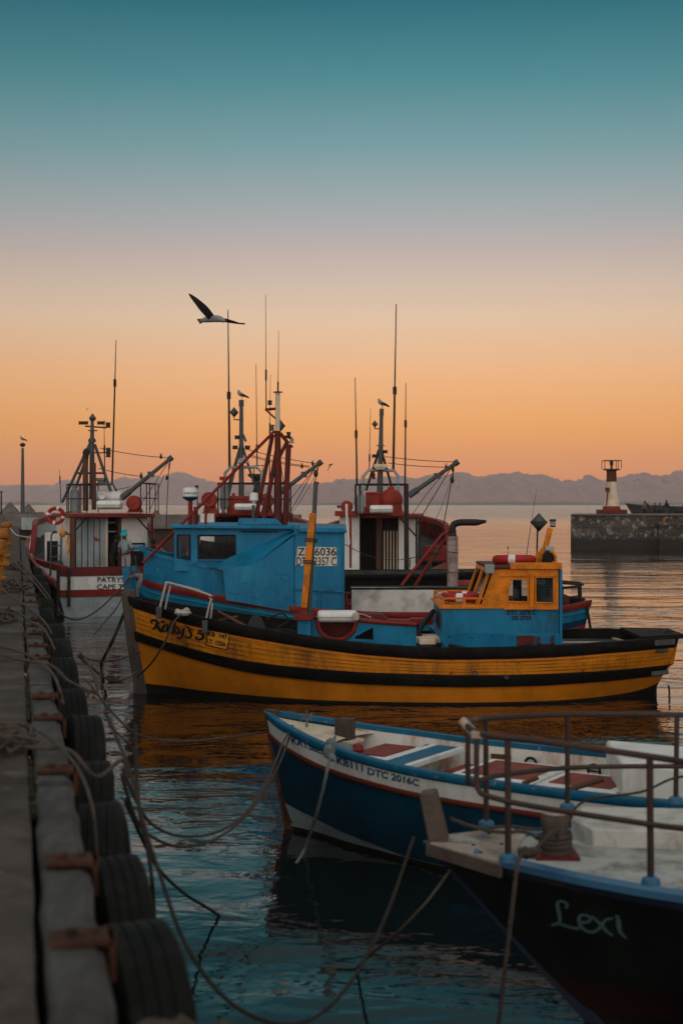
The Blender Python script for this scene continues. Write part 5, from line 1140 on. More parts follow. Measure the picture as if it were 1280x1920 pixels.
    for i in range(15):
        u = i/14; row = []
        for j in range(6):
            v = j/5; px = 372+69*u; top = 1012+(9*u*(1-u)*1.6 if True else 0)-(6*u if False else 0)
            px_ = 374+u*66-(6*(1-v))*(1-u)+8*(1-v)*(1-u); row.append(mb.pt(P(px_, top+(1048-top)*v, Y1+.10+.025*math.sin(u*22+v*2))))
        g.append(row)
    for a, b in zip(g, g[1:]):
        for j in range(5): mb.face((a[j], b[j], b[j+1], a[j+1]))
    obj('curtain', mb, M['cloth'], t, recalc=False)
    # side trims, rivets
    obj('hatch_cover_seam', MB().bar(P(402, 1068, 30.0), P(402, 1118, 30.0), .02, .03, (0, 1, 0)), M['blue2'], t)
    obj('window_sill', MB().bar(f1(369, 1050, -.03), f1(444, 1050, -.03), .05, .03), M['blue2'], t)
    obj('grab_rail', MB().tube([f1(452, 996, -.08), f1(520, 996, -.08)], .014, 6).tube([f1(452, 996, -.08), f1(452, 996, 0)], .012, 6).tube([f1(520, 996, -.08), f1(520, 996, 0)], .012, 6), M['dsteel'], t)
    fr = lambda u, v, d=0: P(u, v, Y0-.035)+Vector((0, d, 0))
    obj('trim', MB().bar(fr(553, 1103), fr(645, 1109), .03, .05).bar(fr(600, 1109), fr(599, 1141), .05, .03).bar(P(643, 992, Y0-.01), P(643, 1140, Y0-.01), .06, .03), M['blue2'], t)
    rr_ = random.Random(8)
    for (u0, v0) in ((372, 1073), (404, 1085), (455, 1092), (500, 1100), (372, 1100), (430, 1110), (520, 1075), (536, 1122), (470, 1118)):
        for k in range(4): obj('rivet', MB().ball(P(u0+k*5.5+rr_.uniform(-2, 2), v0+k*1.2, Y0-.04 if u0 > 415 else 30.12), .014, 6), M['blue2'], t)
    # registration panels
    sp = lambda e: (lambda u, v, d=0: P(u, v, Y0-e)+Vector((0, d, 0)))
    rg = [(557, 1028), (559, 1025), (590, 1025.5), (629, 1026), (631, 1030), (630, 1040), (632, 1048), (631, 1061), (600, 1061.5), (572, 1061), (554, 1060), (555, 1045), (557, 1038)]
    mb = MB(); mb.plate(rg, sp(.012), .008); pl = obj('number_patch', mb, M['sign'], t)
    text('lettering', 'ZR 6036', (558, 1041.5), (630, 1041.5), 14.5, sp(.016), M['black_letter'], t, .015); text('lettering', 'DTC 2357 C', (556, 1060), (630, 1060), 15.5, sp(.016), M['black_letter'], t, .012)
    # roof gear ---------------------------------------------------
    D = 31.3
    mb = MB(); mb.loft([[P(445, 984, D-.2), P(530, 984, D-.2), P(530, 984, D+1.1)+Vector((0, 0, .02)), P(445, 984, D+1.1)], [P(448, 971, D-.15), P(518, 972, D-.15), P(518, 972, D+1.0), P(448, 971, D+1.0)]]); obj('roof_hatch', mb, M['blue2'], t, bevel=.015)
    c = P(357, 931, D); rd = obj('radar_dome', MB().lathe([(0, 0), (.14, 0), (.165, .02), (.17, .06), (.17, .16), (.15, .215), (.06, .23), (0, .23)], c-Vector((0, 0, .03)), n=24), M['plastic'], t)
    obj('radar_base', MB().lathe([(0, -.09), (.08, -.09), (.13, -.06), (.17, -.03), (.172, .0), (0, .0)], c, n=24), M['dblue'], rd)
    text('lettering', 'FURUNO', (346.5, 926.5), (371.5, 926.5), 3.6, lambda u, v, d=0: (lambda p: Vector((p.x, c.y-math.sqrt(max(1e-4, .1735**2-(p.x-c.x)**2)), p.z)))(P(u, v, D)), M['blue_letter'], rd, .02)
    pxtube(t, 'radar_post', [(357, 936), (357, 983)], D, .05, 'red'); pxtube(t, 'roof_post', [(366.5, 950), (366, 983)], D, .04, 'red'); pxtube(t, 'thin_aerial', [(370, 911), (370.5, 983)], D, .012, 'dsteel'); lampbox(t, D, 369, 912, 5, 4)
    pxtube(t, 'beacon_post', [(475, 947), (475, 975)], D-.1, .035, 'galv'); c = P(476, 940, D-.1); obj('beacon', MB().lathe([(0, -.05), (.03, -.06), (.05, 0), (.1, .02), (.09, .16), (.07, .19), (0, .19)], c, n=16), M['plastic'], t)
    pxtube(t, 'bent_pipe', [(386, 983), (386, 968), (388, 955), (394, 955)], D, .03, 'red', sm=True)
    mast = obj('mast', MB().tube([P(521, 985, D), P(521, 900, D), P(520.5, 808, D)], [.1, .085, .065], 12), M['darkred'], t)
    obj('mast_top', MB().tube([P(520.5, 808, D), P(520.5, 735, D)], [.055, .05], 12), M['rlight'], mast); obj('mast_disc', MB().lathe([(0, 0), (.11, .0), (.1, .02), (0, .03)], P(521, 736, D), n=14), M['darkred'], mast)
    for a, b, r_ in (((511, 815), (478, 980), .045), ((520, 838), (494, 978), .05), ((541, 833), (534, 985), .06), ((525, 812), (541, 832), .04), ((537, 830), (512, 880), .04), ((515, 808), (268, 1056), .034)):
        A = P(*a, D); B = P(*b, D if b[1] < 1000 else 31.0)
        if b == (268, 1056): A = P(*a, D-.2); pxr = obj('red_boom', MB().tube([A, B], r_, 8), M['red'], t)
        else: obj('mast_leg', MB().tube([A, B], r_, 8), M['darkred'], t)
    pxtube(t, 'cross_arm', [(497, 768), (520, 766)], D, .03, 'red'); pxtube(t, 'cross_arm', [(499, 769), (519, 787)], D, .02, 'red'); pxtube(t, 'cross_arm', [(505, 820), (520, 815), (548, 822)], D, .025, 'darkred'); pxtube(t, 'cross_arm', [(537, 837), (549, 837)], D, .03, 'darkred')
    lampbox(t, D, 506, 755, 7, 8); lampbox(t, D, 541, 815, 7, 10); lampbox(t, D, 547, 827, 7, 8, 'lamp'); lampbox(t, D, 510, 802, 7, 11, 'reflector'); reflector(t, D+.1, 525, 798, 11, 'reflector'); lampbox(t, D, 514, 884, 6, 9)
    antenna(t, D, 499, 768, 498, 552, .3, .022); antenna(t, D, 521, 735, 522.5, 620, .08, .02); antenna(t, D, 505, 905, 507, 702, .5, .02)
    wires(t, D, [((521, 900), (532, 902), .05), ((515, 990), (505, 940), -.05), ((488, 985), (520, 930), 0, .7), ((525, 850), (532, 905), .1, .8)], .012)
    # working deck, exhaust, stern --------------------------------
    mb = MB(); mb.plate([(659, 1101), (893, 1104), (893, 1154), (659, 1154)], lambda u, v, d: P(u, v, 30.6)+Vector((0, d, 0)), .05); obj('white_board', mb, M['white_dirty'], t)
    mb = MB(); mb.plate([(893, 1103), (925, 1105), (925, 1154), (893, 1154)], lambda u, v, d: P(u, v, 30.68)+Vector((0, d, 0)), .04); obj('white_board_end', mb, M['white'], t)
    mb = MB(); mb.plate([(888, 1102), (894, 1102), (897, 1116), (892, 1119), (889, 1110)], lambda u, v, d: P(u, v, 30.55)+Vector((0, d, 0)), .02); obj('rag', mb, M['cloth'], t)
    mb = MB(); mb.box(P(775, 1102, 31.0), (2.75, .8, .04)); obj('board_top', mb, M['netd2'], t)
    pxtube(t, 'red_pipe', [(649, 1110), (649, 1150)], 30.3, .03, 'red'); pxtube(t, 'red_pipe', [(642, 1112), (656, 1112)], 30.3, .03, 'red'); pxtube(t, 'red_pipe', [(646, 1133), (658, 1133)], 30.3, .03, 'red')
    D = 31.2; B = P(848, 1104, D)
    st = obj('exhaust_stack', MB().lathe([(0, -.6), (.118, -.6), (.118, -.02), (.122, .3), (.117, .6), (.121, .9), (.118, 1.15), (0, 1.15)], B, n=24), M['stack'], t)
    mb = MB(); mb.lathe([(0, 1.15), (.1, 1.15), (.07, 1.24), (.09, 1.25), (.09, 1.28), (0, 1.28)], B, n=16)
    mb.tube(smooth([P(848, 996, D), P(848, 990, D), P(851, 983, D), P(860, 980, D), P(872, 979.5, D), P(893, 979.5, D)], 5), .075, 12); mb.tube([P(893, 979.5, D), P(911, 977.5, D)], [.075, .03], 12); obj('exhaust_pipe', mb, M['soot'], st)
    mb = MB()
    for z_ in (.35, .8): mb.torus(B+Vector((0, 0, z_)), .12, .008, (.1, .05, 1), 20, 5)
    obj('clamp', mb, M['dsteel'], st)
    pxtube(t, 'red_strut', [(841, 996, 31.2), (828, 1003, 31.2), (752, 1098, 30.8)], D, .035, 'red'); pxtube(t, 'red_strut', [(843, 999, 31.5), (820, 1032, 31.5), (778, 1098, 31.5)], D, .035, 'red')
    obj('rope_lashing', MB().ball(P(816, 1036, 31.3), .07, 8, (1.2, 1, 1)).tube(smooth([P(816, 1036, 31.2), P(808, 1055, 31.2), P(806, 1068, 31.2)], 3), .02, 5), M['rope'], t)
    Y = 31.0; mb = MB()
    for u in (1053, 1087): mb.tube([P(u, 1098, Y), P(u+1, 1133, Y)], .03, 6); mb.tube([P(u-3, 1093, Y+1.2), P(u-2, 1125, Y+1.2)], .03, 6)
    mb.tube([P(1048, 1093, Y), P(1092, 1096, Y), P(1088, 1093, Y+1.2), P(1048, 1090, Y+1.2)], .03, 6); mb.tube([P(1050, 1103, Y), P(1088, 1099, Y)], .03, 6); obj('stern_rail', mb, M['dsteel'], t)
    mb = MB(); rr_ = random.Random(3)
    for k in range(14): mb.ball(P(1052+k*2.7, 1129+rr_.uniform(-4, 2), 31.4+rr_.uniform(-.3, .3)), rr_.uniform(.08, .14), 7, (1.3, 1, .8))
    obj('net_pile', mb, M['netd'], t); obj('red_cloth', MB().ball(P(1058, 1128, 31.0), .12, 8, (1, .8, 1.4)), M['maroon'], t)
    return t
blueboat()
mb = MB(); mb.tube([P(1098, 1131, 30.9), P(1108, 1188, 30.9)], .03, 6); single('leaning_pole', mb, M['dsteel'], 'dark pole sloping into the water at the blue boat stern', 'pole')
pxs = [P(640, 1112, 33)]
# cable and clutter behind white board
# ================================================================== YELLOW BOAT
M['yellow_pale'] = mat('pale_yellow_panel', (.72, .30, .03), .5)
def yellowboat():
    X0, YC = -4.05, 27.0
    h = Hull(10.27, [(0, 1.83), (.2, 1.78), (1.7, 1.46), (3.28, 1.22), (4.6, 1.07), (6.0, 1.0), (7.5, 1.02), (9.0, 1.08), (10.45, 1.12)],
             [(0, .07), (.5, .42), (1, .75), (1.7, 1.08), (3.3, 1.5), (4.6, 1.68), (6, 1.72), (7.5, 1.65), (9, 1.32), (10.45, .62)],
             [(0, .05), (.7, .13), (1.5, .5), (3, 1.12), (4.6, 1.5), (6, 1.58), (7.5, 1.4), (9, .75), (10.45, .05)], .28, 1.4, .35, M=Matrix.Translation((X0, YC, 0)), keel=-.5)
    t = thing('fishing_boat', 'yellow wooden fishing boat with blue and yellow wheelhouse in the middle', 'boat', (1.2, YC, 0)); L_ = h.L; z = h.zs
    wt = tbl([(0, 1.20), (.65, 1.05), (2.7, .70), (4.6, .585), (6.5, .54), (8.45, .56), (10.45, .60)]); wb = tbl([(0, 1.02), (.65, .88), (2.7, .49), (4.6, .37), (6.5, .33), (8.45, .355), (10.45, .40)])
    bt = tbl([(0, .2), (2, .1), (4, .05), (8, .04), (9.3, .07), (10.0, .15), (10.45, .32)])
    band_obj(h, 'x', t, [('gunwale_band', z, lambda x: z(x)-.18, 'black', 2), ('upper_planking', lambda x: z(x)-.18, wt, 'yellow', 6), ('lower_planking', wb, bt, 'yellow_low', 6), ('bottom', bt, lambda x: max(-.45, min(-.45, 0)), 'boot', 5)], 0, L_, nx=80)
    mb = MB()
    for s in (-1, 1): h.band(mb, 0.04, L_, wt, wb, s, nx=80, thick=.055)
    obj('wale', mb, M['black'], t)
    rail_obj(h, 'gunwale', t, lambda x: z(x)+.03, lambda x: z(x)-.14, 'black', .0, L_+0, .05, nx=80)
    mb = MB()
    for s in (-1, 1): h.band(mb, 1, L_-.1, lambda x: z(x)-.2, lambda x: z(x)-.225, s, nx=60, thick=.012)
    obj('moulding', mb, M['yellow_low'], t)
    inner_obj(h, 'inner_bulwark', t, lambda x: z(x)+.032, lambda x: z(x)-.22, 'black', 0, L_, .12); deck_obj(h, 'deck', t, lambda x: z(x)-.22, 'netd2', .1, L_-.02, .1)
    mb = MB(h.M); mb.loft([[(L_+.02, -.66, z(L_)+.02), (L_+.02, .66, z(L_)+.02), (L_-.05, .55, .62), (L_-.28, .05, .3), (L_-.28, -.05, .3), (L_-.05, -.55, .62)], [(L_-.1, -.6, z(L_)+.02), (L_-.1, .6, z(L_)+.02), (L_-.15, .5, .62), (L_-.4, .05, .3), (L_-.4, -.05, .3), (L_-.15, -.5, .62)]]); obj('transom', mb, M['yellow_low'], t)
    mb = MB(h.M); mb.loft([[(L_-.75, -.98, z(L_)+.05), (L_+.12, -.62, z(L_)+.06), (L_+.12, .62, z(L_)+.06), (L_-.75, .98, z(L_)+.05)], [(L_-.75, -.98, z(L_)-.02), (L_+.12, -.62, z(L_)-.02), (L_+.12, .62, z(L_)-.02), (L_-.75, .98, z(L_)-.02)]]); obj('stern_deck', mb, M['black'], t)
    for x_, z_ in ((L_-.5, z(L_)-.06), (L_-.35, .47)):
        p = h.loc(x_, z_, -1, .06); q = h.loc(x_+.42, z_, -1, .065); mb = MB(h.M); mb.bar(p, q, .02, .1); obj('stern_plate', mb, M['galv'], t)
    # stem post of weathered wood
    mb = MB(h.M); mb.loft([[(-.12, -.13, 1.93), (.14, -.11, 1.98), (.14, .11, 1.98), (-.12, .13, 1.93)], [(-.07, -.13, 1.55), (.14, -.14, 1.55), (.14, .14, 1.55), (-.07, .13, 1.55)], [(.0, -.09, .9), (.22, -.12, .9), (.22, .12, .9), (.0, .09, .9)], [(.1, -.07, .3), (.34, -.09, .3), (.34, .09, .3), (.1, .07, .3)], [(.16, -.06, -.4), (.42, -.07, -.4), (.42, .07, -.4), (.16, .06, -.4)]]); obj('stem_post', mb, M['wood'], t, bevel=.015)
    hs = hull_surf(h, -1, .012)
    # fancy name: brush strokes traced by hand on the bow planking
    o = lambda L_: [(260+a/5.818, 1120+b/5.818, w/5.818) for a, b, w in L_]
    K = [o([(150, 285, 8), (138, 262, 20), (160, 248, 20), (190, 255, 22), (205, 275, 28), (190, 320, 26), (150, 352, 10)]), o([(272, 268, 26), (255, 262, 12), (225, 285, 10), (198, 312, 10)]), o([(205, 300, 14), (222, 335, 28), (245, 370, 24), (262, 375, 8)]),
         o([(315, 300, 8), (288, 300, 18), (265, 335, 24), (268, 368, 18), (292, 365, 8), (312, 330, 10)]), o([(322, 298, 12), (312, 335, 22), (310, 368, 20), (328, 378, 8)]),
         o([(362, 260, 14), (345, 320, 22), (332, 370, 22), (345, 388, 8)]), o([(400, 275, 14), (388, 330, 22), (372, 392, 22)]), o([(425, 325, 20), (400, 345, 8), (395, 358, 12), (412, 392, 22), (428, 402, 8)]),
         o([(436, 335, 10), (440, 352, 22), (438, 385, 18), (456, 392, 8), (478, 352, 10)]), o([(496, 340, 16), (484, 395, 20), (462, 440, 18), (435, 446, 18), (430, 428, 14)]), o([(510, 300, 8), (548, 338, 9)]), o([(540, 325, 20), (556, 345, 10)]),
         o([(592, 358, 14), (568, 350, 12), (552, 365, 20), (575, 395, 22), (568, 430, 18), (535, 438, 16), (518, 420, 14)]),
         o([(728, 372, 14), (700, 368, 20), (668, 362, 16)]), o([(660, 362, 12), (648, 398, 12)]), o([(648, 398, 10), (680, 392, 18), (704, 420, 28), (690, 452, 22), (650, 458, 16), (628, 440, 22), (640, 428, 10)])]
    strokes('lettering', [[(a, b, w*1.2) for a, b, w in k] for k in K], hs, M['black_letter'], t)
    fr = [o([(750, 355, 7), (992, 398, 7)]), o([(992, 398, 8), (965, 572, 8)]), o([(965, 572, 7), (735, 520, 7)]), o([(735, 520, 8), (750, 355, 8)])]
    mb = MB(); g_ = [[mb.pt(hull_surf(h, -1, .008)(*(lambda q: (q.x, q.y))(Vector(o([(752+240*u, 358+42*u, 0)])[0]).lerp(Vector(o([(737+228*u, 520+50*u, 0)])[0]), v)))) for v in (0, .5, 1)] for u in [k/6 for k in range(7)]]
    for a_, b_ in zip(g_, g_[1:]):
        for k in range(2): mb.face((a_[k], b_[k], b_[k+1], a_[k+1]))
    obj('number_panel', mb, M['yellow_pale'], t, recalc=False)
    strokes('number_frame', [[(a, b, w*1.5) for a, b, w in k] for k in fr], hs, M['black_letter'], t, 4)
    e = lambda a, b: (260+a/5.818, 1120+b/5.818)
    text('lettering', 'KB  147', e(758, 415), e(970, 455), 8.5, hs, M['black_letter'], t, .04); text('lettering', 'LT  132A', e(748, 498), e(955, 538), 8.5, hs, M['black_letter'], t, .04)
    # bow rail
    def top(px, py, D): return P(px, py, D)
    a = P(299, 1143, 26.25); b = P(385, 1168, 25.95); a1 = P(312, 1093, 26.3); b1 = P(397, 1116, 26.0)
    obj('bow_rail', MB().tube(smooth([a, a.lerp(a1, .8), a1+Vector((0, 0, -.03)), a1+Vector((.06, 0, 0)), b1+Vector((-.08, 0, .02)), b1+Vector((0, 0, -.06)), b.lerp(b1, .7), b], 5), .024, 8), M['steel'], t)
    obj('bow_rail', MB().tube(smooth([a+Vector((.1, .05, 0)), a1+Vector((.07, .05, -.05)), a1+Vector((.12, .05, -.02)), b1+Vector((-.05, .05, -.01)), b+Vector((.08, .05, 0))], 3), .02, 8), M['steel'], t)
    for p in (a, b): mb = MB(); mb.box(p+Vector((0, -.03, -.06)), (.1, .14, .22)); obj('rail_foot', mb, M['galv'], t, bevel=.006)
    # deck clutter
    obj('black_cowl', MB().loft([[P(463, 1176, 26.2), P(500, 1181, 26.2), P(490, 1160, 26.4), P(478, 1154, 26.5), P(470, 1160, 26.4)], [P(463, 1176, 26.8), P(500, 1181, 26.8), P(490, 1158, 26.8), P(478, 1152, 26.8), P(470, 1158, 26.8)]]), M['soot'], t)
    obj('boat_hook', MB().tube([P(409, 1146, 26.6), P(462, 1175, 26.2)], .03, 6).tube([P(412, 1163, 26.6), P(446, 1156, 26.6)], .025, 6), M['brown'], t)
    mb = MB(); rr_ = random.Random(6)
    for k in range(26): mb.ball(P(415+k*5.8, 1172+k*.75+rr_.uniform(-3, 3), 26.35+rr_.uniform(-.08, .15)), rr_.uniform(.08, .11), 7, (1.7, 1, .6))
    obj('net_heap', mb, M['netd'], t)
    mb = MB(); mb.tube(smooth([P(500, 1160, 26.6), P(528, 1150, 26.6), P(540, 1165, 26.6), P(520, 1178, 26.6), P(560, 1186, 26.5)], 5), .02, 5); obj('hose', mb, M['roped'], t)
    # fore coaming with half-round notch
    Y = 26.15; fy = lambda u, v, d: P(u, v, Y)+Vector((0, d, 0))
    notch = [(595+ (667-595)*(.5-.5*math.cos(math.pi*i/14)), 1158+41*math.sin(math.pi*i/14)**.75) for i in range(15)]
    mb = MB(); mb.plate([(560, 1158)]+notch+[(780, 1170), (780, 1222), (560, 1212)], fy, .05, holes=[[(664, 1193), (699, 1175), (700, 1200), (664, 1198)]]); obj('coaming_side', mb, M['blue2'], t)
    mb = MB(); mb.box(P(570, 1185, Y-.06), (.24, .1, .52)); obj('coaming_corner', mb, M['blue'], t, bevel=.01)
    mb = MB(); q = [fy(u, v, -.02) for u, v in [(574, 1157), (588, 1157)]+notch+[(676, 1163), (720, 1167), (780, 1171)]]; mb.tube(smooth(q, 2), .04, 8); obj('red_capping', mb, M['red'], t)
    mb = MB(); mb.plate([(588, 1152)]+[(595, 1158), (667, 1158)]+[(667, 1202), (595, 1202)], lambda u, v, d: P(u, v, Y+.45)+Vector((0, d, 0)), .03); mb.box(P(631, 1208, Y+.25), (.8, .5, .04)); obj('notch_lining', mb, M['darkred'], t)
    obj('coaming_frame', MB().plate([(661, 1194), (701, 1172), (703, 1203), (661, 1201)], lambda u, v, d: fy(u, v, d-.015), .02, holes=[[(665, 1194), (699, 1176), (700, 1200), (665, 1198)]]), M['blue'], t)
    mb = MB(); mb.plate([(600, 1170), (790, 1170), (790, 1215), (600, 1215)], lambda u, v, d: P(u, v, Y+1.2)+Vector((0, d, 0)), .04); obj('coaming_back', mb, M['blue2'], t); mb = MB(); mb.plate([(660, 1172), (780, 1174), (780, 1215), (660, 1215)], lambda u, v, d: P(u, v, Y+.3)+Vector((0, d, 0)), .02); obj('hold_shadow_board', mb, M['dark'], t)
    mb = MB(); mb.plate([(659, 1151), (716, 1152), (728, 1162), (728, 1166), (659, 1161)], lambda u, v, d: P(u, v, Y+.15)+Vector((0, d, 0)), .4); obj('fish_tray', mb, M['darkred'], t, bevel=.01)
    mb = MB(); mb.plate([(769, 1160), (812, 1160), (812, 1172), (769, 1170)], lambda u, v, d: P(u, v, Y+.9)+Vector((0, d, 0)), .3); mb.plate([(726, 1162), (770, 1163), (770, 1168), (726, 1168)], lambda u, v, d: P(u, v, Y+.4)+Vector((0, d, 0)), .3); obj('hatch_board', mb, M['red'], t)
    canister('white life raft canister in the red half round notch of the yellow boat', 26.25, 595, 1144, 669, 1167, depth=.42)
    obj('canister_lashing', MB().ball(P(667, 1156, 25.98), .07, 8, (1, .7, 1.3)).tube(smooth([P(669, 1152, 25.98), P(680, 1152, 25.98), P(696, 1158, 25.98)], 4), .01, 5), M['ropew'], t)
    # mast step, yellow post with grey pole
    obj('mast_post', MB().bar(P(570, 1139, 26.1), P(586, 962, 26.1), .115, .11, (0, 1, 0)), M['yellow_cabin'], t, bevel=.006); obj('mast_foot', MB().bar(P(568.6, 1152, 26.1), P(569.8, 1139, 26.1), .14, .13, (0, 1, 0)).box(P(569, 1156, 26.1), (.36, .3, .1)), M['red'], t)
    mb = MB()
    for py, w in ((1011, .1), (1015, .1), (1052, .11), (1056, .1)): mb.torus(P(583.5-(py-1011)*.09, py, 26.12), .115, .012, (.08, .1, 1), 16, 5)
    mb.torus(P(573, 1150, 26.12), .16, .02, (0, 0, 1), 16, 6); obj('lashing', mb, M['rope'], t)
    single('grey_pole', MB().tube([P(579, 1153, 26.18), P(592, 905, 26.18)], [.048, .04], 10).tube([P(592, 908, 26.18), P(593, 903, 26.18)], .05, 10), M['galv'], 'grey metal pole lashed to the yellow post', 'pole')
    # wheelhouse --------------------------------------------------
    Y0, Y1 = 26.0, 28.35; xa, xb = P(828, 0, Y0).x, P(1048, 0, Y0).x
    zb_, zs_, zt_ = P(0, 1222, Y0).z, P(0, 1140, Y0).z, P(0, 1066, Y0).z
    wh = MB(); wh.box(((xa+xb)/2, (Y0+Y1)/2, (zb_+zs_)/2), (xb-xa, Y1-Y0, zs_-zb_)); obj('lower_house', wh, M['blue2'], t, bevel=.015)
    wh = MB(); zm = P(0, 1187, Y0).z; wh.loft([[(xa-.0, Y0-.035, zm), (xb, Y0-.035, zm), (xb, Y1, zm), (xa-.03, Y1, zm)], [(xa-.05, Y0-.02, zm-.06), (xb, Y0-.035, zm-.06), (xb, Y1, zm-.06), (xa-.1, Y1, zm-.06)], [(xa+.14, Y0-.005, zb_), (xb, Y0-.005, zb_), (xb, Y1, zb_), (xa-.0, Y1, zb_)]]); obj('lower_skirt', wh, M['blue'], t)
    obj('rear_edge', MB().box((xb+.025, (Y0+Y1)/2, (zb_+zt_)/2-.02), (.05, Y1-Y0+.06, zt_-zb_)), M['blue'], t, bevel=.008)
    fy = lambda u, v, d: P(u, v, Y0-.02)+Vector((0, d, 0)); fb = lambda u, v, d: P(u, v, Y0-.02)+Vector((0, Y1-Y0-.03+d, 0))
    prof = [(828, 1141), (828, 1134), (902, 1133), (925, 1068), (1046, 1066), (1046, 1141)]; holes = [[(950, 1128), (953, 1100), (957, 1086), (989, 1087), (989, 1129)], [(1003, 1130), (1003, 1083), (1037, 1082), (1037, 1130)]]
    kb = Y0/Y1; hb = [[(950, 1122), (950, 1082), (988, 1080), (988, 1122)], [(998, 1122), (998, 1080), (1032, 1080), (1032, 1122)]]; hb = [[(CX+(u-CX)/kb, HZ+(v-HZ)/kb) for u, v in q] for q in hb]; hb = [[(min(max(u, 935), 1042), min(v, 1136)) for u, v in hb[0]], ]
    hb = [[(962, 1134), (962, 1084), (1036, 1084), (1036, 1134)]]
    for f_, hh_ in ((fy, holes), (fb, hb)): mb = MB(); mb.plate(prof, f_, .05, holes=hh_); obj('upper_side', mb, M['yellow_cabin'], t)
    for f_, nm, hs_ in ((fy, 'window', holes), (fb, 'window', hb)):
        for hl in hs_:
            mb = MB(); q = [f_(u, v, -.012) for u, v in hl]; mb.tube(q+[q[0]], .018, 5, caps=False); w_ = obj(nm, mb, M['yellow_cabin'], t); mb = MB(); mb.plate(hl, lambda u, v, d: f_(u, v, .02+d), .006); obj('pane', mb, M['glass'], w_)
    obj('window_post', MB().bar(fy(996, 1076, -.03), fy(996, 1138, -.03), .075, .03, (0, 1, 0)).bar(fy(944, 1140, -.02), fy(1046, 1140, -.02), .03, .05).bar(fy(935, 1079, -.015), fy(1044, 1079, -.015), .02, .03), M['yellow_cabin'], t)
    # windscreen: sloping frame with two panes
    A0, A1 = P(901, 1134, Y0), P(924, 1067, Y0); W_ = Y1-Y0
    def ws(u, v, d): return A0.lerp(A1, v)+Vector((-.03-d, u*W_, 0))
    mb = MB(); mb.plate([(0, 0), (1, 0), (1, 1), (0, 1)], ws, .05, holes=[[(.05, .1), (.46, .1), (.46, .9), (.05, .9)], [(.54, .1), (.95, .1), (.95, .9), (.54, .9)]]); obj('windscreen_frame', mb, M['yellow_cabin'], t)
    for u0, u1 in ((.05, .46), (.54, .95)): mb = MB(); mb.plate([(u0, .1), (u1, .1), (u1, .9), (u0, .9)], lambda u, v, d: ws(u, v, .02+d), .006); obj('windscreen', mb, M['glass'], t)
    # side light box, cabin contents
    obj('side_light', MB().box(P(917, 1067, Y0-.1), (.17, .16, .16)), M['whitegrey'], t, bevel=.01)
    mb = MB(); mb.plate([(906, 1140), (906, 1096), (924, 1090), (935, 1110), (932, 1140)], lambda u, v, d: P(u, v, Y0+.5)+Vector((0, d, 0)), .5); obj('console', mb, M['dblue'], t, bevel=.02)
    obj('radio', MB().box(P(1025, 1107, Y0+.8), (.3, .4, .5)), M['whitegrey'], t, bevel=.02); obj('notice', MB().box(P(1012, 1091, Y0+.06), (.18, .01, .1)), M['ropeb'], t); mb = MB()
    for i in range(4):
        for j in range(3): mb.box(P(1024+j*3, 1102+i*5, Y0+.58), (.02, .01, .025))
    obj('radio_keys', mb, M['dark'], t); obj('seat_back', MB().box(P(969, 1108, Y0+1.2), (.15, .2, .6)), M['dark'], t, bevel=.03)
    # shelf forward, roof
    mb = MB(); mb.box(((xa+P(905, 0, Y0).x)/2-.02, (Y0+Y1)/2, P(0, 1139, Y0).z), (P(905, 0, Y0).x-xa+.06, Y1-Y0+.08, .05)); obj('shelf', mb, M['yellow_cabin'], t, bevel=.008)
    zsh = P(0, 1139, Y0).z+.025; mb = MB(); xr = P(912, 0, Y0).x
    mb.bar((xa+.02, Y0+.02, zsh+.14), (xr, Y0+.02, zsh+.14), .035, .035); mb.bar((xa+.02, Y0+.02, zsh+.14), (xa+.02, Y1-.05, zsh+.14), .035, .035); mb.bar((xa+.02, Y1-.05, zsh+.14), (xr, Y1-.05, zsh+.14), .035, .035)
    for x_, y_ in ((xa+.02, Y0+.02), ((xa+xr)/2, Y0+.02), (xa+.02, Y1-.05)): mb.box((x_, y_, zsh+.07), (.04, .04, .15))
    obj('shelf_rail', mb, M['yellow_cabin'], t)
    ring_float('red life ring lying on the yellow shelf before the windscreen', (P(865, 0, 26.9).x, 26.75, zsh+.12), .34, .085, (0.02, 0, 1), 4)
    mb = MB(); x0, x1 = P(921, 0, Y0).x-.06, P(1047, 0, Y0).x+.03; mb.box(((x0+x1)/2, (Y0+Y1)/2, zt_+.02), (x1-x0, Y1-Y0+.1, .05)); obj('roof', mb, M['darkred'], t, bevel=.01)
    mb = MB(); mb.bar((P(955, 0, Y0).x, Y0-.05, zt_+.05), (x1+.02, Y0-.05, zt_+.05), .06, .12); mb.bar((x1, Y0-.05, zt_+.05), (x1, Y1+.05, zt_+.05), .05, .1); obj('roof_edge', mb, M['yellow_cabin'], t, bevel=.008)
    ring_float('red and white life ring lying on the wheelhouse roof', (P(963, 0, 26.9).x, 26.9, zt_+.13), .33, .085, (0, .05, 1), 2)
    # windows glow nothing; louvre on front
    Mv = MB(); Mv.box((xa-.012, Y0+.75, P(0, 1161, Y0+.7).z), (.03, .9, .26)); lv = obj('louvre', Mv, M['darkred'], t); Mv = MB()
    for k in range(3): Mv.box((xa-.03, Y0+.45+k*.3, P(0, 1161, Y0+.7).z), (.01, .18, .17))
    obj('louvre_slot', Mv, M['dark'], lv)
    obj('red_locker', MB().box(P(985, 1201, Y0-.05), (.31, .06, .17)).box(P(985, 1193, Y0-.06), (.33, .06, .02)), M['darkred'], t, bevel=.005)
    obj('red_bracket', MB().box(P(1022, 1209, Y0-.06), (.32, .05, .04)).box(P(1009, 1202, Y0-.06), (.05, .05, .16)).box(P(1035, 1202, Y0-.06), (.05, .05, .16)), M['darkred'], t)
    mb = MB()
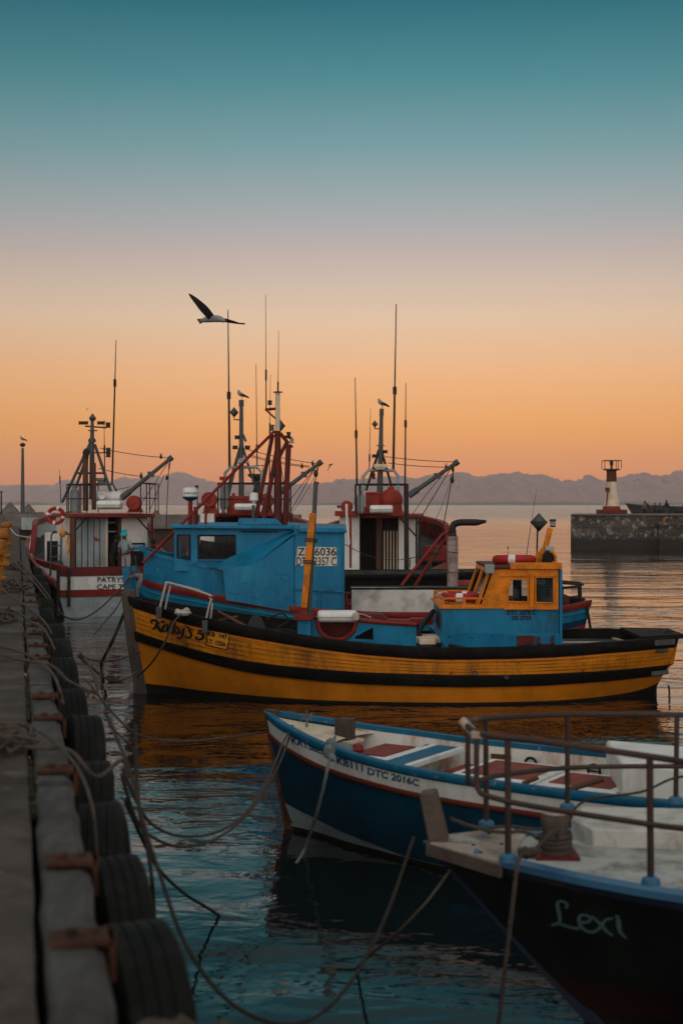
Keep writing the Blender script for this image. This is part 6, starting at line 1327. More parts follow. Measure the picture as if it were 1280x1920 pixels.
    for px, py in ((843, 1192), (885, 1194), (922, 1191), (959, 1194), (993, 1190), (1037, 1190), (1003, 1142)): mb.ball(P(px, py, Y0-.04), .025, 8)
    obj('bolts', mb, M['blue'], t)
    sf = plane_surf(Y0, .004)
    text('lettering', 'DTC 3678 C', (949, 1152.5), (1004.5, 1152.5), 8.6, sf, M['black_letter'], t, .05); text('lettering', 'ZR 2723', (957, 1162), (995, 1162), 7.4, sf, M['black_letter'], t, .05)
    # mast frame on roof
    zr = zt_+.04; D = 27.2
    obj('mast_bracket', MB().bar(P(1013, 1062, D), P(1031, 990, D), .1, .09, (0, 1, 0)).bar(P(1000, 1062, D), P(1011, 1034, D), .1, .08, (0, 1, 0)).bar(P(1006, 1062, D), P(1020, 1030, D), .12, .06, (0, 1, 0)).bar(P(1012, 1031, D), P(1030, 1031, D), .08, .04), M['yellow_cabin'], t, bevel=.006)
    mb = MB(); mb.plate([(1016, 1066), (1020, 1040), (1026, 1033), (1034, 1034), (1040, 1042), (1040, 1066)], lambda u, v, d: P(u, v, D-.3)+Vector((0, d, 0)), .25); obj('black_canvas', mb, M['jacket'], t, bevel=.02)
    mb = MB(); q = [P(u, v, D-.32) for u, v in ((1030, 1034), (1036, 1035), (1041, 1043), (1041, 1066))]; mb.tube(q, .025, 6); obj('canvas_frame', mb, M['yellow_cabin'], t)
    obj('lamp_cover', MB().box(P(1029, 1028, D), (.17, .2, .08)), M['whitegrey'], t, bevel=.01)
    c = P(1035.5, 981, D); la = obj('lantern', MB().lathe([(0, -.05), (.05, -.05), (.055, .04), (0, .05)], c, n=14), M['lamp'], t); obj('lantern_cage', MB().lathe([(0, .04), (.07, .04), (.06, .075), (0, .08)], c, n=14).lathe([(0, -.08), (.05, -.07), (.062, -.05), (0, -.05)], c, n=14), M['dsteel'], la)
    r_ = obj('reflector_pole', MB().tube([P(1005, 1062, 27.4), P(1007, 992, 27.4)], .016, 6), M['dsteel'], t)
    c = P(1009.5, 979, 27.4); rr_ = .172; up = Vector((0, 0, rr_*1.05)); mb = MB(); rot = Matrix.Rotation(.12, 3, 'Z'); ax = [rot @ Vector(v)*rr_ for v in ((-1, -.05, 0), (0, -1, 0), (1, .05, 0), (0, 1, 0))]
    for i in range(4):
        a_, b_ = ax[i], ax[(i+1) % 4]
        if i in (2,): continue
        for e_ in (up, -up): k = [mb.pt(c+v) for v in (a_, b_, e_)]; mb.face(k)
    q_ = obj('radar_reflector', mb, M['reflector'], t, recalc=False, ang=5); s_ = q_.modifiers.new('t', 'SOLIDIFY'); s_.thickness = .006
    obj('reflector_rim', MB().tube([c+a_ for a_ in ax]+[c+ax[0]], .01, 5), M['dsteel'], q_)
    antenna(t, 27.0, 983, 1062, 1005, 918, None, .012)
    # after deck
    zd = z(8.5)-.16; mb = MB(); xh = P(1050, 0, 26.6).x
    mb.box((xh+.95, 27.1, zd), (1.9, 2.0, .06)); ha = obj('hatch', mb, M['green'], t, bevel=.01); mb = MB(); mb.bar((xh+1.5, 26.1, zd+.045), (xh+1.25, 28.1, zd+.045), .07, .03); mb.bar((xh, 26.7, zd+.04), (xh+1.4, 26.7, zd+.04), .03, .02); mb.bar((xh, 27.3, zd+.04), (xh+1.4, 27.3, zd+.04), .03, .02); mb.box((xh+.3, 26.45, zd+.045), (.6, .35, .03)); obj('hatch_batten', mb, M['rlight'], ha)
    # chain
    def chain(nm, pts, r_=.012, s=.05):
        pts = smooth(pts, 6); d = 0; mb = MB(); j = 0; last = pts[0]; acc = 0
        for a_, b_ in zip(pts, pts[1:]):
            seg = (b_-a_).length; acc += seg
            if acc > s*.8:
                acc = 0; T = (b_-a_).normalized(); u = T.orthogonal().normalized() if j % 2 else T.cross(T.orthogonal()).normalized(); w = T.cross(u); j += 1
                ring = [b_+T*math.cos(q)*s*.55+u*math.sin(q)*s*.3 for q in [2*math.pi*k/8 for k in range(9)]]; mb.tube(ring, r_, 4, caps=False)
        return mb
    obj('stern_chain', chain('c', [P(1252, 1284, 26.6), P(1254, 1300, 26.6), P(1251, 1318, 26.6), P(1248, 1337, 26.5)]), M['dsteel'], t)
    obj('deck_chain', chain('c', [P(1195, 1190, 26.9), P(1215, 1186, 27.0), P(1235, 1184, 27.1), P(1250, 1187, 26.9), P(1262, 1194, 26.6)], .014, .06), M['dsteel'], t)
    obj('anchor', MB().tube([P(1240, 1194, 26.8), P(1250, 1181, 26.8), P(1256, 1185, 26.8)], .025, 6).tube([P(1246, 1196, 26.7), P(1258, 1182, 26.7)], .022, 6).tube([P(1258, 1195, 26.6), P(1266, 1190, 26.6)], .04, 8), M['dsteel'], t)
    obj('rudder', MB(h.M).box((L_-.5, 0, -.1), (.5, .06, .7)), M['boot'], t)
    obj('bilge_outlet', MB().torus(P(890, 1262, 25.22), .035, .012, (0, 1, 0), 12, 5).torus(P(949, 1269, 25.15), .03, .014, (0, 1, 0), 12, 5), M['galv'], t)
    single('black_hose', MB().tube(smooth([P(812, 1146, 27.2), P(800, 1160, 26.9), P(788, 1178, 26.6), P(784, 1198, 26.4)], 5), .05, 8), M['soot'], 'thick black hose curving down before the blue wheelhouse', 'hose')
    obj('engine_box', MB().box(P(805, 1197, 26.6), (.55, .6, .12)).box(P(800, 1202, 26.2), (.3, .3, .1)), M['rlight'], t, bevel=.01)
    for px in (628, 690, 855, 1000): obj('deck_cleat', MB().bar(P(px-12, 1210, 25.75), P(px+14, 1216, 25.5), .1, .06), M['dsteel'], t, bevel=.01)
    return t, h
YB_, yh = yellowboat()
# ================================================================== OPEN BOAT
M['strake_red'] = mat('faded_red_strake', (.15, .03, .02), .6, dirt=(.06,.015,.01), dirt_amt=.6)
def katsberg():
    h = Hull(6.4, [(0, 1.27), (.4, 1.2), (1.2, 1.09), (2.5, 1.0), (4, .98), (6.4, 1.02)], [(0, .045), (.3, .26), (.7, .47), (1.2, .68), (1.7, .83), (3, 1.02), (4.5, 1.06), (6.4, .95)], [(0, .03), (.6, .1), (1.4, .36), (3, .74), (4.5, .82), (6.4, .6)], .3, 1.2, M=Matrix.Translation((-.82, 15.9, 0)) @ Matrix.Rotation(R(-32), 4, 'Z'), p=1.8)
    t = thing('rowing_launch', 'open blue and white wooden boat with painted name and registration', 'boat', h.M @ Vector((3, 0, 0))); z = h.zs; L_ = h.L
    w0 = tbl([(0, .075), (1, .065), (2, .06), (6.4, .07)]); r0 = tbl([(0, .22), (1, .215), (2, .21), (6.4, .21)])
    band_obj(h, 'x', t, [('blue_strake', z, lambda x: z(x)-w0(x), 'kblue', 2), ('white_strake', lambda x: z(x)-w0(x), lambda x: z(x)-r0(x)-.02, 'white', 2), ('topside', lambda x: z(x)-r0(x)-.02, lambda x: max(.05, .30-.12*x) if x < 2.2 else .05, 'navy', 5), ('boot_top', lambda x: max(.05, .30-.12*x) if x < 2.2 else .05, lambda x: .045, 'whitegrey', 1), ('bottom', lambda x: .045, lambda x: -.4, 'boot', 4)], 0, L_, nx=64)
    rail_obj(h, 'rub_rail', t, lambda x: z(x)-r0(x)+.0, lambda x: z(x)-r0(x)-.05, 'strake_red', 0.02, L_, .03, nx=64)
    mb = MB()
    for s in (-1, 1): h.band(mb, 0, L_, lambda x: z(x)+.02, lambda x: z(x)-.045, s, nx=64, thick=.03)
    obj('gunwale', mb, M['kblue'], t); inner_obj(h, 'gunwale_top', t, lambda x: z(x)+.022, lambda x: z(x)-.03, 'kblue', 0, L_, .075)
    mb = MB(h.M)
    for s in (-1, 1):
        prev = None
        for i in range(41):
            x = .7+(L_-.7)*i/40; row = [mb.pt((h.loc(x, zz, s).x, s*max(.03, h.half(x, zz)-.07), zz)) for zz in (z(x)-.02, z(x)-.25, z(x)-.5, z(x)-.75)]
            if prev:
                for k in range(3): mb.face((prev[k], row[k], row[k+1], prev[k+1]))
            prev = row
    obj('inner_side', mb, M['white_rust'], t, recalc=False)
    deck_obj(h, 'floor', t, lambda x: .38, 'darkred', .8, L_, .1); deck_obj(h, 'foredeck', t, lambda x: z(x)-.06, 'rlight', .12, 1.05, .05)
    mb = MB(h.M)
    mb.loft([[(-.03, -.05, 1.3), (.12, -.06, 1.3), (.12, .06, 1.3), (-.03, .05, 1.3)], [(.0, -.045, 1.1), (.12, -.05, 1.1), (.12, .05, 1.1), (.0, .045, 1.1)], [(.22, -.04, .1), (.45, -.05, .1), (.45, .05, .1), (.22, .04, .1)], [(.3, -.04, -.4), (.5, -.04, -.4), (.5, .04, -.4), (.3, .04, -.4)]]); obj('stem', mb, M['brown'], t, bevel=.01)
    mb = MB(h.M); mb.loft([[(.19, -.05, .42), (.42, -.062, .42), (.42, .062, .42), (.19, .05, .42)], [(.26, -.05, .08), (.5, -.062, .08), (.5, .062, .08), (.26, .05, .08)]]); obj('stem_plate', mb, M['rust'], t)
    mb = MB(h.M); mb.box((.98, .05, 1.14), (.17, .17, .27)); obj('bitt_post', mb, M['wood'], t, bevel=.012); mb = MB(h.M); mb.box((.98, .05, 1.03), (.3, .3, .03)); obj('bitt_base', mb, M['rlight'], t)
    # thwarts, hatches, box (placed on the boat's own axes)
    def box(nm, x0, x1, y0, y1, za, zb, m, bv=.015, par=None):
        mb = MB(h.M); mb.box(((x0+x1)/2, (y0+y1)/2, (za+zb)/2), (x1-x0, y1-y0, zb-za)); return obj(nm, mb, M[m], par or t, bevel=bv)
    def hatch(x0, x1, y0, y1, zt):
        a = box('fish_hatch', x0, x1, y0, y1, .4, zt, 'white'); box('hatch_panel', x0+.09, x1-.09, y0+.1, y1-.1, zt-.01, zt+.008, 'darkred2', 0, a)
    box('fore_hatch', 1.2, 1.7, -.3, .5, .7, .955, 'white'); box('fore_panel', 1.26, 1.64, -.24, .44, .95, .968, 'darkred2', 0)
    mb = MB(h.M); mb.box((1.92, .0, .945), (.26, 1.3, .05)); obj('blue_thwart', mb, M['kblue'], t, bevel=.01); mb = MB(h.M); mb.box((1.75, .0, .945), (.07, 1.3, .06)); mb.box((2.09, .0, .945), (.06, 1.35, .06)); obj('thwart_trim', mb, M['white'], t, bevel=.01)
    hatch(2.62, 3.5, -.66, .32, .95); hatch(3.54, 4.34, -.66, .1, .95)
    mb = MB(h.M); mb.box((2.38, .42, .78), (.5, .5, .03)); obj('red_side_deck', mb, M['darkred2'], t)
    mb = MB(h.M); mb.loft([[(4.44, -.76, a), (6.4, -.78, a), (6.4, .5, a), (3.85, .34, a)] for a in (.35, 1.25)]); obj('engine_box', mb, M['white'], t, bevel=.03)
    for x_ in (1.66, 2.8, 3.5):
        s = 1; p = Vector((x_, h.half(x_, z(x_)-.2)-.125, z(x_)-.17)); mb = MB(h.M); mb.torus(p, .066, .016, (-.15 if x_ < 2 else 0, 1, .0), 20, 6); mb.box(p, (.14, .012, .018)); obj('scupper_ring', mb, M['soot'], t)
    mb = MB(h.M); mb.box((2.45, h.half(2.45, .85)-.09, .87), (.22, .04, .05)); obj('rowlock', mb, M['brown'], t); mb = MB(h.M); mb.box((4.25, h.half(4.2, .9)-.09, .9), (.3, .05, .03)); obj('rowlock', mb, M['brown'], t)
    mb = MB(h.M); mb.tube([(4.02, -.97, 1.0), (4.3, -.85, 1.10)], .026, 8); obj('tiller_pole', mb, M['brown'], t); mb = MB(h.M); mb.tube([(3.55, -.97, 1.0), (3.68, -.9, 1.06)], .022, 6); obj('tiller_pole', mb, M['brown'], t)
    mb = MB(h.M); mb.ball((1.28, -.45, 1.02), .1, 10, (1.4, 1, .9)); mb.ball((1.12, -.42, 1.03), .08, 10); obj('cleat_roll', mb, M['ropeb'], t); mb = MB(h.M); mb.ball((1.42, -.40, 1.04), .07, 8); obj('red_float', mb, M['red'], t)
    mb = MB(h.M); mb.box((.95, -.3, 1.05), (.4, .05, .05)); mb.box((.98, -.4, 1.04), (.05, .25, .04)); obj('cleat', mb, M['galv'], t)
    hs = hull_surf(h, -1, .006)
    text('lettering', 'KATSBERG', (548, 1393), (624, 1421), 12.5, hs, M['blue_letter'], t, .03, skew=-.15, spacing=1.0); text('lettering', 'KB111', (632, 1431), (681, 1447), 13, hs, M['blue_letter'], t, .03, skew=-.1); text('lettering', 'DTC 2016C', (689, 1451), (785, 1474), 12.5, hs, M['blue_letter'], t, .03, skew=.05)
    mb = MB()
    for s in (-1,): h.band(mb, 2.75, 4.1, lambda x: .33, lambda x: .25, s, nx=12, thick=.025)
    obj('side_fender', mb, M['kblue'], t)
    return h
M['darkred2'] = mat('worn_red_deck_paint', (.22, .05, .04), .75, var=.35, scale=6, dirt=(.10,.03,.025), dirt_amt=.6, dirt_scale=5)
kh = katsberg()
# frayed rope end standing on the foredeck
c_ = P(575, 1346, 15.6); mb = MB(); rr_ = random.Random(2); mb.tube([c_-Vector((0, 0, .2)), c_], .014, 6)
for k in range(40): v = Vector((rr_.uniform(-1, 1), rr_.uniform(-1, 1), rr_.uniform(-.3, 1.4))).normalized()*rr_.uniform(.04, .11); mb.tube(smooth([c_, c_+v*.5, c_+v+Vector((0, 0, -.02))], 2), .003, 4)
single('rope_end', mb, M['ropeb'], 'frayed pale rope end standing up on the open boat foredeck', 'rope')
# ================================================================== DARK BOAT IN FRONT
M['glassd'] = mat('dark_cabin_glass', (.01, .013, .015), .1, spec=.6, bump=0)
def lexi():
    h = Hull(7, [(0, 1.20), (.6, 1.17), (1.5, 1.14), (3, 1.13), (7, 1.15)], [(0, .05), (.3, .27), (.7, .50), (1.2, .74), (2, 1.02), (3, 1.2), (5, 1.3), (7, 1.2)], [(0, .03), (1.0, .05), (2, .28), (3.2, .62), (5, .9), (7, .9)], 1.15, 3.2, M=Matrix.Translation((.62, 10.1, 0)) @ Matrix.Rotation(R(-11.5), 4, 'Z'), p=1.15, keel=-.4)
    t = thing('motor_boat', 'dark hulled boat with pale deck, bow railing and hand painted name in front', 'boat', h.M @ Vector((2.5, 0, 0))); z = h.zs; L_ = h.L
    band_obj(h, 'x', t, [('topside', z, lambda x: .32, 'lexi_dark', 8), ('boot_top', lambda x: .32, lambda x: .1, 'lexi_red', 2), ('bottom', lambda x: .1, lambda x: -.35, 'boot', 4)], 0, L_, nx=64)
    rail_obj(h, 'gunwale_side', t, lambda x: z(x)+.0, lambda x: z(x)-.075, 'lexi_edge', .35, L_, .03, nx=64)
    mb = MB(h.M)
    for s in (-1, 1):
        prev = None
        for i in range(65):
            x = .35+(L_-.35)*i/64; w = h.half(x, z(x)); a = z(x)
            row = [mb.pt((x, s*(w+.045), a-.01)), mb.pt((x, s*(w+.045), a+.035)), mb.pt((x, s*max(.02, w-.1), a+.035)), mb.pt((x, s*max(.015, w-.1), a-.01))]
            if prev:
                for k in range(3): mb.face((prev[k], row[k], row[k+1], prev[k+1]))
            prev = row
    obj('gunwale', mb, M['lblue'], t, recalc=False)
    deck_obj(h, 'deck', t, lambda x: z(x)+.005, 'deck', .1, L_, .05)
    # stem
    mb = MB(h.M); pr = [(0, 1.2), (.35, .8), (.72, .42), (1.02, .12), (1.3, -.35)]
    mb.loft([[(h.loc(0, b, 1).x-.045, -.035, b), (h.loc(0, b, 1).x+.08, -.045, b), (h.loc(0, b, 1).x+.08, .045, b), (h.loc(0, b, 1).x-.045, .035, b)] for a, b in pr]); obj('stem', mb, M['lexi_edge'], t, bevel=.006)
    mb = MB(h.M); mb.loft([[(-.06, -.075, 1.55), (.05, -.075, 1.57), (.05, .075, 1.57), (-.06, .075, 1.55)], [(.02, -.075, 1.13), (.16, -.075, 1.13), (.16, .075, 1.13), (.02, .075, 1.13)]]); obj('stem_head', mb, M['woodp2'], t, bevel=.012)
    mb = MB(h.M); pl = [(.02, -.12), (.52, -.50), (.62, -.36), (.66, .36), (.52, .50), (.02, .12)]; mb.plate(pl, lambda u, v, d: Vector((u, v, 1.215-d)), .05); obj('bow_plate', mb, M['woodp'], t, bevel=.006)
    mb = MB(h.M)
    for u, v in ((.4, -.32), (.33, -.12), (.52, -.05), (.4, .25)): mb.lathe([(0, 0), (.014, 0), (.014, .006), (0, .006)], (u, v, 1.218), n=8)
    obj('plate_bolt', mb, M['dsteel'], t)
    mb = MB(h.M)
    for s in (-1, 1): mb.bar((.0, s*.10, 1.17), (.56, s*.53, 1.15), .03, .09)
    obj('bow_timber', mb, M['woodp2'], t, bevel=.005)
    # mooring bitt (stump) and raised hatch
    mb = MB(); c = P(1040, 1570, 9.75); c.z = 1.17; mb.lathe([(0, 0), (.10, 0), (.092, .08), (.085, .2), (.10, .24), (.102, .28), (.093, .3), (0, .305)], c, n=20); obj('bitt_post', mb, M['wood'], t)
    obj('bitt_top', MB().lathe([(0, .306), (.088, .306), (.088, .311), (0, .311)], c, n=20), M['woodp'], t); obj('bitt_base', MB(Matrix.Rotation(0, 4, 'Z')).box(c+Vector((0, 0, .02)), (.3, .26, .03)), M['darkred'], t)
    mb = MB(); k = [(1071, 1562), (1106, 1589), (1330, 1587), (1330, 1520), (1240, 1518), (1091, 1519)]
    zt = 1.30; f = lambda px, py, zz: Vector(((px-CX)*(CAMH-zz)/(py-HZ), F*(CAMH-zz)/(py-HZ), zz))
    top = [f(1070, 1535, zt), f(1110, 1555, zt), f(1400, 1560, zt), f(1400, 1517, zt), f(1090, 1512, zt)]
    mb.loft([[p for p in top], [Vector((p.x, p.y, 1.16)) for p in top]]); obj('deck_hatch', mb, M['deckw'], t, bevel=.012)
    # pulpit rails
    lw = tbl([(0, .3), (.5, .52), (1.2, .78), (2, 1.02), (3, 1.2), (5, 1.28), (7, 1.2)])
    def rp(x, s, zz, inn=.09): w = max(.04, h.half(max(.3, x), z(x))-inn); return h.M @ Vector((x, s*w, zz))
    mb = MB(); T_ = 1.93; Mz = 1.52
    near = [rp(x, -1, T_) for x in (.95, 1.3, 2, 3, 4, 5.5)]; far = [rp(x, 1, T_+.0) for x in (.95, 1.3, 2, 3, 4, 5.5)]
    def g(px, py, D): return P(px, py, D)
    nt_ = [g(868, 1352, 9.6), g(900, 1376, 9.35), g(1000, 1388, 9.1), g(1220, 1419, 8.62), g(1320, 1436, 8.35), g(1500, 1470, 8.0)]
    nm_ = [g(893, 1380, 9.38), g(893, 1462, 9.38), g(897, 1480, 9.36), g(912, 1492, 9.3), g(1000, 1512, 9.1), g(1220, 1546, 8.62), g(1330, 1560, 8.35), g(1500, 1590, 8.0)]
    ft_ = [g(868, 1352, 9.6), g(885, 1352, 9.8), g(912, 1347, 10.1), g(1060, 1340, 10.8), g(1270, 1340, 11.0), g(1500, 1350, 10.9)]
    fm_ = [g(877, 1365, 9.75), g(877, 1455, 9.75), g(885, 1468, 9.8), g(930, 1455, 10.1), g(1060, 1440, 10.8), g(1265, 1437, 11.0), g(1500, 1445, 10.9)]
    for q, r_ in ((nt_, .021), (nm_, .019), (ft_, .021), (fm_, .019)): obj('hand_rail', MB().tube(smooth(q, 5), r_, 10), M['railgrey'], t)
    for a_, b_, r_ in (((951, 1384, 9.22), (952, 1608, 9.25), .022), ((1217, 1419, 8.63), (1219, 1652, 8.66), .022), ((1063, 1342, 10.8), (1063, 1512, 10.85), .02), ((1268, 1341, 11.0), (1266, 1500, 11.0), .02), ((910, 1350, 10.1), (911, 1545, 10.15), .02)):
        obj('stanchion', MB().tube([g(*a_), g(*b_)], r_, 10), M['railgrey'], t)
        c = g(*b_); obj('stanchion_foot', MB().lathe([(0, -.02), (.06, -.02), (.055, .015), (.03, .03), (0, .03)], c, n=14), M['lblue'], t)
    obj('rail_bracket', MB().tube([g(865, 1350, 9.55), g(886, 1372, 9.5)], .03, 8), M['woodp'], t); obj('rail_clamp', MB().box(g(895, 1378, 9.36), (.09, .06, .05)), M['woodp'], t, bevel=.01)
    # cabin at the right edge
    mb = MB(h.M); x0 = 3.15
    mb.loft([[(x0, -.2, 1.16), (x0+3, -.75, 1.16), (x0+3, .85, 1.16), (x0, .85, 1.16)], [(x0+.22, -.16, 1.45), (x0+3, -.7, 1.45), (x0+3, .8, 1.45), (x0+.22, .8, 1.45)]]); obj('cabin_base', mb, M['lblue'], t, bevel=.01)
    mb = MB(h.M); mb.loft([[(x0+.42, -.1, 1.9), (x0+3, -.65, 1.9), (x0+3, .75, 1.9), (x0+.42, .75, 1.9)], [(x0+.68, -.05, 2.25), (x0+3, -.6, 2.25), (x0+3, .7, 2.25), (x0+.68, .7, 2.25)]]); obj('wheelhouse', mb, M['navy'], t, bevel=.02)
    mb = MB(h.M); mb.loft([[(x0+.26, -.12, 1.45), (x0+3, -.67, 1.45), (x0+3, .77, 1.45), (x0+.26, .77, 1.45)], [(x0+.44, -.1, 1.9), (x0+3, -.64, 1.9), (x0+3, .74, 1.9), (x0+.44, .74, 1.9)]], caps=False); obj('cabin_glass', mb, M['glassd'], t)
    mb = MB(h.M)
    for u_ in (1.1, 1.9, 2.7): mb.box((x0+u_, -.1-.2*u_, 1.68), (.06, .05, .46))
    obj('window_post', mb, M['kblue'], t)
    mb = MB(h.M)
    for y_ in (-.1, .75): mb.bar((x0+.22, y_, 1.45), (x0+.68, y_, 2.25), .05, .05)
    obj('windscreen_frame', mb, M['kblue'], t)
    hs = hull_surf(h, -1, .004)
    o = lambda L_: [(1020+a/7.11, 1660+b/7.11, w/7.11) for a, b, w in L_]
    S_ = [o([(292, 292, 30), (305, 255, 26), (262, 220, 24), (215, 208, 24), (172, 235, 30), (180, 300, 36), (198, 380, 38), (205, 450, 36), (185, 500, 30), (110, 528, 28)]), o([(150, 505, 24), (230, 520, 26), (350, 558, 28), (440, 572, 30), (490, 545, 26)]),
          o([(490, 490, 24), (560, 492, 26), (612, 460, 26), (590, 415, 24), (530, 392, 22), (470, 410, 34), (462, 480, 40), (500, 560, 30), (570, 608, 28), (650, 618, 30), (720, 580, 34), (770, 520, 32), (820, 455, 26), (905, 440, 18)]), o([(635, 418, 26), (690, 462, 28), (770, 540, 34), (830, 610, 34), (900, 660, 26)]),
          o([(985, 470, 50), (992, 550, 48), (1010, 620, 38), (1050, 665, 28), (1090, 705, 12)]), o([(960, 415, 34), (985, 420, 30)])]
    strokes('lettering', [[(a, b, w*1.35) for a, b, w in k] for k in S_], hs, M['cyan_letter'], t, 5)
    return h
M['lexi_dark'] = mat('dark_green_black_hull', (.008, .012, .010), .5, var=.4, dirt=(.022,.03,.028), dirt_amt=.6, dirt_scale=2.2, streak=1); M['lexi_red'] = mat('dark_oxide_boot_paint', (.02, .008, .006), .6); M['lexi_edge'] = mat('dark_slate_blue_edge', (.018, .028, .055), .5, dirt=(.06,.04,.03), dirt_amt=.4)
M['woodp2'] = mat('grey_brown_timber', (.12, .092, .078), .8, var=.45, scale=3, bump=.4, dirt=(.05,.04,.035), dirt_amt=.6); M['deckw'] = mat('dirty_white_hatch', (.50, .51, .48), .6, var=.15, dirt=(.16,.14,.11), dirt_amt=.6, dirt_scale=4)
lh = lexi()
# ================================================================== ROPES
W_ = lambda px, py: P(px, py, F*CAMH/(py-HZ))
rope('pale rope from the yellow boat gunwale curving down to its stem', [P(340, 1152, 26.05), P(325, 1168, 25.7), P(309, 1205, 25.7), P(288, 1238, 26.0), P(266, 1262, 26.6), P(256, 1270, 26.7)], .03, 'rope', laid=True)
single('rope_knot', MB().ball(P(343, 1149, 26.1), .09, 8, (1.8, 1, .7)).ball(P(350, 1147, 26.1), .07, 8, (1, 1, 1.2)).ball(P(333, 1146, 26.1), .05, 8), M['ropew'], 'white rope knot on the black gunwale inside the bow rail', 'rope')
rope('rope sagging from the quay to the blue boat bow', [P(108, 1140, 30), P(122, 1156, 30), P(150, 1161, 30.5), P(185, 1143, 31), P(225, 1104, 31.4), P(243, 1083, 31.6)], .028)
rope('thin rope sloping down from the blue boat bow toward the tyres', [P(244, 1088, 31.5), P(222, 1135, 28), P(200, 1162, 26), P(176, 1190, 24)], .022)
rope('thick dark rope from behind the yellow stem down into the water', [P(240, 1132, 28), P(225, 1170, 28), P(205, 1215, 28), W_(190, 1242)], .05, 'roped')
rope('rope loop hanging from the tip of the blue bow bulwark', [P(255, 1042, 31), P(256, 1062, 31), P(263, 1074, 31), P(272, 1078, 31)], .02, 'rope'); rope('rope from the blue bow bulwark tip down to the blue stem', [P(254, 1042, 31), P(248, 1056, 31.2), P(244, 1070, 31.5)], .018)
mb = MB(); rr_ = random.Random(12)
for k in range(5): mb.tube(smooth([P(247+rr_.uniform(-2, 2), 1082, 31.2), P(256+k, 1078+k, 30.9), P(266, 1082+rr_.uniform(-5, 5), 30.8), P(262-k, 1098, 30.8), P(252+k*2, 1120+k*2, 30.9)], 4), .032, 6)
single('rope_bundle', mb, M['ropeb'], 'grey rope bundle tied round the blue bow', 'rope')
rope('long rope from the quay tyres to the yellow boat stem', [P(146, 1228, 17.5), P(170, 1250, 18.5), P(206, 1275, 20.5), P(238, 1272, 23), P(262, 1256, 26.6)], .022); rope('lower rope sagging between the tyres and the yellow boat stem', [P(150, 1225, 17), P(165, 1236, 18), P(205, 1240, 21), P(240, 1232, 24), P(264, 1222, 26.8)], .018, 'roped')
rope('rope from the quay across the water to the open boat bow', [P(165, 1278, 14), P(215, 1340, 13.5), P(262, 1378, 13.5), P(330, 1390, 13.8), P(400, 1386, 14.5), P(500, 1372, 15.8)], .017)
rope('upper of two ropes sagging from the open boat gunwale to the quay', [P(548, 1360, 15.5), P(530, 1395, 14.9), P(500, 1465, 14), P(455, 1530, 13), P(400, 1562, 12), P(335, 1567, 11), P(285, 1545, 10.2), P(255, 1500, 9.6), P(230, 1440, 9.4)], .018); rope('lower of two ropes sagging from the open boat gunwale to the quay', [P(549, 1362, 15.5), P(520, 1440, 14.6), P(470, 1520, 13.6), P(410, 1570, 12.7), P(345, 1588, 12), P(290, 1572, 10.7), P(255, 1535, 9.7), P(228, 1450, 9.2)], .018)
rope('thick pale rope hanging from the open boat cleat into the water', [P(628, 1382, 14.6), P(619, 1412, 14.2), P(612, 1450, 14.0), P(595, 1520, 14.2), P(572, 1590, 14.6), W_(556, 1618)], .028, 'ropeb', laid=True)
single('rope_knot', MB().ball(P(616, 1410, 14.15), .06, 8, (1, 1, 1.3)).ball(P(622, 1420, 14.1), .045, 8).tube([P(622, 1418, 14.1), P(629, 1427, 14.05)], .014, 5).ball(P(620, 1399, 14.2), .06, 8, (1, 1, 1.5)), M['ropeb'], 'pale knot in the thick rope over the painted name', 'rope')
rope('long dark rope looping low over the water to the dark boat bow', [P(205, 1350, 8.6), P(245, 1450, 7.9), P(268, 1540, 7.6), P(300, 1640, 7.3), P(345, 1765, 7.0), P(410, 1860, 6.95), P(480, 1908, 7.1), P(555, 1920, 7.4), P(620, 1885, 7.8), P(680, 1805, 8.3), P(730, 1700, 8.9), P(775, 1570, 9.7)], .017, 'roped')
rope('rope from the dark boat stem sloping into the water', [P(843, 1632, 9.9), P(800, 1690, 9.6), P(740, 1752, 9.7), P(700, 1785, 10.2), W_(668, 1815)], .016)
rope('rope hanging over the dark boat gunwale down into the water', [P(985, 1600, 9.3), P(975, 1606, 9.15), P(968, 1630, 9.05), P(960, 1700, 9.0), P(948, 1800, 9.0), P(934, 1925, 9.1)], .022, 'rope', laid=True)
rope('short dark rope from the tyres dipping into the water', [P(235, 1500, 8.6), P(268, 1575, 9.3), P(300, 1632, 10.2), P(345, 1675, 11.3), P(385, 1700, 12.1), W_(412, 1717)], .02, 'roped')
rope('vertical dark rope hanging beside the tyres', [P(255, 1360, 10.5), P(256, 1440, 10), P(262, 1520, 9.3), P(280, 1610, 8.8), P(288, 1690, 8.9), W_(292, 1800)], .02, 'roped')
rope('thin rope with drips of weed under the open boat line', [P(205, 1215, 19), P(190, 1270, 17), P(205, 1350, 14), P(245, 1400, 12), P(262, 1440, 11)], .012, 'roped')
rope('pale rope from the farthest bollard to the white boat bow', [Q(-.36, 55, 2.75), P(30, 1002, 53), P(45, 1006, 52), P(62, 1008, 51), P(76, 1007, 50.5)], .03, 'ropew')
rope('rope lying across the quay and tyres nearest the rope heap', [Q(-1.0, 9.3, 2.13), Q(-.4, 8.9, 2.16), Q(.1, 8.7, 2.14), Q(.3, 8.6, 2.13), Q(.45, 8.55, 1.98), P(228, 1425, 8.7), P(240, 1450, 8.7)], .02); rope('thin frayed rope looping over the beam behind the near rope heap', [Q(-.7, 8.3, 2.13), Q(-.2, 9.2, 2.2), Q(.1, 9.0, 2.2), Q(.3, 8.2, 2.14), Q(.38, 7.6, 2.0), Q(.4, 7.5, 1.7)], .014)
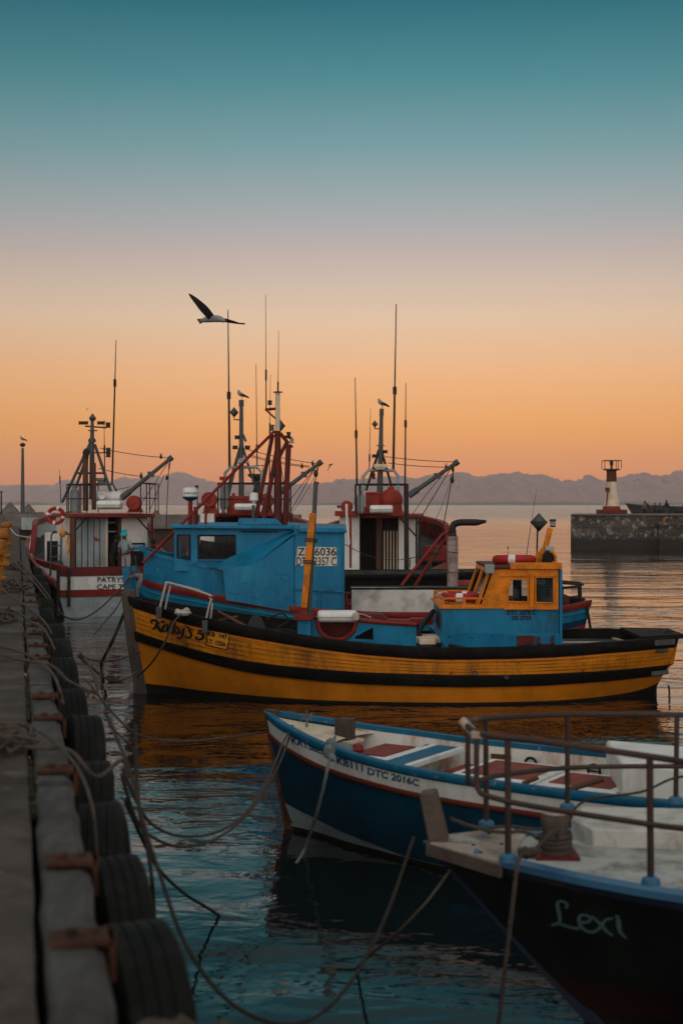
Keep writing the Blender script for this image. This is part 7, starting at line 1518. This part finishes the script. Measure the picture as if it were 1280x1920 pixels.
rope('brown rope running from the middle rope coils over the quay edge', [Q(-1.1, 14.4, 2.13), Q(-.5, 14.1, 2.2), Q(.05, 13.6, 2.14), Q(.3, 13.2, 2.12), Q(.45, 13.0, 2.0), Q(.7, 13.1, 1.9), P(160, 1232, 15.5)], .022); rope('second rope from the middle coils along the quay edge', [Q(-.9, 15.2, 2.13), Q(-.2, 14.5, 2.18), Q(.15, 13.8, 2.13), Q(.3, 12.4, 2.12), Q(.36, 11.9, 1.95)], .02)
rope('rope running diagonally from the yellow bollard to the far tyres', [Q(-.44, 24.6, 2.4), Q(-.2, 23.2, 2.2), Q(.1, 21, 2.13), Q(.3, 18.5, 2.12), Q(.4, 17.8, 2.0)], .024); rope('second diagonal rope from the pale heap to the quay edge', [Q(-.6, 19.5, 2.13), Q(-.1, 19.2, 2.2), Q(.15, 18, 2.14), Q(.3, 17, 2.12), Q(.4, 16.3, 1.95)], .022)
rope('pair of pale ropes hanging off the quay by the far bollards, left one', [Q(-.1, 33, 2.3), Q(.1, 30, 2.2), Q(.3, 27, 2.12), Q(.5, 25.8, 1.9)], .026); rope('pair of pale ropes hanging off the quay by the far bollards, right one', [Q(.0, 34, 2.3), Q(.2, 30, 2.2), Q(.36, 27.4, 2.12), Q(.56, 26, 1.9)], .026)
# coil at the very bottom
mb = MB(); q = []
rc = random.Random(31)
for i in range(34): a = i*.62; k_ = rc.uniform(.75, 1.2); q.append(Q(.5+math.cos(a)*.15*k_, 4.25+math.sin(a)*.2*k_, 1.93+rc.uniform(0, .07)))
mb.tube(smooth(q, 4), .017, 7); single('rope_coil', mb, M['rope'], 'coiled rope resting on the nearest tyre at the bottom edge', 'rope')
bt_ = [P(1040, 1560, 9.7)]
cz = P(1040, 1570, 9.75); cz.z = 1.3
mb = MB(); q = [Vector((cz.x+.105*math.cos(i*.5), cz.y+.105*math.sin(i*.5), 1.24+.0025*i)) for i in range(40)]; mb.tube(q, .016, 6)
single('rope_turns', mb, M['rope'], 'rope turns wound round the wooden bitt on the dark boat deck', 'rope')
rope('rope from the wooden bitt to the knot on the pale deck', [Vector((cz.x, cz.y-.13, 1.34)), P(1035, 1560, 9.5), P(1010, 1585, 9.4), P(990, 1600, 9.3)], .02, laid=True); rope('twisted rope from the bitt over the bow plate', [Vector((cz.x-.12, cz.y, 1.3)), P(985, 1560, 9.8), P(930, 1560, 9.8), P(880, 1548, 9.9), P(845, 1535, 10.1)], .022, laid=True)
rope('loose rope lying across the deck behind the bow plate', [P(1055, 1540, 9.9), P(1010, 1555, 9.9), P(960, 1550, 10.0), P(905, 1553, 10.0)], .018); rope('dark line from the bitt rising to the right over the hatch', [Vector((cz.x+.1, cz.y, 1.45)), P(1100, 1500, 10.1), P(1200, 1485, 10.2), P(1260, 1460, 10.3), P(1330, 1450, 10.3)], .014, 'roped')
mb = MB(); rr_ = random.Random(4)
for k in range(8): mb.ball(P(990+rr_.uniform(-10, 10), 1602+rr_.uniform(-7, 5), 9.25+rr_.uniform(-.05, .05)), rr_.uniform(.025, .045), 7, (1.3, 1, .8))
single('rope_knot', mb, M['rope'], 'knotted rope lump on the pale deck above the dark hull', 'rope')
# ================================================================== HAZE
def haze():
    mb = MB(); mb.box((0, 2150, 70), (7600, 4900, 148)); m = bpy.data.materials.new('evening_haze'); m.use_nodes = True; t = m.node_tree; t.nodes.clear()
    o = N(t, 'ShaderNodeOutputMaterial'); v = N(t, 'ShaderNodeVolumePrincipled'); v.inputs['Color'].default_value = (1, .93, .92, 1); v.inputs['Density'].default_value = HAZE; v.inputs['Anisotropy'].default_value = 0.0
    t.links.new(v.outputs[0], o.inputs['Volume']); h = obj('haze', mb, m, origin=(0, 2150, 0)); tag(h, 'thin evening haze over the bay', kind='stuff')
HAZE = .00015
haze()
for o in bpy.data.objects:
    if 'wo' in o: del o['wo']
